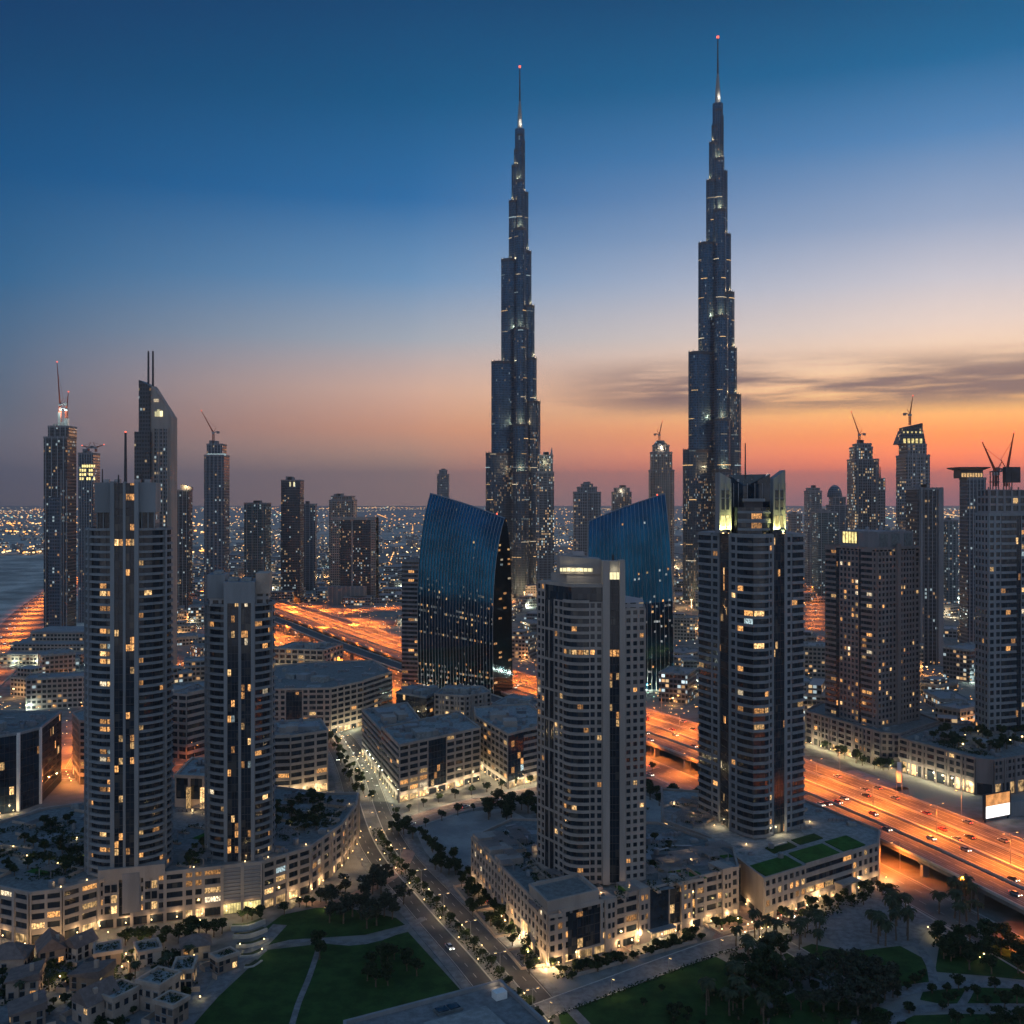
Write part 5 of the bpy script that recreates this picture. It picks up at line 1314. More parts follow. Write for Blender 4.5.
for x in (154.2, 158.8, 163.4, 168): b = MB(); b.box(xq(x) - .4, xq(x) + .4, -1.3, -.81, 0, PZ(428, Y)); obj('fin', b, M['beige'], t)
b = MB(); b.prism(rect(xq(136), xq(151.5), -4, 24), 0, PZ(432, Y)); b.prism(rect(xq(139.5), xq(150.5), -2, 20), PZ(432, Y), 0, top=[PZ(380, Y), PZ(386, Y), PZ(386, Y), PZ(380, Y)]); obj('dark_slab', b, M['far_dark'], t)
for x in (146, 150.6): b = MB(); b.tube((xq(x), 6, PZ(392, Y)), (xq(x), 6, PZ(351, Y)), 1.0, .8, 6); b.box(xq(x) - .5, xq(x) + .5, 5.5, 6.5, PZ(351, Y), PZ(350, Y)); obj('antenna', b, M['dark_metal'], t)
for x0, x1, y1 in ((155, 156.8, 411.5), (157.2, 159.6, 409.5), (160, 162.6, 411)): b = MB(); b.box(xq(x0), xq(x1), -.5, -.02, PZ(416.5, Y), PZ(y1, Y)); obj('sign', b, M['strip'], t)
b = MB(); b.box(xq(154), xq(158.5), -.5, -.02, PZ(402, Y), PZ(399, Y)); obj('window', b, M['w3'], t)
t, o, xc = skytower('dark tower with a warm lit sloping top right of the twin antenna tower', 1350, [(177, 192.5, 490)], 'far_dark', 3)
k = 1350 / F; b = MB(); b.prism(rect(-6, 8, 2, 10), PZ(490, 1350), 0, top=[PZ(484, 1350), PZ(487, 1350), PZ(487, 1350), PZ(484, 1350)]); extra(t, 'sloping_top', b, 'beige')
lamp('POINT', (2, -2, PZ(486, 1350)), 5000, (1, .75, .4), t)
t, o, xc = skytower('tall blue tower with a green lit line below its top and a crane above', 1300, [(204, 229.5, 455), (206.5, 226.5, 444)], 'far_blue', 5)
k = 1300 / F; b = MB(); b.box((207 - xc) * k, (226 - xc) * k, .1, .7, PZ(455.5, 1300), PZ(453.5, 1300)); extra(t, 'light_line', b, 'w4')
crane('crane leaning left on the tall blue tower with the green lit line', 212, 1300, 443, 411, -12, 0, 434)
skytower('plain teal tower standing right of the shorter curved tower', 1400, [(244, 271, 503)], 'far_teal', 4)
t, o, xc = skytower('dark tower with two small white lit strokes at its top', 1480, [(281, 304, 480)], 'far_dark', 0)
k = 1480 / F
for x in (289.5, 293.5): b = MB(); b.box((x - xc) * k, (x + 1.3 - xc) * k, -.6, -.05, PZ(486.5, 1480), PZ(482, 1480)); extra(t, 'sign', b, 'strip')
skytower('hazy pale blue tower just behind the dark one with two strokes', 1700, [(304, 317, 504)], 'far_blue', 3)
skytower('brownish stepped tower behind the beige framed one', 1640, [(329, 357, 500), (331, 355, 496)], 'far_beige', 5)
Y = 1490; k = Y / F; t = thing('skyscraper', 'squat dark glass tower in a beige stone frame over a colonnade', 'skyscraper', (PX(354, Y), Y, 0)); xq = lambda x: (x - 354) * k
b = MB(); b.prism(rect(xq(333), xq(376), 0, 30), 0, PZ(519, Y)); obj('tower_body', b, M['far_dark'], t)
for x0, x1 in ((331, 340), (371, 376)): b = MB(); b.box(xq(x0), xq(x1), -1.5, 28, 0, PZ(517.5, Y)); obj('stone_frame', b, M['far_beige'], t)
b = MB(); b.box(xq(331), xq(376), -1.6, 28, PZ(520, Y), PZ(517, Y)); obj('stone_lintel', b, M['beige'], t); b = MB(); b.box(xq(351.5), xq(353), -1.2, 0, 0, PZ(520, Y)); obj('fin', b, M['beige'], t)
b = MB(); b.prism(rect(xq(330), xq(367), -22, -2), 0, PZ(586, Y)); obj('podium', b, M['conc_dark'], t)
for i in range(9): b = MB(); x = xq(331 + i * 4.4); b.box(x - .9, x + .9, -24, -22.1, 0, PZ(585, Y)); obj('column', b, M['beige'], t)
lamp('POINT', (0, -30, 4), 2200, (1, .8, .4), t)
skytower('slim far tower peeping over the peak of the curved blue tower', 2200, [(437, 449.5, 474), (439, 447.5, 470)], 'far_grey', 2)
Y = 1400; t, o, xc = skytower('pale lit tower with two horns right of the farther needle', Y, [(536, 554, 472), (537.5, 553, 455)], 'far_lit', 4)
k = Y / F
for x, y in ((540, 440), (551.5, 447)): b = MB(); b.tube(((x - xc) * k, 5, PZ(456, Y)), ((x + (.6 if x > 545 else -1) - xc) * k, 5, PZ(y, Y)), 2.4 if x > 545 else .8, .3, 5); extra(t, 'horn', b, 'metal')
lamp('POINT', (0, -5, PZ(462, Y)), 3500, (1, .9, .5), t)
skytower('grey tower with a stepped cap left of the pointed blue glass tower', 1300, [(573, 601, 492), (577, 597, 487), (581, 593, 484)], 'far_grey', 5)
t, o, xc = skytower('round topped distant tower between the stepped cap tower and the crowned one', 1700, [(611, 632, 492), (613.5, 630, 488)], 'far_grey', 4, 'metal', .2)
lamp('POINT', (0, -4, PZ(491, 1700)), 3500, (1, .8, .5), t)
Y = 1400; t, o, xc = skytower('tapering tower with a lit domed crown and one leaning mast', Y, [(648, 675, 470), (649.5, 673, 452), (652, 670, 445)], 'far_beige', 6, 'beige', .18)
k = Y / F; b = MB(); b.taper(rect(-10, 10, 4, 18, 3), PZ(445, Y), rect(-5, 5, 8, 14, 1), PZ(440, Y)); extra(t, 'crown', b, 'far_lit')
lamp('POINT', (0, 0, PZ(448, Y)), 5000, (1, .9, .7), t); crane('thin crane on the tapering tower with the domed crown', 660, Y, 440, 421, 3, 0, 436)
# right
skytower('slim grey tower with a flat top just right of the crowned tower', 1500, [(788, 802, 514)], 'far_grey', 3)
skytower('small distant tower with a spiky roof left of the domed one', 1700, [(804, 822, 491), (806, 820, 488)], 'far_grey', 3)
Y = 1750; t, o, xc = skytower('distant tower with a rounded dome top', Y, [(826, 848, 505), (829, 846, 497)], 'far_blue', 3, plant=False); k = Y / F
b = MB()
for i in range(5):
    a0, a1 = pi / 2 * i / 5, pi / 2 * (i + 1) / 5; r0, r1 = 13 * cos(a0), 13 * cos(a1)
    b.taper([(r0 * cos(2 * pi * q / 12), 13 + r0 * sin(2 * pi * q / 12)) for q in range(12)], PZ(497, Y) + 21 * sin(a0), [(r1 * cos(2 * pi * q / 12), 13 + r1 * sin(2 * pi * q / 12)) for q in range(12)], PZ(497, Y) + 21 * sin(a1))
extra(t, 'dome', b, 'far_blue')
skytower('low hazy block between the spiky tower and the domed tower', 1600, [(812, 838, 512)], 'far_teal', 3)
Y = 1250; t, o, xc = skytower('broad stepped tower with a crane on its flat crown', Y, [(847, 879, 459), (849.5, 873, 447), (853, 872, 443.5)], 'far_lit', 5)
k = Y / F; b = MB(); b.prism(rect((879 - xc) * k, (886 - xc) * k, 2, 24), 0, PZ(478, Y)); extra(t, 'side_wing', b, 'far_grey')
b = MB(); b.tube(((883 - xc) * k, 10, PZ(478, Y)), ((883 - xc) * k, 10, PZ(466, Y)), 1, .4); extra(t, 'antenna', b, 'dark_metal')
crane('crane leaning left on the broad stepped tower at sunset', 861, Y, 443, 412, -8, 0, 436)
Y = 1150; t, o, xc = skytower('tower tapering to a slanted lit glass crown under a crane', Y, [(896, 930, 455), (899, 927, 444)], 'far_grey', 6); k = Y / F
b = MB(); b.taper(rect((900 - xc) * k, (927 - xc) * k, 3, 22), PZ(444, Y), rect((904 - xc) * k, (925.5 - xc) * k, 6, 18), PZ(430, Y)); b.prism(rect((905 - xc) * k, (925 - xc) * k, 6.2, 17.8), PZ(430.02, Y), 0, top=[PZ(427, Y), PZ(422.5, Y), PZ(422.5, Y), PZ(427, Y)]); extra(t, 'crown', b, 'far_dark')
b = MB()
for i in range(5):
    x = 904.5 + i * 4.1; b.box((x - xc) * k, (x + 2.2 - xc) * k, 2.5, 3.2, PZ(443, Y), PZ(438.5, Y)); b.box((x + .3 - xc) * k, (x + 2. - xc) * k, 5.4, 6.1, PZ(437, Y) , PZ(431, Y))
extra(t, 'crown_window', b, 'shop_y')
b = MB(); b.box((896.5 - xc) * k, (911 - xc) * k, -1, -.75, PZ(520, Y), PZ(480, Y)); extra(t, 'lit_bay', b, 'far_lit')
crane('upright crane on the slanted lit crown', 912, Y, 425, 396, 3, 0, 416)
t, o, xc = skytower('dark slab tower behind the broad brown block', 930, [(906, 943, 488), ], 'far_dark', 6, 'conc_dark')
k = 930 / F; b = MB(); b.box((920 - xc) * k, (922 - xc) * k, -2, 0, 0, PZ(487, 930)); b.box((938 - xc) * k, (943 - xc) * k, -1.5, 2, 0, PZ(489, 930)); extra(t, 'pier', b, 'conc_dark')
skytower('pale lit low tower left of the disc roofed one', 1450, [(942, 958, 520)], 'far_teal', 3)
Y = 1000; t, o, xc = skytower('dark tower with a flat disc roof over a ring of lit windows', Y, [(959.5, 986, 478)], 'far_blue', 5); k = Y / F
b = MB(); b.box((961.5 - xc) * k, (984 - xc) * k, 2, 18, PZ(478, Y), PZ(470, Y)); extra(t, 'crown', b, 'dark_metal')
b = MB()
for i in range(8): b.box((962.5 + i * 2.7 - xc) * k, (964.2 + i * 2.7 - xc) * k, 1.4, 1.95, PZ(477, Y), PZ(473, Y))
extra(t, 'crown_window', b, 'w2')
b = MB(); b.taper(rect((961.5 - xc) * k, (984 - xc) * k, 0, 20), PZ(470, Y), rect((957 - xc) * k, (988.5 - xc) * k, -4, 24), PZ(468, Y)); b.prism(rect((957 - xc) * k, (988.5 - xc) * k, -4, 24), PZ(468, Y), PZ(467, Y)); extra(t, 'disc_roof', b, 'dark_metal')
crane('crane leaning left on the pale block at the right edge', 1001, 585, 487, 442, -14, 0, 476); crane('crane leaning right on the pale block at the right edge', 1012, 588, 487, 433, 7, 0, 474)
# ================================================================== trees, palms and planting
def tree_proto(seed, h, rad, leaf, name, label, group, cat='tree'):
    r = random.Random(seed); t = thing(name, label, cat, group=group)
    b = MB(); b.tube((0, 0, 0), (.1, .05, h * .45), .28, .16, 6)
    for k in range(5):
        a = 2 * pi * k / 5 + r.random(); b.tube((.1, .05, h * .34), (rad * .6 * cos(a), rad * .6 * sin(a), h * r.uniform(.6, .8)), .12, .04, 5)
    obj('trunk', b, M['bark'], t); b = MB()
    for k in range(9):
        a = r.uniform(0, 2 * pi); q = r.uniform(.1, .68) * rad; z = h * r.uniform(.48, .85)
        leaf_quads(b, (q * cos(a), q * sin(a), z), (rad * r.uniform(.3, .5), rad * r.uniform(.3, .5), h * r.uniform(.1, .18)), 48, .42, r)
    obj('crown', b, M[leaf], t); return t
def palm_proto(seed, h, label, group):
    r = random.Random(seed); t = thing('palm_tree', label, 'palm', group=group)
    b = MB(); lean = r.uniform(-.4, .4); b.tube((0, 0, 0), (lean * .5, 0, h * .5), .26, .2, 7); b.tube((lean * .5, 0, h * .5), (lean, 0, h), .2, .22, 7); obj('trunk', b, M['bark'], t)
    b = MB()
    for k in range(22):
        a = 2 * pi * k / 22 + r.uniform(-.15, .15); up = r.uniform(-.35, 1.0); L = r.uniform(2.4, 3.2); prev = (lean, 0, h)
        for s in range(6):
            e = up - s * .34; st = L / 6; nx = (prev[0] + cos(a) * cos(e) * st, prev[1] + sin(a) * cos(e) * st, prev[2] + sin(e) * st)
            wd = .62 * (1 - abs(s - 2) / 5); px, py = -sin(a) * wd, cos(a) * wd
            for sg in (-1, 1): b.quad(prev, nx, (nx[0] + px * sg, nx[1] + py * sg, nx[2] - .28), (prev[0] + px * sg, prev[1] + py * sg, prev[2] - .28))
            prev = nx
    obj('crown', b, M['frond'], t); return t
class Kind:
    def __init__(s, protos): s.p = protos; s.used = [False] * len(protos); s.i = 0
    def put(s, x, y, z=0, sc_=1, label=None, group=None):
        k = s.i % len(s.p); s.i += 1; p = s.p[k]; rz = RND.uniform(0, 6.28)
        if not s.used[k]:
            s.used[k] = True; p.location = (x, y, z); p.rotation_euler = (0, 0, rz); p.scale = (sc_,) * 3
            tag(p, label, None, group)
            KIDS[p.name] = [(c, list(c.children)) for c in p.children]; return p
        return dup(p, (x, y, z), rz, sc_, label, group)
TR = Kind([tree_proto(i, 6.5, 3.0, 'leaf', 'tree', '', '') for i in (1, 2, 3, 4)])
ST = Kind([tree_proto(i, 6.2, 2.7, 'leaf', 'street_tree', '', '') for i in (5, 6, 7)])
RT = Kind([tree_proto(i, 5.5, 2.8, 'leaf', 'garden_tree', '', '') for i in (8, 9, 10)])
GR = Kind([tree_proto(i, 7.5, 3.6, 'leaf_grey', 'shade_tree', '', '') for i in (11, 12, 13)])
PM = Kind([palm_proto(i, h, '', '') for i, h in ((21, 7), (22, 8.5), (23, 6))])
BU = Kind([tree_proto(i, 3., 1.7, 'leaf', 'shrub', '', '', 'shrub') for i in (31, 32, 33)])
def scatter(kind, px, n, label, group, sc_=(.8, 1.25), z=0, pts=None, mind=2.2):
    poly = pts or [G(a, c) for a, c in px]; got = []
    xs = [p[0] for p in poly]; ys = [p[1] for p in poly]; tries = 0
    while len(got) < n and tries < n * 40:
        tries += 1; x, y = RND.uniform(min(xs), max(xs)), RND.uniform(min(ys), max(ys))
        if inpoly(x, y, poly) and all(hypot(x - q[0], y - q[1]) > mind for q in got):
            got.append((x, y)); kind.put(x, y, z, RND.uniform(*sc_), label, group)
scatter(GR, [(318, 905), (345, 890), (385, 880), (412, 890), (412, 915), (370, 930), (322, 930)], 20, 'big dark tree in the dense grove beside the lawn path', 'trees of the grove by the lawn', (.9, 1.3), mind=3)
scatter(TR, [(372, 965), (400, 945), (425, 960), (420, 990), (380, 990), (362, 980)], 13, 'dark tree in the little curling garden on the big lawn', 'trees of the garden on the lawn', (.7, 1.), mind=2.5)
scatter(TR, [(318, 950), (328, 945), (332, 965), (318, 965)], 2, 'tree alone beside the narrow path across the big lawn', 'trees by the narrow lawn path')
for i, (p, d, n) in enumerate(along(BLV, 7.5, 90)):
    if 255 < p[1] < 460: ST.put(p[0], p[1], .15, RND.uniform(.5, .8), 'small tree on the planted median of the boulevard', 'trees on the boulevard median')
for i, (p, d, n) in enumerate(along(BLV, 8, 94)):
    if 315 < p[1] < 460: ST.put(p[0] - n[0] * 18, p[1] - n[1] * 18, 0, RND.uniform(.6, .95), 'street tree on the right hand pavement of the boulevard', 'trees on the right side of the boulevard')
scatter(TR, [(384, 826), (398, 822), (452, 862), (470, 880), (455, 884), (420, 862)], 16, 'dark tree in the strip between the boulevard and the sand lot', 'trees beside the sand lot', (.7, 1.1))
scatter(TR, [(478, 812), (505, 800), (538, 806), (536, 826), (500, 828), (480, 822)], 20, 'dark tree in the clump behind the stone tower in front', 'trees in the clump beyond the sand lot', (.9, 1.3))
scatter(TR, [(444, 880), (470, 878), (500, 918), (548, 970), (530, 978), (480, 930)], 18, 'small tree along the lit left side of the middle podium', 'trees left of the middle podium', (.5, .85), mind=2)
scatter(BU, [(550, 975), (640, 951), (735, 921), (740, 928), (640, 960), (556, 984)], 34, 'round shrub in the bed along the front of the middle podium', 'shrubs in front of the middle podium', (.7, 1.2), mind=1.6)
scatter(TR, [(768, 925), (870, 886), (905, 882), (900, 896), (800, 930), (775, 935)], 18, 'leafy tree in the warm lit bed before the green roofed podium', 'trees before the green roofed podium', (.5, .9))
scatter(PM, [(735, 940), (812, 925), (850, 945), (800, 955), (760, 975), (735, 965)], 22, 'palm in the dark garden right of the forecourt', 'palms right of the forecourt', (.85, 1.15))
scatter(TR, [(738, 960), (775, 945), (800, 985), (780, 1024), (740, 1015), (715, 1000)], 26, 'dark tree in the dense planting right of the lawn', 'trees right of the promenade lawn', (.9, 1.3))
scatter(PM, [(690, 1000), (730, 985), (770, 1030), (690, 1045)], 7, 'feathery palm on the lawn corner at the bottom edge', 'palms at the bottom edge', (1., 1.35), mind=3)
scatter(PM, [(850, 935), (900, 915), (918, 930), (910, 955), (860, 960)], 12, 'tall palm standing around the pale car park', 'palms round the car park', (.95, 1.3))
scatter(GR, [(800, 975), (850, 970), (900, 985), (895, 1005), (855, 1020), (800, 1015)], 30, 'broad dark tree in the middle of the park on the right', 'trees in the middle of the right park', (.8, 1.2), mind=3)
scatter(TR, [(930, 942), (965, 936), (985, 930), (1030, 962), (1034, 990), (985, 978), (938, 960)], 26, 'bushy tree along the edge of the orange lit service road', 'trees along the service road', (.8, 1.25))
scatter(PM, [(928, 918), (960, 905), (990, 925), (960, 950)], 8, 'palm silhouetted against the orange service road', 'palms against the service road', (1.1, 1.4), mind=3)
scatter(TR, [(940, 985), (1030, 990), (1040, 1040), (945, 1030)], 12, 'low dark tree between the pale paths at the bottom right corner', 'trees at the bottom right corner', (.6, .9))
scatter(BU, [(640, 985), (760, 1000), (870, 960), (1000, 1000), (980, 1040), (650, 1050)], 50, 'low shrub scattered on the dark grass of the right park', 'shrubs on the grass of the right park', (.6, 1.1))
scatter(TR, [(130, 940), (200, 930), (232, 935), (222, 948), (150, 955), (110, 950)], 14, 'dark tree between the long curved podium and the villas', 'trees between the podium and the villas', (.7, 1.05))
scatter(TR, [(200, 925), (232, 920), (262, 915), (330, 897), (342, 880), (350, 884), (335, 900), (262, 922)], 12, 'small tree at the foot of the long curved podium', 'trees at the foot of the curved podium', (.5, .8))
scatter(BU, [(0, 960), (130, 945), (215, 960), (170, 1024), (0, 1024)], 46, 'clipped shrub in a little villa garden', 'shrubs in the villa gardens', (.6, 1.1), mind=1.8)
scatter(PM, [(10, 955), (150, 950), (205, 960), (170, 1010), (20, 1010)], 9, 'slim palm rising between the villas', 'palms among the villas', (.6, .85), mind=4)
scatter(RT, None, 36, 'tree in the roof garden of the long curved podium right of the shorter tower', 'roof garden trees right of the shorter tower', (.6, 1.), 17.05, [(-88, 400), (-74, 420), (-72, 445), (-90, 455), (-112, 440), (-100, 405)])
scatter(RT, None, 36, 'tree in the roof garden of the long curved podium left of the tall tower', 'roof garden trees left of the tall tower', (.6, 1.), 17.05, [(-172, 358), (-152, 362), (-150, 400), (-180, 425), (-218, 400), (-215, 360)])
scatter(RT, None, 19, 'tree on the podium roof between the two curved towers', 'roof trees between the curved towers', (.5, .8), 17.05, [(-114, 372), (-114, 400), (-120, 420), (-120, 372)])
scatter(BU, None, 26, 'shrub in the roof terraces of the middle podium', 'shrubs on the middle podium roof', (.6, 1.), 17.1, [(16, 345), (62, 368), (60, 400), (5, 410), (-8, 400)])
scatter(TR, None, 30, 'tree in the dark garden behind the middle tower', 'trees behind the middle tower', (.8, 1.2), 0, [(48, 440), (60, 482), (76, 520), (66, 540), (40, 500), (36, 450)])
scatter(RT, None, 34, 'tree on the planted roof of the arcade beside the highway', 'trees on the arcade roof', (.8, 1.2), 18.1, [(225, 566), (244, 528), (290, 552), (295, 585), (250, 585)])
scatter(TR, None, 20, 'tree in front of the brown podium beyond the highway', 'trees in front of the brown podium', (.7, 1.1), 0, [(186, 610), (200, 572), (212, 560), (216, 566), (205, 580), (190, 620)])
scatter(TR, None, 16, 'tree along the edge of the highway behind the crowned tower', 'trees behind the crowned tower', (.8, 1.2), 0, [(70, 500), (104, 490), (108, 505), (78, 530)])
scatter(ST, None, 34, 'tree in the white lit street left of the cornered office block', 'trees in the white lit street', (.6, .9), 0, [(-78, 510), (-66, 512), (-98, 610), (-116, 650), (-122, 640), (-104, 600)])
for i, (p, d, n) in enumerate(along(R2, 9, 6)): ST.put(p[0] - n[0] * 13, p[1] - n[1] * 13, 0, RND.uniform(.6, .9), 'street tree before the lit shops of the office blocks', 'trees along the shop street')
for i, (p, d, n) in enumerate(along(R2, 11, 3)): ST.put(p[0] + n[0] * 9.5, p[1] + n[1] * 9.5, 0, RND.uniform(.6, .95), 'street tree between the shop street and the sand lot', 'trees on the sand lot side')
# hedge-like planting, as masses
def mass(name, label, cat, line, half, h, n, leaf='leaf', z=.17, s=.32):
    b = MB(); r = random.Random(len(label))
    for (p, d, nn) in along(line, 1.2):
        for _ in range(n): 
            o = r.uniform(-half, half); leaf_quads(b, (p[0] + nn[0] * o, p[1] + nn[1] * o, z + h * .45), (.7, .7, h * .55), 3, s, r)
    return tag(obj(name, b, M[leaf]), label, cat, kind='stuff')
mass('shrubbery', 'low planting filling the boulevard median', 'planting', [p for p in BLV if p[1] < 470], 2.3, 1., 5)
mass('hedge', 'clipped hedge along the promenade lawn', 'hedge', offset(R4, 5.2), .5, 1., 3)
mass('shrubbery', 'ground cover along the left flank of the middle podium', 'planting', [lerp(PL, PA, t) for t in (0, .3, .55, .9)][::-1], 1.4, .9, 4, z=.05) if False else None
def bed(name, label, cat, poly, z, n, leaf='leaf', h=1., s=.4):
    b = MB(); r = random.Random(len(label)); xs = [p[0] for p in poly]; ys = [p[1] for p in poly]; k = 0
    cen = [(r.uniform(min(xs), max(xs)), r.uniform(min(ys), max(ys)), r.uniform(1.5, 4.5)) for _ in range(14)]
    while k < n:
        c = r.choice(cen); x, y = c[0] + r.gauss(0, c[2]), c[1] + r.gauss(0, c[2]); k += 1
        if inpoly(x, y, poly): leaf_quads(b, (x, y, z + h * .4), (.8, .8, h * .6), 5, s, r)
    return tag(obj(name, b, M[leaf]), label, cat, kind='stuff')
bed('shrubbery', 'dense planting on the roof of the curved podium left of the tall tower', 'planting', [(-172, 356), (-150, 360), (-150, 405), (-185, 430), (-222, 398), (-222, 356)], 17.05, 1500)
bed('shrubbery', 'dense planting on the roof of the curved podium right of the shorter tower', 'planting', [(-88, 398), (-72, 420), (-72, 448), (-90, 457), (-114, 440), (-100, 402)], 17.05, 900)
bed('shrubbery', 'planting on the roof terraces of the middle podium', 'planting', [(14, 344), (64, 369), (62, 405), (2, 415), (-10, 398)], 17.05, 500)
bed('shrubbery', 'planting on the arcade roof beside the highway', 'planting', [(222, 566), (242, 526), (292, 550), (298, 588), (250, 590)], 18.05, 700)
bed('shrubbery', 'undergrowth of the dark garden behind the middle tower', 'planting', [(46, 440), (60, 482), (78, 522), (66, 545), (38, 500), (34, 450)], 0, 900, 'leaf', 1.4)
bed('shrubbery', 'undergrowth among the trees of the right park', 'planting', [G(*p) for p in ((740, 960), (800, 955), (905, 960), (960, 915), (1030, 960), (1040, 1020), (940, 1030), (860, 1030), (770, 1030))], .05, 4200)
bed('shrubbery', 'garden planting between the villas', 'planting', [G(*p) for p in ((0, 960), (60, 950), (120, 945), (215, 958), (165, 1030), (0, 1035))], .05, 2600, 'leaf', 1.3)
bed('shrubbery', 'planting before the middle podium', 'planting', [G(*p) for p in ((552, 972), (640, 949), (738, 919), (742, 929), (640, 958), (556, 982))], .05, 1300)
bed('shrubbery', 'planting along the boulevard side of the middle podium', 'planting', [G(*p) for p in ((472, 884), (546, 970), (534, 976), (462, 890))], .05, 1300)
bed('shrubbery', 'planting before the green roofed podium', 'planting', [G(*p) for p in ((768, 924), (876, 884), (900, 888), (800, 930))], .05, 900)
# lit garden lamps in the beds
gl = thing('garden_lamp', 'low warm garden lamp in the boulevard median planting', 'garden lamp', group='garden lamps in the boulevard median')
b = MB(); b.tube((0, 0, 0), (0, 0, .9), .09, .07, 6); obj('post', b, M['dark_metal'], gl); b = MB(); b.box(-.16, .16, -.16, .16, .9, 1.2); obj('lamp_head', b, M['bulb'], gl); lamp('POINT', (0, 0, 1.5), 110, (1., .78, .32), gl, .2)
first = True
def glamp(x, y, z=0, label=None, group=None):
    global first
    if first: gl.location = (x, y, z); first = False; return gl
    return dup(gl, (x, y, z), 0, 1, label, group)
for i, (p, d, n) in enumerate(along(BLV, 9, 80)):
    if 255 < p[1] < 470: glamp(p[0] + n[0] * 2.4 * (1 if i % 2 else -1), p[1] + n[1] * 2.4 * (1 if i % 2 else -1))
for (px, py) in ((928, 930), (932, 936), (936, 941), (980, 960), (984, 957)): glamp(*G(px, py), 0, 'green glowing garden lamp under the trees of the right park', 'garden lamps in the right park')
for (px, py) in ((745, 935), (752, 925), (760, 940), (768, 930), (788, 928), (735, 930), (775, 945), (722, 932)): glamp(*G(px, py), 0, 'warm garden lamp around the forecourt', 'garden lamps round the forecourt')
for (px, py) in ((128, 965), (122, 985), (140, 950), (30, 958), (84, 982), (190, 955), (60, 1000), (200, 1000), (118, 960), (75, 950)): glamp(*G(px, py), 0, 'warm garden lamp between the villas', 'garden lamps among the villas')
for (px, py) in ((498, 905), (505, 915), (512, 925), (488, 893), (520, 938), (478, 884)): glamp(*G(px, py), 0, 'warm garden lamp left of the middle podium', 'garden lamps left of the middle podium')
for (px, py) in ((325, 910), (372, 868), (380, 862), (368, 855)): glamp(*G(px, py), 0, 'warm garden lamp by the grove and the curved podium', 'garden lamps by the grove')
for (x, y) in ((-165, 372), (-158, 380), (-190, 390), (-170, 400), (-118, 385), (-90, 415), (-85, 435), (-180, 380)): glamp(x, y, 17.05, 'warm garden lamp in the roof garden of the curved podium', 'garden lamps on the curved podium')
for (x, y) in ((240, 545), (255, 550), (270, 555), (262, 575), (280, 562), (250, 565)): dup(gl, (x, y, 18.1), 0, 2., 'warm garden lamp in the arcade roof garden', 'garden lamps on the arcade roof')
for (x, y) in ((50, 470), (55, 500), (60, 455), (46, 450)): dup(gl, (x, y, 0), 0, 2., 'warm garden lamp in the dark garden behind the middle tower', 'garden lamps behind the middle tower')

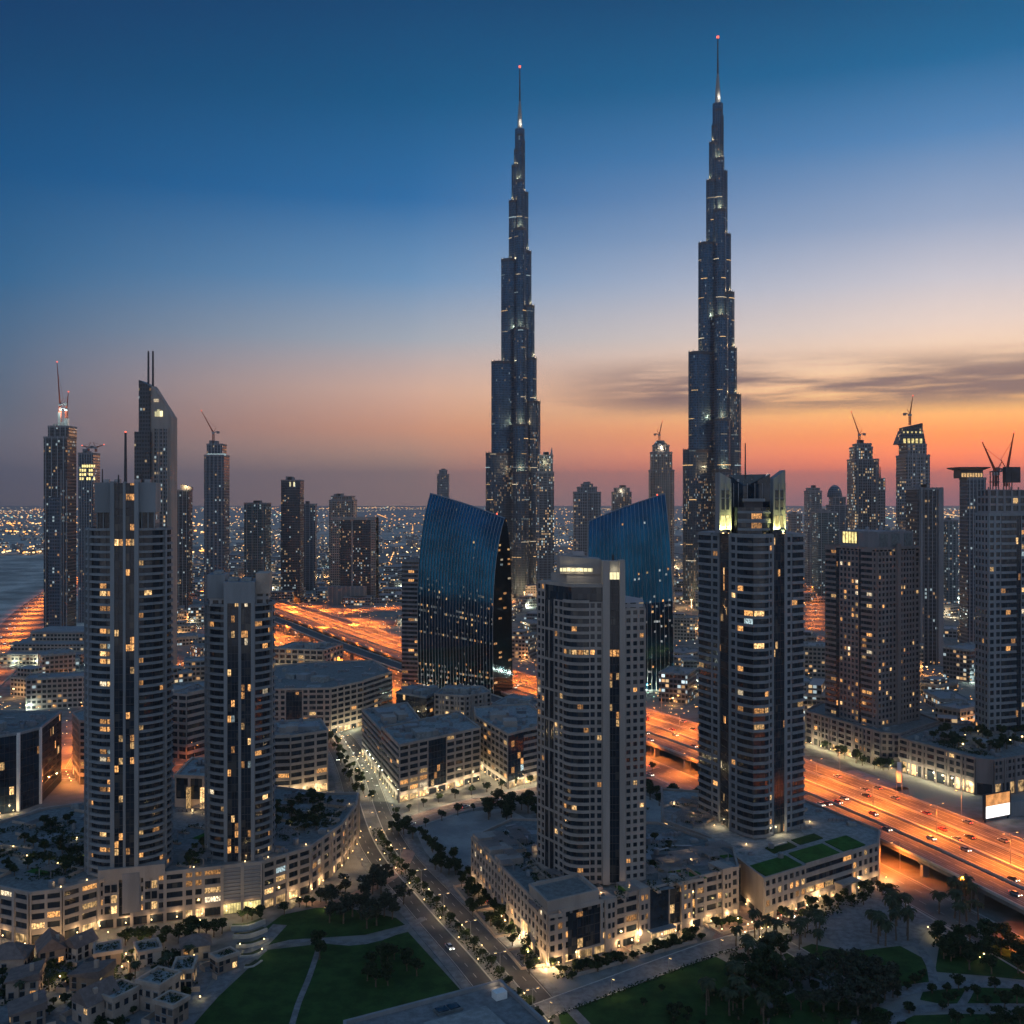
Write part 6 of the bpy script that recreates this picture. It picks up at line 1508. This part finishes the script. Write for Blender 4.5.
# ================================================================== the villas, bottom left
def villa(label, px, py, w_, d_, h, rz, kind, lit=True):
    x, y = G(px, py); wm = RND.choice(['tan', 'plaster_w', 'plaster_b']); B = Bld('villa', label, 'house', (x, y, 0), rz, None, 30); a, c = w_ / 2, d_
    body = rect(-a, a, 0, c); b = MB(); b.prism(body, 0, h); B.part('wall', b, wm)
    if kind == 'gable':
        b = MB(); r = h + w_ * .5
        b.add([(-a - .5, -.6, h), (a + .5, -.6, h), (0, -.6, r), (-a - .5, c + .6, h), (a + .5, c + .6, h), (0, c + .6, r)], ((0, 1, 2), (3, 5, 4), (0, 2, 5, 3), (1, 4, 5, 2), (0, 3, 4, 1))); B.part('roof', b, 'tile')
    elif kind == 'hip':
        b = MB(); b.add([(-a - .6, -.6, h), (a + .6, -.6, h), (a + .6, c + .6, h), (-a - .6, c + .6, h), (-a * .2, c * .5, h + w_ * .3), (a * .2, c * .5, h + w_ * .3)], ((0, 1, 5, 4), (1, 2, 5), (2, 3, 4, 5), (3, 0, 4), (0, 3, 2, 1))); B.part('roof', b, 'tile')
    elif kind == 'shed':
        b = MB(); b.prism(rect(-a - .5, a + .5, -.6, c + .4), h + .01, 0, top=[h + .4, h + w_ * .25, h + w_ * .25, h + .4], bottom=True); B.part('roof', b, 'tile')
    else:
        b = MB(); b.poly([(p[0], p[1], h + .02) for p in rect(-a + .3, a - .3, .3, c - .3)]); B.part('roof', b, 'roof'); parapet(B, body, h, .9, .3, 'tan')
        b = MB(); rr = random.Random(int(px * 7 + py))
        for _ in range(26): leaf_quads(b, (rr.uniform(-a + .8, a - .8), rr.uniform(c * .3, c - .8), h + .5), (.8, .8, .5), 5, .3, rr)
        o = B.part('roof_garden', b, 'leaf'); o['kind'] = 'stuff'
    for z in ([.8] if h < 4.5 else [.8, h / 2 + .5]):
        for k in range(3):
            if RND.random() < .3: continue
            xx = -a + w_ * (k + .5) / 3; b = MB(); b.box(xx - .75, xx + .75, -.06, -.01, z, z + 1.7); B.part('window', b, (litmat() if lit and RND.random() < .13 else M['glass']))
            b = MB(); b.box(xx - .95, xx + .95, -.22, -.005, z - .2, z - .02); b.box(xx - .95, xx + .95, -.22, -.005, z + 1.72, z + 1.9); B.part('window_frame', b, 'conc')
            yy = c * (k + .5) / 3
            for s in (-1, 1): b = MB(); b.box(min(s * a, s * (a + .05)) + s * .006, max(s * a, s * (a + .05)) + s * .006, yy - .7, yy + .7, z, z + 1.7); B.part('window', b, (litmat() if lit and RND.random() < .08 else M['glass']))
    b = MB(); b.box(-a - 3.2, -a - .02, -2, -1.7, 0, 1.6); b.box(a + .02, a + 2.6, -2, -1.7, 0, 1.6); b.box(-a - 3.2, -a - 2.9, -1.69, c, 0, 1.6); B.part('garden_wall', b, 'tan')
    if kind in ('gable', 'shed'): b = MB(); b.box(a * .35, a * .6, c * .3, c * .42, h + .3, h + w_ * .36 + .6); B.part('chimney', b, 'tan')
    return B.finish()
V = [('gable', 52, 966, 8, 9, 5, .5, 'villa with a dark gabled roof nearest the bright arcade of the podium'), ('shed', 22, 1000, 9, 9, 5.5, .25, 'villa with a big slanting roof near the left edge'),
     ('gable', 80, 1024, 8, 10, 6, -.6, 'villa with a slanting gable and roof gardens at the bottom left'), ('flat', 104, 1020, 8, 9, 6.5, -.55, 'villa with a green flat roof at the bottom edge left of the lit one'),
     ('flat', 148, 1012, 8.5, 9, 8, -.4, 'tall cubic villa with a green roof and lit lower windows'), ('flat', 182, 990, 6, 9, 5.5, .15, 'narrow villa with a stepped terrace beside the walkway'),
     ('hip', 196, 962, 9, 8, 5, .35, 'villa with a pyramid roof and a bright lamp by the steps'), ('flat', 214, 973, 5, 7, 4.6, -.8, 'small flat roofed villa nearest the curving walkway'),
     ('shed', 84, 992, 10, 8, 4.5, -.2, 'low villa with a sloping roof in the middle of the villas'), ('flat', 108, 968, 8, 8, 4.5, .4, 'flat roofed villa behind the lamp lit court'),
     ('hip', 4, 972, 12, 9, 4, .1, 'wide low villa with a pale hipped roof at the left edge'), ('flat', 164, 1026, 7, 6, 6, -.45, 'villa with a glowing side window at the bottom edge'),
     ('gable', 70, 962, 6, 8, 5, -.5, 'small gabled villa behind the first row'), ('shed', 28, 1030, 9, 8, 5, .5, 'villa with a dark roof at the bottom left corner'), ('flat', 150, 966, 7, 8, 4.5, .5, 'low pale villa with a roof terrace below the trees')]
for kd, px, py, a, c, h, r, lb in V: villa(lb, px, py, a, c, h, r, kd)
lamp_v = glamp(*G(194, 966), 2.4, 'bright lamp on the terrace of the pyramid roofed villa', None); 
ground_patch('court', [(-20, 1060), (0, 955), (60, 948), (110, 950), (215, 955), (222, 962), (165, 1060)], 'pave', .03)
# curved terraces of planters by the podium entrance
t = thing('terraced_steps', 'curving terraced planters below the bright podium entrance', 'terrace')
for k, (y, a, c, z) in enumerate(((966, 244, 262, .35), (956, 240, 266, .7), (946, 236, 268, 1.05), (937, 233, 267, 1.4), (929, 231, 265, 1.75))):
    ln = smoothline([G(a, y + 2), G((a + c) / 2, y + 1), G(c, y - 5)], 1.5); b = MB(); strip(b, ln, -.35, .35, .02, 0, z); obj('planter_wall', b, M['kerb'], t)
    b = MB(); strip(b, ln, -2.4, -.36, .02, 0, z - .2); obj('planting_bed', b, M['leaf'], t)
for (px, py) in ((262, 955), (264, 945), (240, 950)): glamp(*G(px, py), 1, 'warm lamp on the curving terraces', 'lamps on the curving terraces')
lamp('POINT', (*G(243, 926), 3.5), 900, (1, .75, .35), t)

# ================================================================== cars
def car_proto(col, front):
    m = pmat('car_paint', col, .3, .2, var=.04, spec=.6)
    b = MB(); b.taper([(-.88, -2.2), (.88, -2.2), (.88, 2.2), (-.88, 2.2)], .35, [(-.9, -2.25), (.9, -2.25), (.9, 2.25), (-.9, 2.25)], .62)
    b.taper([(-.9, -2.25), (.9, -2.25), (.9, 2.25), (-.9, 2.25)], .62, [(-.8, -2.1), (.8, -2.1), (.8, 2.15), (-.8, 2.15)], .92)
    t = obj('car', b, m)
    b = MB(); b.taper([(-.78, -1.2), (.78, -1.2), (.78, 1.8), (-.78, 1.8)], .921, [(-.6, -.5), (.6, -.5), (.6, 1.2), (-.6, 1.2)], 1.42); obj('cabin', b, M['glass'], t)
    b = MB(); b.box(-.56, .56, -.45, 1.15, 1.421, 1.46); obj('car_roof', b, m, t)
    for x in (-.82, .82):
        for y in (-1.35, 1.4): b = MB(); b.tube((x - .1, y, .33), (x + .1, y, .33), .33, .33, 10); obj('wheel', b, M['dark_metal'], t)
    for x in (-.62, .62):
        b = MB(); b.box(x - .2, x + .2, -2.32, -2.2, .62, .82); obj('headlight', b, M['head'], t)
        b = MB(); b.box(x - .2, x + .2, 2.2, 2.32, .66, .84); obj('tail_light', b, M['tail'], t)
    tag(t, '', 'car'); return t
CP = [[car_proto(c, 1), False] for c in ((.6, .6, .6), (.03, .03, .035), (.25, .26, .28), (.35, .05, .04))]
def put_car(x, y, z, rz, label, group):
    e = RND.choices(CP, (5, 3, 3, 1))[0]; t = e[0]
    if not e[1]: e[1] = True; t.location = (x, y, z); t.rotation_euler = (0, 0, rz); return tag(t, label, None, group)
    return dup(t, (x, y, z), rz, 1, label, group)
def traffic(line, offs, z, gap, sgn, label, group, ok=lambda p: True):
    for o in offs:
        s = RND.uniform(0, gap)
        for (p, d, n) in along(line, 4):
            s -= 4
            if s > 0: continue
            s = RND.uniform(.45, 1.6) * gap
            if ok(p): put_car(p[0] + n[0] * o, p[1] + n[1] * o, z, atan2(d[1], d[0]) + pi / 2 + (pi if sgn < 0 else 0), label, group)
seen = lambda p: 300 < p[1] < 900 and abs(p[0]) < p[1] * .55
traffic(HW, (3.3, 6.6, 10, 16, 20, 24), ZD + .02, 75, 1, 'oncoming car with white headlights on the raised highway', 'oncoming cars on the highway', seen)
traffic(HW, (-3.3, -6.6, -10, -16, -20, -24), ZD + .02, 80, -1, 'car driving away with red tail lights on the raised highway', 'cars driving away on the highway', seen)
traffic(HW, (35, 40, 50, 55), .1, 110, 1, 'car on the orange lit service road beside the highway', 'cars on the service road', seen)
traffic(BR[1], (6, 14), .12, 90, 1, 'car on the far west highway', 'cars on the west highway', lambda p: 800 < p[1] < 1500); traffic(BR[3], (6, -7), .12, 110, -1, 'car on the far east avenue', 'cars on the east avenue', lambda p: p[1] < 1200)
traffic(BLV, (7.5,), .09, 60, 1, 'car coming down the boulevard', 'cars on the boulevard', lambda p: p[1] < 600); traffic(R2, (3,), .13, 40, 1, 'car on the shop street', 'cars on the shop street')
for i in range(11): x, y = G(655 + i * 6, 838 - i * 1.2); put_car(x, y + (i % 2) * 7, .05, .3, 'parked car behind the middle podium', 'cars parked behind the middle podium')
for (px, py) in ((772, 922), (788, 918), (492, 905)): put_car(*G(px, py), .1, 1.1, 'car stopped at the podium entrances', 'cars at the entrances')
cl_ = thing('courtyard_lamp', 'bright warm courtyard lamp before the podium entrances', 'courtyard lamp', group='courtyard lamps at the entrances')
b = MB(); b.tube((0, 0, 0), (0, 0, 3.2), .09, .07, 6); obj('post', b, M['dark_metal'], cl_); b = MB(); b.box(-.2, .2, -.2, .2, 3.2, 3.6); obj('lamp_head', b, M['bulb'], cl_); lamp('POINT', (0, 0, 4.), 900, (1., .62, .26), cl_, .2)
cl_.location = (*G(748, 934), 0)
for q in ((762, 938), (738, 928), (778, 928), (640, 945), (632, 950), (548, 975), (528, 962), (505, 930), (860, 890), (820, 905)): dup(cl_, (*G(*q), 0))
for q in ((126, 962), (143, 954), (122, 975), (25, 952), (195, 958), (60, 985), (160, 1000)): dup(cl_, (*G(*q), 0), 0, .8, 'bright warm courtyard lamp among the villas', 'courtyard lamps among the villas')
for q in ((60, 948), (108, 940), (200, 928), (300, 905), (345, 885), (362, 866)): dup(cl_, (*G(*q), 0), 0, .8, 'bright warm courtyard lamp at the foot of the curved podium', 'courtyard lamps at the curved podium')
for k, (pts, o, lb) in enumerate((([PL, PA], 8.5, 'pale low garden wall along the boulevard side of the middle podium'), ([PA, PB_], 9.5, 'pale low garden wall along the promenade side of the middle podium'))):
    L, d, n = unit(*pts); b = MB()
    for a, c in ((.04, .30), (.36, .66), (.80, .98)): b.ob(pts[0], d, n, L * a, L * c, o - .2, o + .2, 0, 1.1)
    for a in (.04, .30, .36, .66, .80, .98): b.ob(pts[0], d, n, L * a - .15, L * a + .15, .5, o - .21, 0, .9)
    tag(obj('garden_wall', b, M['tan']), lb, 'garden wall')
# ================================================================== billboard, banner, canopy
x, y = G(984, 823); x2, y2 = G(1010, 818)
t = thing('billboard', 'bright billboard with a white and orange screen beside the highway', 'billboard', (x, y, 0)); L, d, n = unit((0, 0), (x2 - x, y2 - y))
b = MB()
for a in (1, L - 1): b.ob((0, 0), d, n, a - .3, a + .3, -.6, 0, 0, 12.6)
obj('post', b, M['dark_metal'], t); b = MB(); b.ob((0, 0), d, n, -.5, L + .5, -.4, .1, 1.3, 13.2); obj('frame', b, M['dark_metal'], t)
b = MB(); b.ob((0, 0), d, n, 1.2, L - .3, .11, .16, 1.8, 7.4); obj('screen', b, glow('billboard_white', (1., .96, .92), 1.5, .1, .2, True), t)
b = MB(); b.ob((0, 0), d, n, 1.2, L - .3, .11, .16, 7.41, 12.7); obj('screen', b, glow('billboard_orange', (1., .42, .13), .9, .35, .25, True), t)
tag(obj('wall', (lambda b: (b.box(0, 40, 0, .6, 0, 7), b)[1])(MB()), M['conc'], None, (x2 + 1, y2 + 2, 0), .25), 'grey wall running right from the billboard', 'wall')
x, y = G(902, 806); t = thing('banner', 'tall white banner on a pole beside the highway', 'banner', (x, y, 0)); b = MB(); b.tube((0, 0, 0), (0, 0, 22), .25, .2, 6); obj('pole', b, M['metal'], t)
b = MB(); b.box(-2.4, -.3, -.12, .12, 11.5, 21.6); obj('cloth', b, M['white'], t)
t = thing('canopy', 'long silvery ribbed canopy hall at the highway edge', 'canopy', (*G(852, 778), 0)); p0, p1 = (0, 0), (G(899, 795)[0] - G(852, 778)[0], G(899, 795)[1] - G(852, 778)[1]); L, d, n = unit(p0, p1)
b = MB(); pr = [(-6.5 * cos(pi * i / 10), 2.2 * sin(pi * i / 10) + 2) for i in range(11)]
for (o0, z0_), (o1, z1_) in zip(pr, pr[1:]): b.quad(*[(d[0] * a + n[0] * o, d[1] * a + n[1] * o, z) for a, o, z in ((0, o0, z0_), (L, o0, z0_), (L, o1, z1_), (0, o1, z1_))])
obj('shell', b, M['conc'], t)
for k in range(14):
    b = MB()
    for (o0, z0_), (o1, z1_) in zip(pr, pr[1:]):
        a = L * k / 13; b.tube((d[0] * a + n[0] * o0 * 1.02, d[1] * a + n[1] * o0 * 1.02, z0_ + .05), (d[0] * a + n[0] * o1 * 1.02, d[1] * a + n[1] * o1 * 1.02, z1_ + .05), .1, .1, 4)
    obj('rib', b, M['metal'], t)
b = MB(); b.ob(p0, d, n, 0, L, -6.8, 6.8, 0, 1.98); obj('base', b, M['conc'], t)


# ================================================================== lower city further off
roads = [(HW, 66), (BR[0], 24), (BR[1], 32), (BR[2], 26), (BR[3], 26), (BR[4], 22), (BR[5], 14), (BR[6], 15), (BR[7], 14), (BR[8], 16), (BLV, 18), (R2, 12), (R3, 12)]
taken = []
def free(x, y, r):
    for L, hw in roads:
        for q in L[::2]:
            if abs(q[0] - x) < hw + r + 14 and abs(q[1] - y) < hw + r + 14 and hypot(q[0] - x, q[1] - y) < hw + r: return False
    return all(hypot(q[0] - x, q[1] - y) > q[2] + r for q in taken)
for o in list(sc.objects):
    if o.get('category') and o.parent is None and o['category'] in ('skyscraper', 'tower', 'office block', 'office tower', 'podium', 'arcade', 'building', 'hall'):
        pts = [c for c in o.children if c.type == 'MESH' and c.name.split('.')[0] in ('core', 'tower_body', 'tier', 'end_wall', 'glass_front', 'terrace')]
        for c in pts:
            vs = [v.co for v in c.data.vertices]; mx = sum(v.x for v in vs) / len(vs) + o.location.x; my = sum(v.y for v in vs) / len(vs) + o.location.y
            taken.append((mx, my, min(38, max(hypot(v.x + o.location.x - mx, v.y + o.location.y - my) for v in vs))))
cnt = 0; tries = 0; FILL = []
where = [(-.50, -.36, 'far left beyond the tall dark tower'), (-.36, -.25, 'behind the two curved towers'), (-.25, -.10, 'round the interchange'), (-.10, .06, 'behind the blue towers'), (.06, .18, 'at the foot of the needles'), (.18, .32, 'behind the crowned tower'), (.32, .43, 'behind the brown block'), (.43, .6, 'at the far right')]
while cnt < 270 and tries < 16000:
    tries += 1; Yd = 1024 * 150 / RND.uniform(64, 270); a = RND.uniform(-.54, .54); x, y = a * Yd, Yd
    w_, d_ = RND.uniform(14, 42), RND.uniform(14, 36); r = max(w_, d_) * .62
    if y < 600 and a > -.12: continue
    if y < 680 and (-.16 < a < .36): continue
    if a < -.405 and y > 1000: continue
    if not free(x, y, r): continue
    taken.append((x, y, r)); cnt += 1; h = RND.choice([7, 9, 11, 14, 18, 22, 26]) if y > 700 else RND.choice([7, 9, 12, 16])
    if .06 < a < .2 and y > 1000: h = RND.choice([14, 18, 24, 30])
    pl = next((q[2] for q in where if q[0] <= a <= q[1]), where[0][2] if a < 0 else where[-1][2])
    mt = RND.choice(['low_a', 'low_a', 'low_b', 'low_c']); kind_ = {'low_a': 'beige', 'low_b': 'grey', 'low_c': 'dark glazed'}[mt]
    size = 'small' if h < 10 else 'low' if h < 16 else 'mid height'
    t = thing('city_block', f'{size} {kind_} flat roofed block {pl}', 'building', (x, y, 0), RND.choice([0, .3, -.35, .6]) + RND.uniform(-.06, .06), f'{size} {kind_} blocks {pl}')
    b = MB(); b.prism(rect(-w_ / 2, w_ / 2, -d_ / 2, d_ / 2), 0, h)
    if RND.random() < .45: b.prism(rect(-w_ / 2 + 3, w_ / 6, -d_ / 2 + 3, d_ / 2 - 3), h, h + RND.choice([3.6, 7.2, 4]))
    obj('wall', b, M[mt], t)
    b = MB(); q = rect(-w_ / 2, w_ / 2, -d_ / 2, d_ / 2); i_, o_ = offset(q, -.4, True), offset(q, .3, True)
    for i in range(4): j = (i + 1) % 4; p = [o_[i], o_[j], i_[j], i_[i]]; b.add([(*v, h - .6) for v in p] + [(*v, h + .9) for v in p], ((4, 5, 6, 7), (0, 1, 5, 4), (2, 3, 7, 6)))
    for _ in range(4): u, v = RND.uniform(-.4, .35) * w_, RND.uniform(-.4, .35) * d_; b.box(u, u + 2.4, v, v + 2.4, h + .05, h + 1.6)
    obj('parapet', b, M['roof'], t)
    if RND.random() < .75:
        l = lamp('POINT', (RND.uniform(-.5, .5) * w_, -d_ / 2 - RND.uniform(3, 8), RND.uniform(3, 7)), RND.uniform(3000, 11000) * (y / 900), RND.choice([(1., .55, .2), (1., .78, .45), (.8, 1., .85), (1., .42, .12)]), t, .5)
        b = MB(); u = l.location; b.box(u[0] - .5, u[0] + .5, u[1] - .5, u[1] + .5, u[2] + .3, u[2] + .9); obj('yard_lamp', b, M['bulb'], t)
# ---- the plain beyond: sheets of low houses and lamps
r = random.Random(5); hb = MB(); lb = MB()
def col():
    q = r.random(); return 0 if q < .5 else 1 if q < .84 else 2 if q < .93 else 3
for _ in range(430):                                   # streets of lamps, thinning out with distance
    y0 = math.exp(r.uniform(math.log(1500), math.log(19000))); a = r.uniform(-.75, .75)
    if a < -.36 and y0 < 2700: continue
    th = r.choice([.1, .1, -.25, 1.2, 1.75]) + r.uniform(-.12, .12); n = r.randint(8, 34); st = r.uniform(28, 60) * (y0 / 3000) ** .5; c0 = col(); br_ = r.uniform(.5, 1.25)
    for k in range(n):
        x, y = a * y0 + cos(th) * st * k, y0 + sin(th) * st * k * 1.6
        if y < 1450 or r.random() < .2: continue
        s = .00045 * y * br_ * r.uniform(.7, 1.2); z = r.uniform(6, 9); lb.box(x - s, x + s, y - s, y + s, z, z + s * 1.3, c0 if r.random() < .8 else col())
for _ in range(240):                                   # bright districts
    y = r.choice([2850, 2850, 3100, 4600, 6200]) * r.uniform(.97, 1.03); x = r.uniform(-.62, -.3) * y; s = .0007 * y * r.uniform(.7, 1.3); lb.box(x - s, x + s, y - s, y + s, 6, 6 + s * 1.5, 0 if r.random() < .6 else 1)
for _ in range(2600):
    a = r.uniform(-.75, .75); y = math.exp(r.uniform(math.log(1450), math.log(7000))); x = a * y; w_, d_, h = r.uniform(10, 40), r.uniform(10, 40), r.choice([5, 7, 9, 12, 20])
    if a < -.39 and y < 2700: continue
    hb.box(x - w_ / 2, x + w_ / 2, y - d_ / 2, y + d_ / 2, 0, h)
tag(obj('distant_houses', hb, M['low_b']), 'sea of low houses fading towards the horizon', 'houses', kind='stuff')
tag(obj('distant_city_lamps', lb, [glow('far_lamp_orange', (1., .42, .10), 3.4, 0), glow('far_lamp_amber', (1., .62, .26), 3.4, 0), glow('far_lamp_white', (1., .9, .72), 3., 0), glow('far_lamp_green', (.6, 1., .85), 2.4, 0)]), 'countless lamps of the distant city on the plain', 'city lights', kind='stuff')
# small lamps among the nearer streets
lb = MB()
for _ in range(2800):
    Yd = 1024 * 150 / r.uniform(100, 250); a = r.uniform(-.54, .54); x = a * Yd; s = .00042 * Yd * r.uniform(.5, 1.2)
    if (Yd < 620 and -.25 < a < .36) or (a < -.405 and Yd > 1000): continue
    z = r.uniform(2, 6); lb.box(x - s, x + s, Yd - s, Yd + s, z, z + s, col())
tag(obj('yard_lights', lb, [bpy.data.materials['far_lamp_orange'], bpy.data.materials['far_lamp_amber'], bpy.data.materials['far_lamp_white'], bpy.data.materials['far_lamp_green']]), 'small lamps scattered among the nearer blocks', 'lights', kind='stuff')
# ================================================================== the air
hz = MB(); hz.box(-27000, 27000, -500, 27500, -1, 860)
hm = bpy.data.materials.new('haze'); hm.use_nodes = True; t = hm.node_tree; t.nodes.clear()
pv = N(t, 'ShaderNodeVolumePrincipled'); pv.inputs['Color'].default_value = (.74, .84, .93, 1); pv.inputs['Density'].default_value = HAZE; pv.inputs['Anisotropy'].default_value = .5
mo = N(t, 'ShaderNodeOutputMaterial'); link(t, pv.outputs[0], mo.inputs['Volume'])
pass
if USE_HAZE: tag(obj('haze', hz, hm), kind='stuff')
